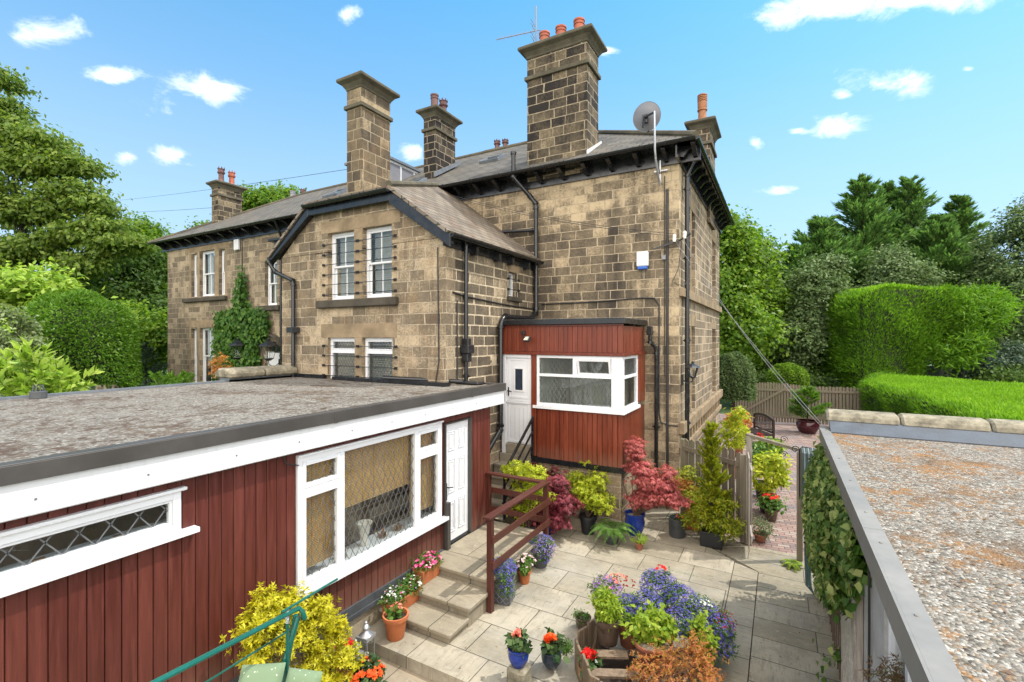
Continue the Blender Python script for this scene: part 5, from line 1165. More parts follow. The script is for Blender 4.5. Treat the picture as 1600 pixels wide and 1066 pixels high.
def whorled(e, base, blobs, n_tips, mat, L=.05, W=.017, st=12, per=8, stemm=None):
    """shrub whose leaves sit in rosettes at the shoot tips"""
    twigs(e, base, blobs, st, .009, stemm); P, O = cluster_pts(blobs, n_tips, .1, 120, .35)
    ax = unit(O*.6+np.array([0,0,.6])+rnd(len(P))*.5); s = unit(np.cross(ax, rnd(len(P)))); t = np.cross(ax, s); C = np.repeat(P, per, 0); m = len(C); a = np.tile(np.arange(per)*2*math.pi/per, len(P))+RNG.normal(size=m)*.2
    S = np.repeat(s, per, 0); T = np.repeat(t, per, 0); A = np.repeat(ax, per, 0); k = RNG.uniform(.0,.9,(m,1)); D = S*np.cos(a)[:,None]+T*np.sin(a)[:,None]+A*k; C = C+A*RNG.uniform(-.02,.02,(m,1))
    return leaves('foliage', C, D, A+RNG.normal(size=(m,3))*.2, L*RNG.uniform(.7,1.2,m), W*RNG.uniform(.8,1.2,m), mat, e, fold=.1)
# ------------------------------------------------------------------ plants on the patio
# purple acer
x, y = gnd(850, 822).xy; x, y = -4.0, 8.75
e = potted('purple-leaved cut-leaf maple in a dark blue glazed pot below the porch steps', -4.02, 8.55, 0, (.17,.32,M_blue,'belly'))
acer(e, (-4.02,8.55,.28), [((-4.28,8.5,1.12),(.34,.3,.24)),((-3.85,8.5,1.1),(.34,.28,.24)),((-4.0,8.5,.75),(.5,.35,.26)),((-3.6,8.4,.72),(.34,.24,.2)),((-4.1,8.35,.42),(.45,.28,.2)),((-4.42,8.4,.65),(.3,.22,.25)),((-3.75,8.3,.42),(.3,.2,.14))], 20000, L_acer, .075, .018, 14)
# yellow shrub behind the railing
e = potted('yellow-green shrub with pebble-topped pot behind the brown railing', -4.12, 7.85, 0, (.24,.26,M_greypot,'round'), M_gravel)
whorled(e, (-4.12,7.85,.22), [((-4.4,8.0,1.32),(.34,.24,.14)),((-4.05,7.9,1.34),(.36,.24,.14)),((-3.85,7.8,1.0),(.24,.2,.2)),((-4.15,7.9,1.0),(.36,.2,.14)),((-4.2,7.9,.6),(.25,.2,.12))], 640, L_yelg, .07, .026, 9, 7)
# lime shrub in black pot
x, y = -3.32, 8.95
e = potted('airy yellow-green shrub in a tall black plastic pot', x, y, 0, (.17,.36,M_plastic,'round'))
whorled(e, (x,y,.3), [((x-.02,y,.78),(.36,.3,.24)),((x+.28,y-.05,.66),(.28,.24,.2)),((x-.26,y,1.0),(.18,.16,.17)),((x+.2,y+.05,1.08),(.2,.16,.15)),((x+.0,y,.98),(.26,.22,.16)),((x-.06,y,1.38),(.05,.05,.06))], 820, L_yelg, .06, .022, 14, 8)
# fern
def fern(e, x, y, z, nf, Lf, mat):
    P = []; D = []; N = []; mb = MB()
    for i in range(nf):
        a = 2*math.pi*i/nf+RNG.normal()*.15; L = Lf*RNG.uniform(.7,1.1); pts = []
        for k in range(15):
            t = k/14; r = L*(t*.95); zz = L*(1.15*t-1.25*t*t)*RNG.uniform(.98,1.02); pts.append(Vector((x+r*math.cos(a), y+r*math.sin(a), z+zz)))
        mb.tube(pts, [.006*(1-k/16) for k in range(15)], 4)
        for k in range(1, 15):
            ax = (pts[k]-pts[k-1]).normalized(); s = ax.cross(Vector((0,0,1))).normalized()
            for q in (0, .5):
                pp = pts[k-1].lerp(pts[k], q)
                for sg in (1, -1): P.append(pp); D.append(s*sg+ax*.45+Vector((0,0,-.15))); N.append(Vector((0,0,1)))
    n = len(P); t = np.tile(np.repeat(np.linspace(.35,1,14),4), nf)
    W = .02*np.ones(n); LL = .13*np.sin(np.pi*np.clip(t*.95+.05,0,1))**.6*Lf/.5
    leaves('fronds', np.array(P), np.array(D), np.array(N), np.maximum(LL,.03), .026, mat, e); mb.build('stems', M_stemg, e, autouv=False)
e = potted('green fern with arching fronds in a low dark pot', -2.78, 8.75, 0, (.16,.2,M_greypot,'round')); fern(e, -2.78, 8.75, .2, 15, .52, L_green)
e = potted('tiny pale herb in a small terracotta pot at the front of the row', -2.25, 8.72, 0, (.075,.12,M_terraR,'round')); foliage('foliage', [((-2.25,8.72,.18),(.12,.12,.09))], 500, .04, .015, L_lime, e, .05, 20)
# red acer
x, y = -2.5, 9.35
e = potted('tall coral-red maple with layered branches in a deep blue pot', x, y, 0, (.19,.42,M_blue,'belly'), M_gravel)
acer(e, (x,y,.38), [((x+.02,y,1.7),(.16,.14,.24)),((x+.12,y,1.35),(.28,.2,.14)),((x+.35,y,1.12),(.42,.28,.14)),((x+.45,y+.05,.9),(.42,.3,.14)),((x+.7,y,.82),(.3,.22,.1)),((x+.62,y,1.33),(.13,.12,.09)),((x+.2,y,.75),(.3,.24,.14))], 17000, L_acer2, .08, .017, 16, .1, 150)
MB().tube([(x,y,.38),(x-.1,y,.62),(x-.24,y,.95)], [.022,.018,.008], 6).build('stems', M_stemb, e)
# grey ribbed pot with pansies
x, y = gnd(1058,838).xy
e = potted('grey ribbed resin pot with pansies in front of the terracotta box', x, y, 0, (.15,.36,M_greypot,'oval')); 
mb = MB()
for k in range(36): a = 2*math.pi*k/36; mb.bar((x+.147*math.cos(a), y+.147*math.sin(a), .03), (x+.156*math.cos(a), y+.156*math.sin(a), .32), .008, .006)
mb.build('rib', M_greypot, e); foliage('foliage', [((x,y,.36),(.11,.11,.05))], 300, .045, .02, L_begl, e, .05, 20); flowers(e, surf([((x,y,.38),(.1,.1,.05))], 9), .025, F_org, 5); flowers(e, surf([((x,y,.38),(.1,.1,.05))], 6), .025, F_lob, 5)
# orange terracotta box with yellow-orange acer
x, y = gnd(1077,828).xy; x += .05; y += .12
e = empty('potted_plant', 'orange-tinged maple in a tall square terracotta planter', 'potted plant', (x, y, 0))
MB().box(x-.12, x+.12, y-.12, y+.12, 0, .42).build('pot', M_terra, e, bevel=.01); MB().box(x-.1, x+.1, y-.1, y+.1, .42, .425).build('soil', M_soil, e)
acer(e, (x,y,.42), [((x-.15,y+.1,1.05),(.2,.18,.22)),((x-.05,y,.75),(.28,.22,.14)),((x-.3,y,.9),(.14,.14,.1)),((x+.15,y,.7),(.25,.2,.14)),((x+.2,y+.05,.45),(.22,.2,.14))], 6500, L_conif, .06, .015, 9)
foliage('orange_leaves', [((x-.25,y-.05,.95),(.2,.16,.05)),((x-.08,y-.1,.83),(.18,.12,.05))], 700, .055, .016, L_ora, e, .06, 30)
# golden conifer in black square pot
x, y = -1.12, 9.6
e = conifer('tall narrow golden conifer in a black square pot before the picket fence', (x,y,.25), 1.95, .42, L_conif, 12000, .085, .022, 150, name='potted_plant', cat='potted plant', rise=.7, taper=.4, start=.02, jag=.75)
off_ = e.location.copy(); 
q = MB().box(x-.19, x+.19, y-.19, y+.19, 0, .27); q.box(x-.2,x+.2,y-.2,y+.2,.24,.275).build('pot', M_plastic, e, bevel=.01)
foliage('low_foliage', [((x-.2,y-.1,.5),(.3,.25,.2)),((x+.25,y-.1,.45),(.3,.25,.18)),((x,y,.75),(.4,.3,.25))], 5000, .08, .015, L_conif, e, .1, 90)
# picket fence + gate
def picket(label, A, B, H, n, arch=.0, name='picket_fence', mat=M_grey, group=None):
    e = empty(name, label, 'fence', (A[0], A[1], 0), group); A = Vector((*A, 0)); B = Vector((*B, 0)); d = (B-A).normalized(); s = d.cross(Vector((0,0,1))); L = (B-A).length
    for zz in (.3, H-.22): MB().bar(A+s*.03+Vector((0,0,zz)), B+s*.03+Vector((0,0,zz)), .035, .09).build('rail', mat, e)
    for i in range(n):
        p = A.lerp(B, (i+.5)/n)-s*.012; h = H+arch*math.sin(math.pi*(i+.5)/n)+RNG.normal()*.01; w_ = L/n*.39
        mb = MB(); mb.prism([p-d*w_+Vector((0,0,.05)), p+d*w_+Vector((0,0,.05)), p+d*w_+Vector((0,0,h-.04)), p+Vector((0,0,h)), p-d*w_+Vector((0,0,h-.04))], s*.02); mb.build('picket', mat, e)
    for p in (A, B): MB().box(p.x-.05, p.x+.05, p.y-.05, p.y+.05, 0, H-.03).build('post', mat, e)
    return e
picket('weathered picket fence between the house corner and the open gate', (-1.86,10.92), (-.62,9.98), 1.68, 9, .05)
g = empty('garden_gate', 'narrow wooden gate standing open, seen edge on', 'gate', (-.5, 9.7, 0))
a = Vector((-.52,9.85,0)); b = Vector((-.47,9.30,0)); d = (b-a).normalized(); s = d.cross(Vector((0,0,1)))
for i in range(6):
    p = a.lerp(b, (i+.5)/6); MB().prism([p-d*.045+Vector((0,0,.12)), p+d*.045+Vector((0,0,.12)), p+d*.045+Vector((0,0,1.75)), p-d*.045+Vector((0,0,1.75))], s*.02).build('gate_board', M_pale, g)
for z in (.35, 1.5): MB().bar(a+Vector((.03,0,z)), b+Vector((.03,0,z)), .03, .09).build('gate_rail', M_pale, g)
ar = empty('garden_gateway', 'two weathered posts joined by a sloping top bar at the path', 'gateway', (-.4, 9.8, 0))
MB().box(-.56, -.47, 9.90, 9.99, 0, 2.02).build('post', M_pale, ar, bevel=.006); MB().box(.24, .33, 9.62, 9.71, 0, 1.86).build('post', M_grey, ar, bevel=.006)
MB().bar((-.56,9.97,2.04), (.36,9.64,1.90), .09, .05).build('top_bar', M_grey, ar)
# things beyond the gate
def greenpot(label, px, py, dz, r, pot, leafm, blobs, n, L, W, fl=None, z=0):
    p = gnd(px, py, z); x, y = p.x, p.y; e = potted(label, x, y, z, pot); foliage('foliage', [((x+bx, y+by, z+bz), rr) for bx, by, bz, rr in blobs], n, L, W, leafm, e, .12, 60)
    if fl: flowers(e, surf([((x+fl[0], y+fl[1], z+fl[2]), fl[3])], fl[4]), fl[5], fl[6], 6)
    return e
greenpot('cream-edged leafy shrub in a dark pot just beyond the gate', 1199, 800, 0, .2, (.2,.34,M_plastic,'round'), L_yelg, [(0,0,.75,(.38,.35,.32)),(.1,0,1.1,(.3,.28,.22))], 1400, .1, .05)
greenpot('bright green bushy plant in a dark pot at the edge of the block paving', 1192, 776, 0, .2, (.2,.35,M_plastic,'round'), L_green, [(0,0,1.0,(.36,.3,.3))], 1200, .09, .045)
greenpot('red geranium in a brown pot beyond the gate', 1205, 812, 0, .15, (.14,.24,M_brownpot,'round'), L_green, [(0,0,.36,(.2,.18,.12))], 450, .07, .05, (0,0,.48,(.15,.14,.07),22,.04,F_red))
greenpot('small heather-like plant low beside the gate board', 1188, 845, 0, .15, (.12,.14,M_terraR,'round'), L_holly, [(0,0,.25,(.18,.15,.14))], 700, .05, .015)
greenpot('green and yellow plant in a raised pot by the bench', 1203, 722, 0, .2, (.2,.34,M_terraR,'round'), L_lime, [(0,0,.52,(.34,.3,.2))], 1000, .11, .05, (-.3,0,.75,(.15,.15,.1),12,.05,F_red))
greenpot('orange-leaved shrub beside the house wall before the bench', 1152, 712, 0, .2, (.2,.4,M_terraR,'round'), L_ora, [(0,0,1.15,(.36,.4,.25))], 1000, .12, .05, (.1,0,1.35,(.2,.2,.1),16,.06,F_red))
greenpot('yellow-leaved shrub against the house side wall', 1148, 745, 0, .2, (.2,.4,M_terraR,'round'), L_yelg, [(0,0,1.2,(.32,.4,.42)),(.1,0,1.75,(.2,.2,.2))], 1500, .11, .04)
# wrought iron plant stand
ps = MB(); p = gnd(1212,765); 
for dx in (-.2, .12): ps.tube([(p.x+dx,p.y,0),(p.x+dx,p.y,1.3)], .014, 6)
for z in (.45, .9, 1.28):
    ps.bar((p.x-.2,p.y,z),(p.x+.12,p.y,z),.02,.012); ps.tube([(p.x+.12+.09*(1-k/14)*math.cos(k*.75)+.06, p.y, z+.02+.09*(1-k/14)*math.sin(k*.75)) for k in range(13)], .009, 5)
tag(ps.build('plant_stand', M_blackm), 'black wrought iron plant stand with scrolls beyond the gate', 'plant stand')
# bench
p = gnd(1172,694); be = empty('garden_bench', 'dark wooden garden bench with a curved slatted back by the fence', 'bench', (p.x, p.y, 0)); Mb = Matrix.Translation((p.x, p.y+.2, 0))@Matrix.Rotation(R(-62), 4, 'Z')
for lx in (-.7, .7):
    for ly in (0, .48): MB(Mb).box(lx-.03, lx+.03, ly-.03, ly+.03, 0, .95 if ly else .62).build('leg', M_bench, be)
    MB(Mb).box(lx-.035, lx+.035, -.05, .5, .62, .66).build('armrest', M_bench, be)
MB(Mb).box(-.72, .72, -.05, .5, .40, .44).build('seat', M_bench, be)
mb = MB(Mb)
for i in range(14): x_ = -.62+i*.095; mb.box(x_-.015, x_+.015, .47, .49, .5, .93+.1*math.cos(x_*2.2))
for i in range(10): x0_ = -.7+i*.14; mb.bar((x0_,.48,.95+.1*math.cos(x0_*2.2)),(x0_+.14,.48,.95+.1*math.cos((x0_+.14)*2.2)),.04,.06)
mb.bar((-.7,.48,.5),(.7,.48,.5),.03,.05); mb.build('backrest', M_bench, be)
# far fence and double gates
YG = picket('tall weathered plank gates with a diagonal brace closing the block-paved yard', (-1.9,24.3), (1.0,24.9), 1.72, 26, .12, 'yard_gate')
picket('grey picket fence joining the yard gates to the tall hedge', (1.05,24.9), (3.6,25.3), 1.72, 20, .0)
MB().bar((-1.7,24.20,.35), (.2,24.6,1.6), .03, .09).build('gate_brace', M_grey, YG)
# small conifer in maroon pot
p = gnd(1262,676); e = conifer('small layered green conifer in a glossy maroon pot by the far fence', (p.x,p.y,.4), 1.35, .95, L_clip, 4200, .15, .035, 40, name='potted_plant', cat='potted plant', taper=.5, start=.15)
MB().lathe([(.28,0),(.4,.2),(.42,.35),(.36,.45),(.41,.5),(.34,.5)], (p.x,p.y,0), 22, cap=False).build('pot', M_maroon, e, smooth=True)
# car behind the fence
p = at(1292,604,30); cz = p.z; car = empty('parked_car', 'dark car half hidden behind the far fence with a pale windscreen', 'car', (p.x, p.y, 0)); Mc = Matrix.Translation((p.x, p.y, 0))@Matrix.Rotation(R(15), 4, 'Z')
prof = [(-2.1,.3),(-2.15,.75),(-1.2,.95),(-.5,1.42),(.9,1.45),(1.7,1.0),(2.1,.9),(2.15,.35)]
mb = MB(Mc); mb.prism([(a,-.85,z) for a, z in prof], (0,1.7,0)); mb.build('body', M_carw, car, bevel=.06)
mb = MB(Mc); mb.prism([(-1.16,-.72,1.0),(-.54,-.68,1.41),(-.54,.68,1.41),(-1.16,.72,1.0)], (-.03,0,.04)); mb.build('windscreen', M_whited, car)
mb = MB(Mc); mb.prism([(-.4,-.865,1.0),(1.3,-.865,1.02),(.8,-.865,1.36),(-.3,-.865,1.36)], (0,.01,0)); mb.build('side_window', M_navy, car)
for a in (-1.4, 1.35):
    for s_ in (-.8, .8):
        q = MB(Mc@Matrix.Translation((a, s_, .32))@Matrix.Rotation(R(90), 4, 'X')); q.lathe([(.2,-.1),(.32,-.1),(.32,.1),(.2,.1)], n=18); q.build('wheel', M_plastic, car)

# ---- lobelia pots by the rail
x, y = gnd(777,945).xy; y += .16
e = empty('potted_plant', 'square grey lattice planter overflowing with violet lobelia beside the railing post', 'potted plant', (x, y, 0)); Mp = Matrix.Translation((x, y, 0))@Matrix.Rotation(R(12), 4, 'Z')
mb = MB(Mp); mb.prism([(-.15,-.15,0),(.15,-.15,0),(.15,.15,0),(-.15,.15,0)], (0,0,.36)); mb.box(-.165,.165,-.165,.165,.33,.37); mb.build('pot', M_greypot, e, bevel=.006)
mb = MB(Mp)
for fr_ in (0, 90):
    Mq = Matrix.Rotation(R(fr_), 4, 'Z')
    for i in range(-3, 4):
        for sg in (1, -1):
            c = i*.1; lo = max(0, (-.14-c)*sg if sg > 0 else (c-.14)); 
            pts_ = [(c+sg*t*.3, .02+t*.3) for t in np.linspace(0, 1, 9)]; pts_ = [q for q in pts_ if -.14 <= q[0] <= .14]
            if len(pts_) > 1: mb.bar(Mq@Vector((pts_[0][0],-.153,pts_[0][1])), Mq@Vector((pts_[-1][0],-.153,pts_[-1][1])), .006, .008, up=tuple(Mq@Vector((0,1,0))))
mb.build('lattice', M_dish, e)
lobelia(e, [((x,y,.47),(.19,.18,.13)),((x+.13,y-.12,.3),(.09,.07,.16))], 1500, 1400, F_lob); flowers(e, [((x+.02,y,.63),np.array([0,0,1.])),((x-.02,y+.03,.62),np.array([0,0,1.])),((x+.03,y+.04,.62),np.array([0,0,1.]))], .035, F_org, 6)
x, y = gnd(816,914).xy; y += .08
e = potted('pale pink busy lizzie in a terracotta pot between the two lobelia pots', x, y, 0, (.10,.2,M_terra,'round')); foliage('foliage', [((x,y,.3),(.15,.14,.11))], 700, .05, .025, L_green, e, .05, 30); flowers(e, surf([((x,y,.31),(.16,.15,.13))], 34), .03, F_pink, 5)
x, y = gnd(840,888).xy; y += .1
e = potted('blue and white lobelia mound in a round grey pot by the landing corner', x, y, 0, (.16,.24,M_greypot,'round')); lobelia(e, [((x,y,.36),(.24,.2,.17)),((x+.12,y-.08,.25),(.12,.1,.14))], 900, 1500, F_lob); flowers(e, surf([((x+.08,y-.03,.34),(.22,.18,.16))], 500, False), .009, F_lil, 4, 'pale_flowers')
# window boxes on the steps
def trough(label, cx, cy, z, L, Wd, Hh, mat, blobs, n, fl):
    e = empty('planter', label, 'planter', (cx, cy, z)); mb = MB(); w2, l2 = Wd/2, L/2
    vs = []
    for (k, zz) in ((.82,0),(1,Hh),(.9,Hh),(.86,Hh-.03)): vs += [(cx-w2*k, cy-l2*(1-(1-k)*.4), z+zz), (cx+w2*k, cy-l2*(1-(1-k)*.4), z+zz), (cx+w2*k, cy+l2*(1-(1-k)*.4), z+zz), (cx-w2*k, cy+l2*(1-(1-k)*.4), z+zz)]
    fs = [(3,2,1,0),(12,13,14,15)]+[(i*4+k, i*4+(k+1)%4, (i+1)*4+(k+1)%4, (i+1)*4+k) for i in range(3) for k in range(4)]
    mb.add(vs, fs); mb.build('pot', mat, e, bevel=.006)
    foliage('foliage', [((cx+a, cy+b, z+c), r) for a, b, c, r in blobs], n, .05, .016, L_green, e, .05, 50)
    for mt, k, r in fl: flowers(e, surf([((cx+a, cy+b, z+c), q) for a, b, c, q in blobs], k), r, mt, 5)
    return e
trough('terracotta trough of magenta and white petunias on the top step', -4.58, 5.55, .28, .42, .2, .2, M_terra, [(0,.08,.24,(.14,.16,.11)),(0,-.1,.24,(.13,.14,.1))], 900, [(F_mag,45,.035),(F_white,10,.02)])
trough('long terracotta trough of small white daisies on the middle step', -4.55, 4.98, .14, .6, .2, .19, M_terra, [(0,.15,.24,(.14,.2,.1)),(0,-.15,.24,(.13,.18,.1))], 1500, [(F_white,36,.022),(F_lil,40,.014),(F_mag,8,.02)])
e = potted('bright orange plastic pot with a small coral begonia on the lowest step', -4.33, 4.62, 0, (.155,.3,M_terra,'round')); foliage('foliage', [((-4.33,4.62,.3),(.08,.08,.06))], 120, .07, .045, L_green, e, .04, 12); flowers(e, surf([((-4.35,4.66,.36),(.07,.06,.04))], 8), .03, F_cor, 5)
# lanterns
def lantern(label, x, y, z, w, h):
    e = empty('lantern', label, 'lantern', (x, y, z), 'metal lanterns by the wall'); M = Matrix.Translation((x, y, z))@Matrix.Rotation(R(8), 4, 'Z'); mb = MB(M)
    for sx in (-1, 1):
        for sy in (-1, 1): mb.box(sx*w-.01*(sx>0)-.0, sx*w+.01*(sx<0), sy*w-.01*(sy>0), sy*w+.01*(sy<0), .03, h)
    mb.box(-w-.01, w+.01, -w-.01, w+.01, 0, .03); mb.box(-w-.01, w+.01, -w-.01, w+.01, h, h+.02); mb.build('frame', M_galv, e)
    mb = MB(M); mb.prism([(-w-.01,-w-.01,h+.021),(w+.01,-w-.01,h+.021),(w+.01,w+.01,h+.021),(-w-.01,w+.01,h+.021)], (0,0,.02)); mb.lathe([(w*1.1,h+.04),(w*.45,h+.09),(.03,h+.1),(.045,h+.13),(.03,h+.16),(.012,h+.17),(.02,h+.19),(.005,h+.21)], n=12); mb.build('lid', M_galv, e, smooth=True)
    for k in range(4): MB(M@Matrix.Rotation(R(90*k), 4, 'Z')).box(-w+.01, w-.01, w-.006, w-.004, .03, h).build('pane', M_glass, e)
    MB(M).lathe([(.035,.03),(.035,.15),(.005,.155)], n=14).build('candle', M_ceramic, e)
x, y = -4.42, 4.2; lantern('taller metal lantern standing beside the lowest step', x, y, -.15, .075, .34)
lantern('shorter metal lantern in front of the taller one', -4.38, 4.0, -.15, .06, .24)
e = potted('red geranium half hidden behind the golden shrub', -4.5, 3.93, -.15, (.1,.2,M_terraR,'round')); foliage('foliage', [((-4.5,3.93,.12),(.12,.12,.1))], 300, .05, .03, L_green, e, .05, 20); flowers(e, surf([((-4.48,3.93,.2),(.1,.1,.08))], 26), .032, F_red, 6)
e = potted('orange begonia in a pot at the bottom edge beside the lanterns', -3.98, 3.78, -.15, (.14,.2,M_terraR,'round')); foliage('foliage', [((-3.98,3.78,.14),(.18,.17,.11))], 500, .075, .05, L_begl, e, .06, 30); flowers(e, surf([((-3.98,3.78,.17),(.17,.17,.1))], 26), .04, F_org, 7)
# golden shrub
bx, by = -4.3, 3.3
e = empty('shrub', 'large golden-yellow shrub growing against the dark red annex wall', 'shrub', (bx, by, -.15))
GB = [at(412,945,4.62), at(400,980,4.5), at(425,960,4.7), at(455,945,4.85), at(500,955,5.05), at(522,985,5.2), at(470,985,4.9), at(495,1020,5.0), at(398,1020,4.55), at(540,1030,5.2), at(485,1060,4.9), at(435,1060,4.7), at(520,1075,5.0), at(440,1000,4.75)]
whorled(e, (bx,by,-.1), [((p.x,p.y,p.z),(.12,.12,.14)) for p in GB], 2100, L_yel, .05, .018, 34, 9)
# garden swing
sw = empty('garden_swing', 'green tubular swing seat frame with pale green leafy cushions at the bottom edge', 'garden swing', (-2.5, 1.6, -.15))
A = at(236,1070,2.6); B = at(467,950,3.6); dv = (B-A).normalized(); A0 = A-dv*.7; SX = dv.cross(Vector((0,0,1))).normalized()
MB().tube([A0, B, B+Vector((.02,.015,-.03)), B+Vector((.03,.03,-.09))], .018, 12).build('canopy_rail', M_greenp, sw, smooth=True)
MB().tube([at(440,957,3.45), at(527,905,3.95)], .009, 8).build('canopy_rod', M_greenp, sw, smooth=True)
MB().tube([at(300,1080,2.75), at(452,985,3.75)], .007, 8).build('cross_rod', M_greenp, sw, smooth=True)
q0 = at(462,962,3.62); MB().tube([q0, q0+Vector((-.45,.0,-1.75))], .02, 10).build('leg', M_greenp, sw, smooth=True); MB().tube([q0+Vector((.03,0,0)), q0+Vector((.05,-.75,-1.75))], .02, 10).build('leg', M_greenp, sw, smooth=True)
h = at(449,975,3.5); MB().tube([h+Vector((0,0,.03)), h+Vector((0,0,-1.0))], .012, 8).build('hanger', M_greenp, sw, smooth=True); MB().tube([h+Vector((0,0,.1))+Vector((.012*math.cos(k*1.2), .012*math.sin(k*1.2), -k*.0016)) for k in range(60)], .003, 4).build('spring', M_galv, sw)
def leafprint():
    k = NT('leaf_print_fabric'); o = k.coord('Object'); v = k.n('ShaderNodeTexVoronoi'); v.inputs['Scale'].default_value = 32; v.distance = 'MINKOWSKI'; v.inputs['Exponent'].default_value = .8; k.l(k.map(o, (1,1,.5), rot=(.3,.5,.8)), v.inputs['Vector'])
    c = k.mix(k.mr(v.outputs['Distance'], .22, .3), (.44,.47,.37), (.14,.2,.115)); return k.fin(c, .9)
M_print = leafprint()
def cushion(name, c, sx, sy, sz, rot, parent):
    M = Matrix.Translation(c)@rot; n = 12; vs = []; fs = []
    for s_ in (1, -1):
        b_ = len(vs)
        for i in range(n+1):
            for j in range(n+1):
                a_, b2 = i/n*2-1, j/n*2-1; hh = ((1-a_**4)*(1-b2**4))**.5; vs.append((a_*sx, b2*sy, s_*sz*hh))
        for i in range(n):
            for j in range(n):
                q = (b_+i*(n+1)+j, b_+(i+1)*(n+1)+j, b_+(i+1)*(n+1)+j+1, b_+i*(n+1)+j+1); fs.append(q if s_ > 0 else q[::-1])
    return MB(M).add(vs, fs).build(name, M_print, parent, smooth=True)
cushion('cushion', at(405,1072,3.35), .15, .13, .05, Matrix.Rotation(R(35), 4, 'Z')@Matrix.Rotation(R(50), 4, 'X'), sw); cushion('cushion', at(470,1079,3.3), .13, .12, .05, Matrix.Rotation(R(20), 4, 'Z')@Matrix.Rotation(R(60), 4, 'X'), sw)

# ---- big planter group (front right)
x0, x1, y0, y1 = -1.95, -.86, 4.55, 5.6
pl = empty('wooden_planter', 'square box of upright grooved decking boards holding the lobelia pots', 'planter', ((x0+x1)/2, (y0+y1)/2, 0))
pb = [gnd(905,1010), gnd(960,1062), gnd(1120,1100), gnd(1135,960)]
pts = [(-2.05,5.15),(-1.7,4.6),(-.86,4.45),(-.84,5.75)]
def boardrow(A, B, n, h0, h1, nm='board'):
    A = Vector((*A,0)); B = Vector((*B,0)); d = (B-A).normalized(); s = d.cross(Vector((0,0,1))); L = (B-A).length
    for i in range(n):
        p = A.lerp(B, (i+.5)/n); w_ = L/n*.44; h = RNG.uniform(h0, h1); mb = MB(); mb.prism([p-d*w_-s*.012, p+d*w_-s*.012, p+d*w_+s*.012, p-d*w_+s*.012], (0,0,h))
        for k in range(6): q = p-d*w_+d*(2*w_*(k+.5)/6)+s*.013; mb.bar(q+Vector((0,0,.01)), q+Vector((0,0,h-.005)), w_*.2, .006, up=tuple(s))
        mb.build(nm, M_deck, pl)
boardrow((-2.08,5.2),(-1.68,4.62),6,.36,.46); boardrow((-1.68,4.58),(-.9,4.42),7,.42,.5); boardrow((-.84,4.5),(-.82,5.7),9,.4,.5); boardrow((-2.08,5.25),(-1.9,5.75),3,.4,.46)
MB().bar((-1.98,5.05,.3),(-1.5,5.3,.3),.12,.025).build('shelf', M_deck, pl); MB().bar((-1.8,4.8,.3),(-1.3,5.05,.3),.12,.025).build('shelf', M_deck, pl)
MB().box(-1.9,-.9,4.7,5.6,.02,.1).build('bed', M_soil, pl)
p = gnd(945,1010,.3); x, y = p.x+.0, p.y+.12
e = potted('lime-green leafy plant in a tall ribbed brown glazed pot on the planter edge', x, y, .28, (.15,.3,M_brownpot,'round')); foliage('foliage', [((x,y,.68),(.15,.15,.15)),((x-.04,y,.82),(.1,.1,.1))], 1300, .055, .022, L_lime, e, .06, 50, droop=0); flowers(e, [((x+.03,y,.93),np.array([0,0,1.]))], .03, F_mag, 6)
p = gnd(1020,1000,.46); x, y = p.x, p.y
e = potted('wide terracotta bowl full of yellow-green broad leaves and pebbles', x, y, .22, (.21,.24,M_terraR,'bowl'), M_gravel); foliage('foliage', [((x-.02,y+.05,.62),(.2,.18,.13)),((x-.12,y,.54),(.16,.13,.1)),((x+.08,y+.04,.6),(.14,.12,.12))], 1000, .07, .04, L_lime, e, .07, 70, droop=0)
p = gnd(1095,990,.5); x, y = p.x, p.y
e = potted('spreading yellow-green shrub right of the terracotta bowl', x, y, .12, (.12,.2,M_plastic,'round')); foliage('foliage', [((x,y,.5),(.13,.12,.12)),((x+.08,y-.08,.42),(.1,.1,.12)),((x-.02,y+.05,.6),(.06,.06,.1))], 520, .06, .03, L_lime, e, .06, 40, droop=0)
LOB = []
for (px, py, zz, rr) in ((948,922,.6,.19),(982,950,.55,.16),(1030,917,.68,.23),(1066,940,.62,.2),(1098,958,.52,.18),(1122,978,.45,.17),(1128,1008,.3,.13),(1062,972,.5,.17),(1012,946,.62,.18),(1090,985,.42,.15)): q = gnd(px, py, zz); LOB.append(((q.x, q.y, zz), (rr, rr*.95, rr*.85)))
for i, (lab, bl, nf) in enumerate((('violet lobelia mound at the back left of the board planter', LOB[:1], 700), ('deep blue lobelia in the middle of the board planter', LOB[1:2], 1100), ('largest lobelia mound at the top of the board planter, topped by one red bloom', LOB[2:4], 2600), ('blue lobelia trailing over the right side of the board planter', LOB[4:], 4200))):
    c = bl[0][0]; e = potted(lab, c[0], c[1], .1, (.14,.3,M_terraR,'round'), cat='lobelia'); lobelia(e, bl, nf, nf, (F_vio if i == 0 else F_lob), .0105)
    if i == 0: flowers(e, surf([((c[0]+.12,c[1]+.05,.74),(.12,.1,.06))], 16), .028, F_cor, 5); flowers(e, surf([((c[0]+.2,c[1]+.08,.72),(.14,.1,.06))], 46), .016, F_dkr, 5)
    if i == 2: flowers(e, surf([((c[0]+.02,c[1],.92),(.05,.05,.03))], 6), .035, F_red, 6)
    if i == 3: flowers(e, surf([((c[0]-.02,c[1]-.0,c[2]+.12),(.13,.09,.045))], 34), .022, F_white, 5); flowers(e, surf([((LOB[5][0][0]+.08,LOB[5][0][1],.5),(.12,.16,.12))], 60), .012, F_dkr, 5)
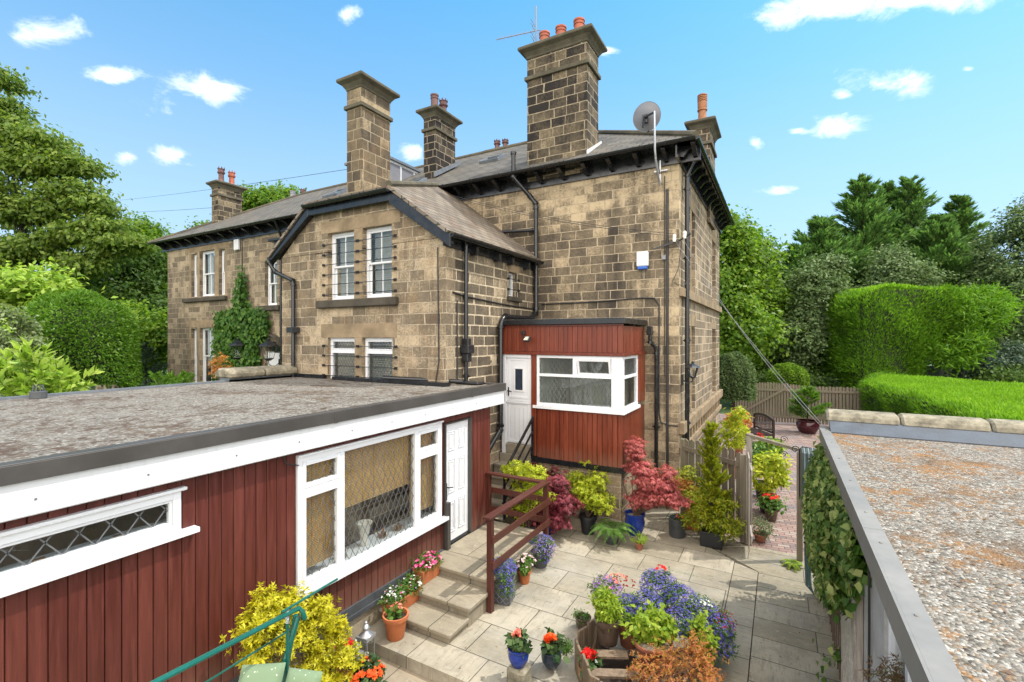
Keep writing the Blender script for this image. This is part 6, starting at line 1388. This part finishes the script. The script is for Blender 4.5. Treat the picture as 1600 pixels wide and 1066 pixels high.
# orange shrub
x, y = -1.12, 4.35
e = potted('orange-leaved shrub in a terracotta pot at the bottom edge', -1.38, 4.1, -.15, (.2,.34,M_terra,'round'))
OB = [at(1005,1045,4.95), at(1040,1030,5.0), at(1080,1026,5.0), at(1060,1050,4.8), at(1100,1045,4.85), at(1030,1060,4.8), at(1090,1012,5.1), at(1115,1070,4.7)]
twigs(e, (-1.38,4.1,.2), [((p.x,p.y,p.z),(.14,.14,.12)) for p in OB], 45, .004, M_stemb); whorled(e, (-1.38,4.1,.2), [((p.x,p.y,p.z),(.17,.16,.13)) for p in OB], 900, L_ora, .032, .012, 10, 6)
# small pot left of planter, pots on the stone ledge
x, y = gnd(907,990).xy; y += .1
e = potted('squat brown pot of dark trailing leaves left of the board planter', x, y, 0, (.1,.17,M_brownpot,'belly')); foliage('foliage', [((x,y,.17),(.11,.11,.07))], 400, .03, .012, L_green, e, .04, 20)
led = MB(); led.box(-2.62, -1.72, 4.08, 4.4, -.15, .06); tag(led.build('stone_ledge', M_cope, bevel=.025), 'low mossy stone ledge along the patio edge carrying flower pots', 'ledge')
p = gnd(806,1044,.22); tag(MB().prism([(p.x-.1,p.y-.05,-.15),(p.x+.12,p.y-.05,-.15),(p.x+.12,p.y+.17,-.15),(p.x-.1,p.y+.17,-.15)], (0,0,.37)).build('stone_post', M_cope, bevel=.025), 'squat square stone post under the royal blue pot', 'post')
def begonia(label, x, y, z, pot, mat, k=3, fr=.045, lf=L_begl):
    e = potted(label, x, y, z, pot); h = pot[1]; foliage('foliage', [((x,y,z+h+.05),(.11,.1,.07))], 110, .085, .06, lf, e, .05, 20, droop=.1)
    for q in range(k):
        a = RNG.uniform(0, 6.28); c = (x+.05*math.cos(a)*(q > 0), y+.04*math.sin(a)*(q > 0), z+h+.14+RNG.uniform(-.02,.03)); flowers(e, [((c[0]+RNG.normal()*.012, c[1]+RNG.normal()*.012, c[2]+RNG.normal()*.012), rnd(1)[0]) for _ in range(5)], fr*RNG.uniform(.7,1.1), mat, 7)
begonia('royal blue glazed pot with a red begonia on the stone post', p.x+.0, p.y+.06, .22, (.115,.2,M_blue,'belly'), F_cor, 3, .035)
p = gnd(858,1046,.06); begonia('dark navy glazed pot with orange begonias on the stone ledge', p.x, p.y+.06, .06, (.115,.2,M_navy,'belly'), F_org, 5, .05)
p = gnd(913,1072,.06); begonia('tan glazed pot with a bright red begonia at the end of the ledge', p.x, p.y+.08, .06, (.1,.18,M_olive,'belly'), F_red, 4, .055)
e = potted('round-leaved green seedlings at the bottom edge before the board planter', -1.66, 4.2, -.15, (.13,.2,M_terraR,'round')); foliage('foliage', [((-1.76,4.26,.3),(.08,.08,.16)),((-1.6,4.2,.2),(.1,.1,.14))], 60, .085, .065, L_lime, e, .06, 14); twigs(e, (-1.66,4.2,.03), [((-1.7,4.22,.2),(.1,.1,.14))], 8, .004, M_stemg)
p = gnd(880,1015); foliage('x', [((p.x,p.y,.04),(.09,.09,.045))], 700, .03, .014, L_green, None, .06, 40).name = 'creeping_plant'; tag(bpy.data.objects['creeping_plant'], 'tiny lilac creeping plant in the paving joint behind the ledge', 'plant')
# dried shrub by the garage window
p = at(1418,1072,2.75); e = empty('shrub', 'brownish dried shrub tips below the garage window', 'shrub', (p.x, p.y, 0)); whorled(e, (p.x,p.y,.1), [((p.x-.02,p.y,p.z-.1),(.12,.3,.12)),((p.x,p.y+.2,p.z-.15),(.12,.2,.1))], 260, leaf('dry_brown_leaf', (.14,.07,.035), (.22,.12,.06), (.2,.2,.08)), .04, .01, 20, 7)

# ---- ivy on the garage
e = empty('ivy', 'variegated ivy spilling over the garage wall down to the path', 'ivy', (.5, 6.6, 0))
P = []; n = 0
prof = [(5.0,2.0,2.38),(5.3,1.7,2.4),(5.7,1.35,2.42),(6.2,1.15,2.42),(6.7,.9,2.42),(7.2,.6,2.4),(7.7,.5,2.38),(8.2,.5,2.3)]
mbk = MB(); 
for (yy, zl, zh) in prof:
    for _ in range(760 if yy > 5.5 else 480):
        t = RNG.random(); z = zl+(zh-zl)*t; P.append((.62-.04-(.30*math.sin(math.pi*min(1, t*.75+.12))*(.5 if yy < 5.5 else 1))*RNG.uniform(.35,1.0), yy+RNG.normal()*.17, z+RNG.normal()*.05))
for _ in range(20): P.append((.45+RNG.normal()*.06, 6.3+RNG.normal()*.25, RNG.uniform(.02,.5)))
P = np.array(P); n = len(P); N = unit(np.array([-1.,-.25,.75])+rnd(n)*.55); D = unit(np.cross(N, rnd(n))-np.array([.2,0,.8]))
leaves('foliage', P, D, N, .085*RNG.uniform(.45,1.3,n), .078*RNG.uniform(.6,1.2,n), L_ivyv, e, .2); n2 = n//2; leaves('dark_foliage', P[::2]+np.array([.05,0,-.03]), D[::2], N[::2], .11, .09, L_ivy, e, .08)
mb = MB()
for i in range(8): yy = 6.5+i*.2; mb.tube([(.58,yy,2.3),(.55,yy+.1,1.5),(.58,yy-.05,.5),(.58,yy,0)], .008, 4)
mb.build('stems', M_stemb, e)
# ivy on the left house
e = empty('ivy', 'green climber round the left house door rising to a point under the cable', 'ivy', (-18.2, 10.9, 1.1))
IV = [(-19.85,-16.75,2.6,4.35,2600),(-19.8,-16.6,4.35,4.85,950),(-18.75,-17.5,4.75,4.95,200),(-18.4,-17.85,4.9,5.5,300),(-18.3,-17.95,5.4,6.05,170),(-18.2,-18.0,6.0,6.5,50),(-17.0,-16.5,3.95,4.5,160),(-19.9,-17.1,1.4,2.6,900)]
P = []
for (xa, xb, za, zb, m) in IV:
    P.append(np.stack([RNG.uniform(xa,xb,m)+RNG.normal(size=m)*.07, 11.0-RNG.random(m)*.3-.02, RNG.uniform(za,zb,m)+RNG.normal(size=m)*.1], 1))
P = np.concatenate(P); P = P[~((P[:,0] > -17.05) & (P[:,2] < 3.75))]; P = P[P[:,0] > -19.95]; n = len(P); N = unit(np.array([.1,-1,.4])+rnd(n)*.6); D = unit(np.cross(N, rnd(n))-np.array([0,0,.7]))
leaves('foliage', P, D, N, .17*RNG.uniform(.6,1.3,n), .14*RNG.uniform(.6,1.2,n), L_ivy, e, .1); MB().tube([(-18.1,11.02,1.1),(-18.1,11.02,4),(-18.13,11.02,6)], [.05,.03,.008], 6).build('stems', M_stemb, e)

# ------------------------------------------------------------------ hedges
def round_poly(f, r=.18, n=4):
    out = []; k = len(f)
    for i in range(k):
        p, a, b = Vector(f[i]), Vector(f[i-1]), Vector(f[(i+1)%k]); p0 = p.lerp(a, r); p1 = p.lerp(b, r)
        for j in range(n+1): t = j/n; q = p0*(1-t)**2+p*2*t*(1-t)+p1*t*t; out.append((q.x, q.y))
    return out
def hull_hedge(label, foot, z0, z1, n, mat, mtop, L, W, name='hedge', core=.12, jit=.08, over=None, taper=0.0, ntop=None, round_=.35, warp=None):
    """foot: ccw polygon; sides + top covered in short sprays over a dark twiggy core"""
    c = Vector((sum(p[0] for p in foot)/len(foot), sum(p[1] for p in foot)/len(foot), z0)); e = empty(name, label, 'hedge', tuple(c))
    mb = MB(); ins = [(p[0]+(c.x-p[0])*.04, p[1]+(c.y-p[1])*.04) for p in foot]; nz = 6; vs = [(x, y, z0+(z1-z0-core)*j/nz) for j in range(nz+1) for x, y in ins]; k_ = len(ins)
    if warp: vs = [tuple(q) for q in warp(np.array(vs))]
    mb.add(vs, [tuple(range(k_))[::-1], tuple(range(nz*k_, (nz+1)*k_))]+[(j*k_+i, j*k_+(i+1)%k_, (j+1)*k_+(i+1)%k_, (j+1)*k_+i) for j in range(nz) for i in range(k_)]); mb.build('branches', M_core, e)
    P = []; O = []; k = len(foot); per = [math.dist(foot[i], foot[(i+1)%k]) for i in range(k)]; tot = sum(per)
    for i in range(k):
        a = np.array(foot[i]); b = np.array(foot[(i+1)%k]); m = int(n*per[i]/tot); t = RNG.random(m); z = z0+(z1-z0)*RNG.random(m); d = (b-a)/per[i]; o = np.array([d[1], -d[0], 0])
        w_ = np.clip((z-(z1-round_))/round_, 0, 1); inn = w_**2*round_*.5; und = .0
        q = np.concatenate([a+np.outer(t, b-a), z[:,None]], 1)-o*inn[:,None]+o*(RNG.normal(size=m)*jit)[:,None]+o*(.1*np.sin(q_*2.1 if False else t*per[i]*1.9+z*1.3))[:,None]; P.append(q); O.append(np.tile(o, (m,1))+np.array([0,0,1])*w_[:,None])
    P = np.concatenate(P); O = unit(np.concatenate(O)); gp = np.sin(P[:,0]*2.3+P[:,2]*3.1)*np.sin(P[:,2]*4.7+P[:,1]*1.9)+.5*np.sin(P[:,0]*7.1+P[:,1]*5.3+P[:,2]*9)+RNG.normal(size=len(P))*.6 > -.95; P = P[gp]+O[gp]*(.12*np.sin(P[gp][:,:1]*1.1+P[gp][:,2:]*1.7)); O = O[gp]; m = len(P); P = warp(P) if warp else P; leaves('foliage', P, unit(O*.6+rnd(m)*.45+np.array([0,0,.55])), unit(O+rnd(m)*.7), L*RNG.uniform(.6,1.3,m), W, mat, e)
    # top: random points inside polygon
    nt_ = ntop or n//2; f = np.array(foot); lo = f.min(0); hi = f.max(0); q = lo+(hi-lo)*RNG.random((nt_*3, 2)); ins = np.ones(len(q), bool)
    for i in range(k): a = f[i]; b = f[(i+1)%k]; ins &= ((b[0]-a[0])*(q[:,1]-a[1])-(b[1]-a[1])*(q[:,0]-a[0])) > 0
    q = q[ins][:nt_]; m = len(q); z = z1-.08+RNG.normal(size=m)*.035+.05*np.sin(q[:,0]*1.3)*np.cos(q[:,1]*1.1)
    TP = np.concatenate([q, z[:,None]], 1); TP = warp(TP) if warp else TP
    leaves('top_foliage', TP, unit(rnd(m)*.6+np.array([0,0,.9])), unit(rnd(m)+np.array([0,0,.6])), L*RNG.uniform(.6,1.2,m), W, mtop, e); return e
A1 = gnd(1350,598,1.95); A2 = gnd(1600,668,1.95); A3 = gnd(1640,603,1.95); A4 = gnd(1375,584,1.95)
A2e = A2+(A2-A1)*.35; A3e = A3+(A3-A4)*.3
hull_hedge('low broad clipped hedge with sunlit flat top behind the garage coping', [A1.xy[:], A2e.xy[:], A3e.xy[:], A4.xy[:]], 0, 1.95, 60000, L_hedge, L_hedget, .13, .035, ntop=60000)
B1 = at(1289,528,31); B2 = at(1343,528,26.5); B3 = at(1515,528,26); B4 = at(1548,528,31); B0 = at(1340,528,36)
Hx = np.array((B3-B2).xy.normalized()[:]); HL = (B3-B2).xy.length; H0 = np.array(B2.xy[:])
def hwarp(P):
    P = P.copy(); t = ((P[:,:2]-H0)@Hx)/HL; zr = np.clip((P[:,2]-1.9)/4.7, 0, 1)
    sh = np.where(t > .45, (t-.45)*(1-zr)**1.2*.75, 0)+np.where(t > .8, (t-.8)*np.clip(zr-.8,0,1)*2, 0); P[:,:2] -= Hx*(sh*HL)[:,None]
    P[:,2] = np.where(t < .0, np.maximum(P[:,2], 1.85+RNG.random(len(P))*.1), P[:,2]); P[:,2] += zr*(-.55*np.clip(.28-t, 0, .6)/.28+.12*np.sin(t*7)-.5*np.clip(t-.75,0,1)**2*8)+(1-zr)*np.clip(t-.45,0,1)*1.6
    return P
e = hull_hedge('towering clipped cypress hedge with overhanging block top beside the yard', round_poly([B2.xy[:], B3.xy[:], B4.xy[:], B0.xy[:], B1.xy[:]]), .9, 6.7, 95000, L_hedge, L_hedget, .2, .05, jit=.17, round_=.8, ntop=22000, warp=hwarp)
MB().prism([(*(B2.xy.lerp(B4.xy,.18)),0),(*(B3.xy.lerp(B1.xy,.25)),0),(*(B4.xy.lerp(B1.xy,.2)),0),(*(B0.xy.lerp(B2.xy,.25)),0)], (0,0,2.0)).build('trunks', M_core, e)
# shaggy right end of the tall hedge
SB = [atb(1520,500,26.5,1.3,1.6,1.2), atb(1535,480,27.5,1.2,1.5,.8), atb(1500,535,26.3,1.0,1.4,.8), atb(1480,558,26,.9,1.2,.5), atb(1520,465,28,1.2,1.6,.5)]
foliage('shaggy_foliage', SB, 13000, .34, .06, L_hedge, e, .5, 160, .55, droop=-.1)
# ------------------------------------------------------------------ right background trees
G = 'conifers behind the tall hedge'
for lab, px, py, d, rb, rise, ti in (('tallest feathery conifer left of centre behind the tall hedge',1345,283,40,4.6,.35,200),('pointed conifer with dark spire right of the tallest',1420,282,41,4.2,.3,190),('broad conifer shoulder at the left of the group',1285,345,38,4.2,.4,170),('conifer with ragged top between the two tallest',1385,292,43,3.8,.4,150),('slim conifer with drooping tip at the right of the group',1497,312,42,3.8,.2,150),('short wide conifer below the slim drooping one',1465,345,37,4.0,.4,160),('dark conifer filling the gap left of the tall hedge',1245,390,37,3.4,.4,150),('low dark conifer between the bright broadleaf tree and the tall ones',1215,425,36,3.0,.4,120)):
    t = at(px, py, d); conifer(lab, (t.x, t.y, 0), t.z, rb*1.65, L_con, 38000, .5, .13, ti+40, group=G, rise=rise*.8, taper=.8, jag=.6, start=.2)
tree('bright green broadleaf tree just right of the house corner', 'tree', [atb(1138,400,32,1.7,2,2.4), atb(1160,440,33,1.8,2,2.2), atb(1135,470,31,2.0,2,2.4), atb(1180,400,34,1.5,2,1.6), atb(1165,520,30,2.0,2,2), atb(1130,362,32,1.1,1.5,1.4), atb(1195,485,33,1.4,2,2.0), atb(1150,378,33,1.2,1.2,1.2)], 30000, .26, .18, L_dec2, gnd(1160, 640), None, .8, 150, 9, .12)
tree('darker broadleaf tree between the bright tree and the conifers', 'tree', [atb(1225,470,36,2.4,2,2.6), atb(1215,540,33,2.6,2,2), atb(1170,560,34,3,2,1.6), atb(1265,560,33,2,2,1.6)], 20000, .26, .16, L_dark, gnd(1225, 630), None, .8, 110, 8, .12)
tree('grey-green holly in front of the conifers, its top above the hedge', 'tree', [atb(1405,435,33,1.9,2,1.3), atb(1390,405,34,1.1,1.3,.9), atb(1440,440,33,1.3,1.5,.9), atb(1350,460,33,1.3,1.4,.9)], 11000, .2, .13, L_holly, gnd(1400, 620), None, .6, 120, 12, .2)
tree('pale grey-green shrub tree left of the tall hedge', 'tree', [atb(1275,450,31,1.5,1.4,1.6), atb(1262,500,31,1.4,1.4,1.5), atb(1290,420,32,1.0,1,1.0), atb(1250,540,30,1.2,1.2,1.2)], 12000, .2, .13, L_holly, gnd(1270, 640), None, .6, 80, 8, .08)
tree('dark holm oak at the right edge of the picture', 'tree', [atb(1605,400,33,3.2,2.5,3.4), atb(1580,470,32,2.6,2,2.6), atb(1620,350,34,2,2,2), atb(1590,550,31,2.8,2,2), atb(1650,450,33,3,2.5,3.5)], 32000, .24, .12, L_holly, gnd(1640, 640), None, .8, 150, 8, .15)
tree('blue-green shrub in shade right of the tall hedge', 'bush', [atb(1560,570,26,1.5,1.2,1.0), atb(1520,585,27,1.2,1,.8), atb(1590,560,26,1.2,1,1.0)], 5000, .2, .08, L_conb, gnd(1560, 640), None, .4, 50, 8, .1, name='bush')
# far woodland that closes the horizon
WB = []
for k in range(46):
    px = -900+k*75; d = RNG.uniform(58, 75)
    WB.append(atb(px, 505+RNG.normal()*5, d, 5.5, 4, 4.2+RNG.normal()*.6))
o = foliage('woodland', WB, 60000, .8, .5, L_dark, None, 1.6, 900, .5); o['label'] = 'far dark woodland closing the view behind the houses and hedges'; o['category'] = 'woodland'; o['kind'] = 'stuff'
sb = [at(150+i*14,560+RNG.normal()*4,26) for i in range(8)]
foliage('undergrowth', [((q.x,q.y,q.z),(1.0,1,1.1)) for q in sb]+[(tuple(at(1140+i*22,600,29)), (1.3,1.2,1.0)) for i in range(7)]+[(tuple(at(1560+i*15,600,25)), (1.2,1.2,1.0)) for i in range(5)], 20000, .18, .1, L_dark, None, .4, 200, .4)['kind'] = 'stuff'
bpy.data.objects['undergrowth']['label'] = 'dark undergrowth of mixed leaves beneath the background trees'; bpy.data.objects['undergrowth']['category'] = 'undergrowth'

# ------------------------------------------------------------------ fixtures
# satellite dish
q = Vector((-2.44,10.95,7.75)); sd = empty('satellite_dish', 'grey oval satellite dish on a tall pole above the right eaves', 'satellite dish', tuple(q)); dc = Vector((-2.60,10.62,8.74))
MB().tube([(-2.36,10.92,7.3),(-2.36,10.6,7.6),(-2.36,10.45,7.9),(-2.36,10.4,8.72)], .024, 8).build('pole', M_galv, sd, smooth=True)
mb = MB(); mb.bar((-2.36,10.98,7.3),(-2.36,10.98,7.85),.03,.03); mb.bar((-2.5,11.0,7.62),(-2.2,11.0,7.62),.03,.03); mb.bar((-2.36,10.98,7.55),(-2.36,10.5,7.75),.025,.025); mb.build('wall_bracket', M_galv, sd)
Md = Matrix.Translation(dc)@(Vector((.25,1,.35)).to_track_quat('Z','Y').to_matrix().to_4x4()); mb = MB(Md@Matrix.Diagonal((1.0,.92,1,1)))
mb.lathe([(.001,0),(.12,.006),(.22,.022),(.30,.042),(.33,.052),(.335,.048),(.30,.05),(.22,.018),(.12,-.004),(.001,-.012)], n=32, cap=False); mb.build('dish', M_dish, sd, smooth=True)
mb = MB(); e0 = dc+(Md.to_3x3()@Vector((0,-.3,0))); lnb = dc+(Md.to_3x3()@Vector((0,-.18,.42))); mb.tube([e0+Vector((0,0,-.02)), lnb], .014, 6); mb.build('feed_arm', M_blackm, sd)
MB().tube([lnb, lnb+(dc-lnb).normalized()*.12], .03, 10).build('receiver', M_blackm, sd)
mb = MB(); mb.bar((-2.36,10.4,8.70), (-2.6,10.5,8.68), .03, .035); mb.box(-2.66,-2.54,10.52,10.6,8.58,8.76); mb.bar((-2.6,10.5,8.7),(-2.62,10.46,8.45),.03,.03); mb.build('mount', M_blackm, sd)
# aerial
ae = empty('tv_aerial', 'thin television aerial on a mast beside the three red chimney pots', 'aerial', (-5.66, 11.2, 11)); mx_ = (-5.62,11.25)
MB().tube([(*mx_,9.8),(*mx_,12.6)], .022, 8).build('mast', M_dish, ae, smooth=True)
bz = 11.95; bd_v = Vector((-1,-.12,.04)).normalized(); o_ = Vector((*mx_,bz)); MB().tube([o_+bd_v*-.12, o_+bd_v*1.15], .012, 6).build('boom', M_dish, ae)
mb = MB(); pr = bd_v.cross(Vector((0,0,1))).normalized()
for k in range(13): p_ = o_+bd_v*(.16+k*.078); mb.bar(p_-Vector((0,0,.06)), p_+Vector((0,0,.06)), .008, .008, up=(0,1,0))
for zz in (-.22,-.11,.11,.22): p_ = o_+bd_v*.08; mb.bar(p_+Vector((0,0,zz))-pr*.2, p_+Vector((0,0,zz))+pr*.2, .008, .008)
mb.bar(o_+bd_v*.08-Vector((0,0,.26)), o_+bd_v*.08+Vector((0,0,.26)), .012, .012, up=(0,1,0)); mb.build('element', M_dish, ae)
# alarm box
al = empty('alarm_box', 'white alarm box with a blue base on the big blackened wall', 'alarm box', (-2.77, 11.0, 5.6)); MB().box(-2.9,-2.63,YF-.1,YF-.001,5.50,5.84).build('casing', M_white, al, bevel=.02); MB().box(-2.88,-2.65,YF-.095,YF-.002,5.43,5.499).build('base', M_alblue, al, bevel=.015)
cable(al, [(-2.77,YF-.015,5.43),(-2.77,YF-.015,5.25)], .006, 'cable', M_cableW)
# security light on porch
lt = empty('security_light', 'black security floodlight on the red porch fascia', 'security light', (-4.9, PY-.05, 3.95)); MB().box(-4.98,-4.9,PY-.07,PY-.001,3.93,4.01).build('mount', M_blackm, lt, bevel=.01); MB().tube([(-4.94,PY-.06,3.95),(-4.88,PY-.13,3.88),(-4.84,PY-.14,3.86)], .015, 8).build('arm', M_blackm, lt)
Ml = Matrix.Translation((-4.78,PY-.16,3.83))@Matrix.Rotation(R(-25), 4, 'Z')@Matrix.Rotation(R(-35), 4, 'X'); MB(Ml).box(-.09,.09,-.03,.03,-.06,.06).build('lamp_head', M_blackm, lt, bevel=.01); MB(Ml).box(-.07,.07,-.033,-.031,-.045,.045).build('lens', M_ceramic, lt)
def wall_lantern(label, x, y, z, s, wy, axis='y'):
    e = empty('wall_lantern', label, 'wall lantern', (x, y, z), 'black carriage wall lanterns'); mb = MB()
    w_ = s*.3
    for a in range(4):
        t = math.pi/4+a*math.pi/2; mb.bar((x+w_*.62*math.cos(t), y+w_*.62*math.sin(t), z-s*.35), (x+w_*1.2*math.cos(t), y+w_*1.2*math.sin(t), z+s*.2), .018, .018)
    mb.lathe([(w_*1.45, s*.2),(w_*1.2, s*.27),(w_*.4, s*.42),(w_*.25, s*.45),(w_*.3, s*.5),(.01, s*.58)], (x,y,z), 8); mb.lathe([(w_*.3,-s*.45),(w_*.7,-s*.36),(w_*.65,-s*.33)], (x,y,z), 8); mb.build('frame', M_blackm, e)
    MB().lathe([(w_*.6,-s*.33),(w_*1.08,s*.19)], (x,y,z), 4, cap=False).build('pane', M_glass, e)
    tgt = (x, wy, z-s*.55) if axis == 'y' else (wy, y, z-s*.55)
    mb = MB(); mb.tube([(x,y,z-s*.44), (x,y,z-s*.6), ((x+tgt[0])/2,(y+tgt[1])/2,z-s*.75), tgt], .014, 6); mb.box(tgt[0]-.03, tgt[0]+.03, tgt[1]-.03, tgt[1]+.03, tgt[2]-.12, tgt[2]+.12); mb.build('bracket', M_blackm, e); return e
wall_lantern('black wall lantern by the corner of the house side wall', -1.72, 11.3, 3.12, .38, -1.95, 'x')
wall_lantern('black wall lantern in the ivy left of the white door', -17.95, 10.65, 3.4, .8, 11.03)
wall_lantern('black wall lantern right of the white door of the left house', -16.0, 10.6, 3.4, .8, 11.03)
# overhead lines
def line(label, a, b, s, r=.008, mat=None): o = MB(); o.tube(sag(a, b, s, 18), r, 5); tag(o.build('overhead_wire', mat or M_cableW, smooth=True), label, 'wire')
line('faint upper telephone wire crossing the sky to the dormer', at(100,318,60), (-13.4,12,9.9), .3, .009, M_cable); line('faint lower telephone wire left of the small chimney', at(100,328,60), (-22.4,12.6,9.9), .3, .009, M_cable)
gx = gnd(1264,672)
line('slacker of two grey wires from the house corner down to the garage roof', (-1.86,10.94,6.02), (.5,8.28,2.58), .22, .0035); line('tauter of two grey wires from the house corner down to the garage roof', (-2.02,10.92,5.98), (.54,8.28,2.58), .1, .0035)
# wall hose reel loops on post beyond the gate
p = Vector((.52,9.2,1.62)); hz_ = empty('garden_hose', 'coiled grey-green garden hose hung on a black bracket beside the garage end', 'garden hose', tuple(p))
mb = MB(); mg = MB()
for i in range(9):
    xx = .30+i*.028; t_ = (mb if i % 2 else mg); t_.tube([(xx,8.95,2.07),(xx-.01,8.85,2.12),(xx,8.76,2.05),(xx,8.72,1.6),(xx+.01,8.75,1.25),(xx,8.84,1.2),(xx,8.92,1.3),(xx,8.96,1.7),(xx,8.95,2.07)], .013, 6)
mb.build('hose_loop', M_hose, hz_, smooth=True); mg.build('hose_loop', M_hoseg, hz_, smooth=True)
mb = MB(); mb.tube([(.26,8.85,1.3),(.26,8.85,2.08),(.3,8.85,2.13),(.6,8.85,2.1)], .012, 6); mb.tube([(.2+.06*math.cos(k*.7)*(1-k/16), 8.85, 2.08+.06*math.sin(k*.7)*(1-k/16)) for k in range(14)], .008, 5); mb.build('bracket', M_blackm, hz_)
mb = MB()
for i in range(4): mb.tube([(.34+i*.02,8.6-i*.05,1.1),(.32+i*.02,8.55,.6),(.33+i*.02,8.4,.15),(.42,8.3,.08),(.5,8.35,.3),(.5,8.4,.9)], .012, 6)
tag(mb.build('garden_hose', M_hoseg, smooth=True), 'loose green hose loops hanging low by the gate post under the ivy', 'garden hose')
q = gnd(1268,935); MB().lathe([(.1,0),(.13,.2),(.14,.2),(.12,.17),(.09,.02)], (q.x+.12,q.y+.05,0), 20, cap=False); o = MB(); o.lathe([(.1,0),(.13,.22),(.145,.23),(.13,.23),(.09,.02),(.001,.02)], (q.x+.15,q.y+.1,0), 20, cap=False); o = tag(o.build('bucket', plain('cream_olive_plastic', (.35,.34,.24), .5), smooth=True), 'cream rimmed plastic pot lying half under the ivy', 'plant pot')
p = gnd(1234,865); e = empty('fern', 'little bright fern at the foot of the gate post', 'fern', (.18,9.35,0)); fern(e, .18, 9.35, .02, 9, .22, L_lime)
# fence post and pots behind left parapet
x, y = at(345,600,13.8).x, at(345,600,13.8).y; z = at(345,612,13.8).z
e = potted('brown window pot with reddish straggly stems behind the stone coping', x, y, z-.1, (.32,.36,M_brownpot,'round')); whorled(e, (x,y,z+.2), [((x-.1,y,z+.75),(.3,.2,.35)),((x+.15,y,z+.55),(.25,.2,.2))], 260, L_ora, .07, .02, 16, 5)
# small stone base ledge behind the pots under the porch
MB()
led2 = MB(); led2.box(-4.7, -2.75, 8.98, 9.345, -.05, .22); tag(led2.build('stone_kerb', M_step, bevel=.01), 'raised stone kerb along the foot of the porch', 'kerb')

# ------------------------------------------------------------------ litter, moss and weeds
L_lit = leaf('fallen_leaf', (.10,.045,.02), (.2,.11,.04), (.3,.22,.07), .1)
def litter(name, label, n, xs, ys, z, L, W, mat, fn=None):
    P = np.stack([RNG.uniform(*xs, n), RNG.uniform(*ys, n), np.full(n, z)], 1)
    if fn is not None: P = P[fn(P)]
    m = len(P); o = leaves(name, P, unit(rnd(m)*np.array([1,1,.12])), unit(rnd(m)*.3+np.array([0,0,1.])), L*RNG.uniform(.4,1.3,m), W*RNG.uniform(.5,1.2,m), mat); o['kind'] = 'stuff'; o['label'] = label; o['category'] = 'litter'
litter('fallen_leaves', 'small fallen leaves and petals scattered over the patio flags', 420, (-4.5,.5), (4.5,10), .006, .035, .016, L_lit)
litter('roof_leaves', 'brown leaf fragments scattered over the chippings of both flat roofs', 900, (.7,5), (.3,7.7), 2.56, .04, .018, L_lit)
def jf(P): 
    k = np.round((P[:,1]-.12)/.62); return (np.abs(P[:,1]-.12-k*.62) < .02) & (RNG.random(len(P)) < .8)
litter('joint_moss', 'moss and tiny weeds growing along the patio joints', 26000, (-3.6,-.7), (4.5,9), .002, .022, .01, L_green, lambda P: jf(P) & (np.sin(P[:,0]*2.3+P[:,1])*np.sin(P[:,0]*.9-P[:,1]*1.7) > .25))
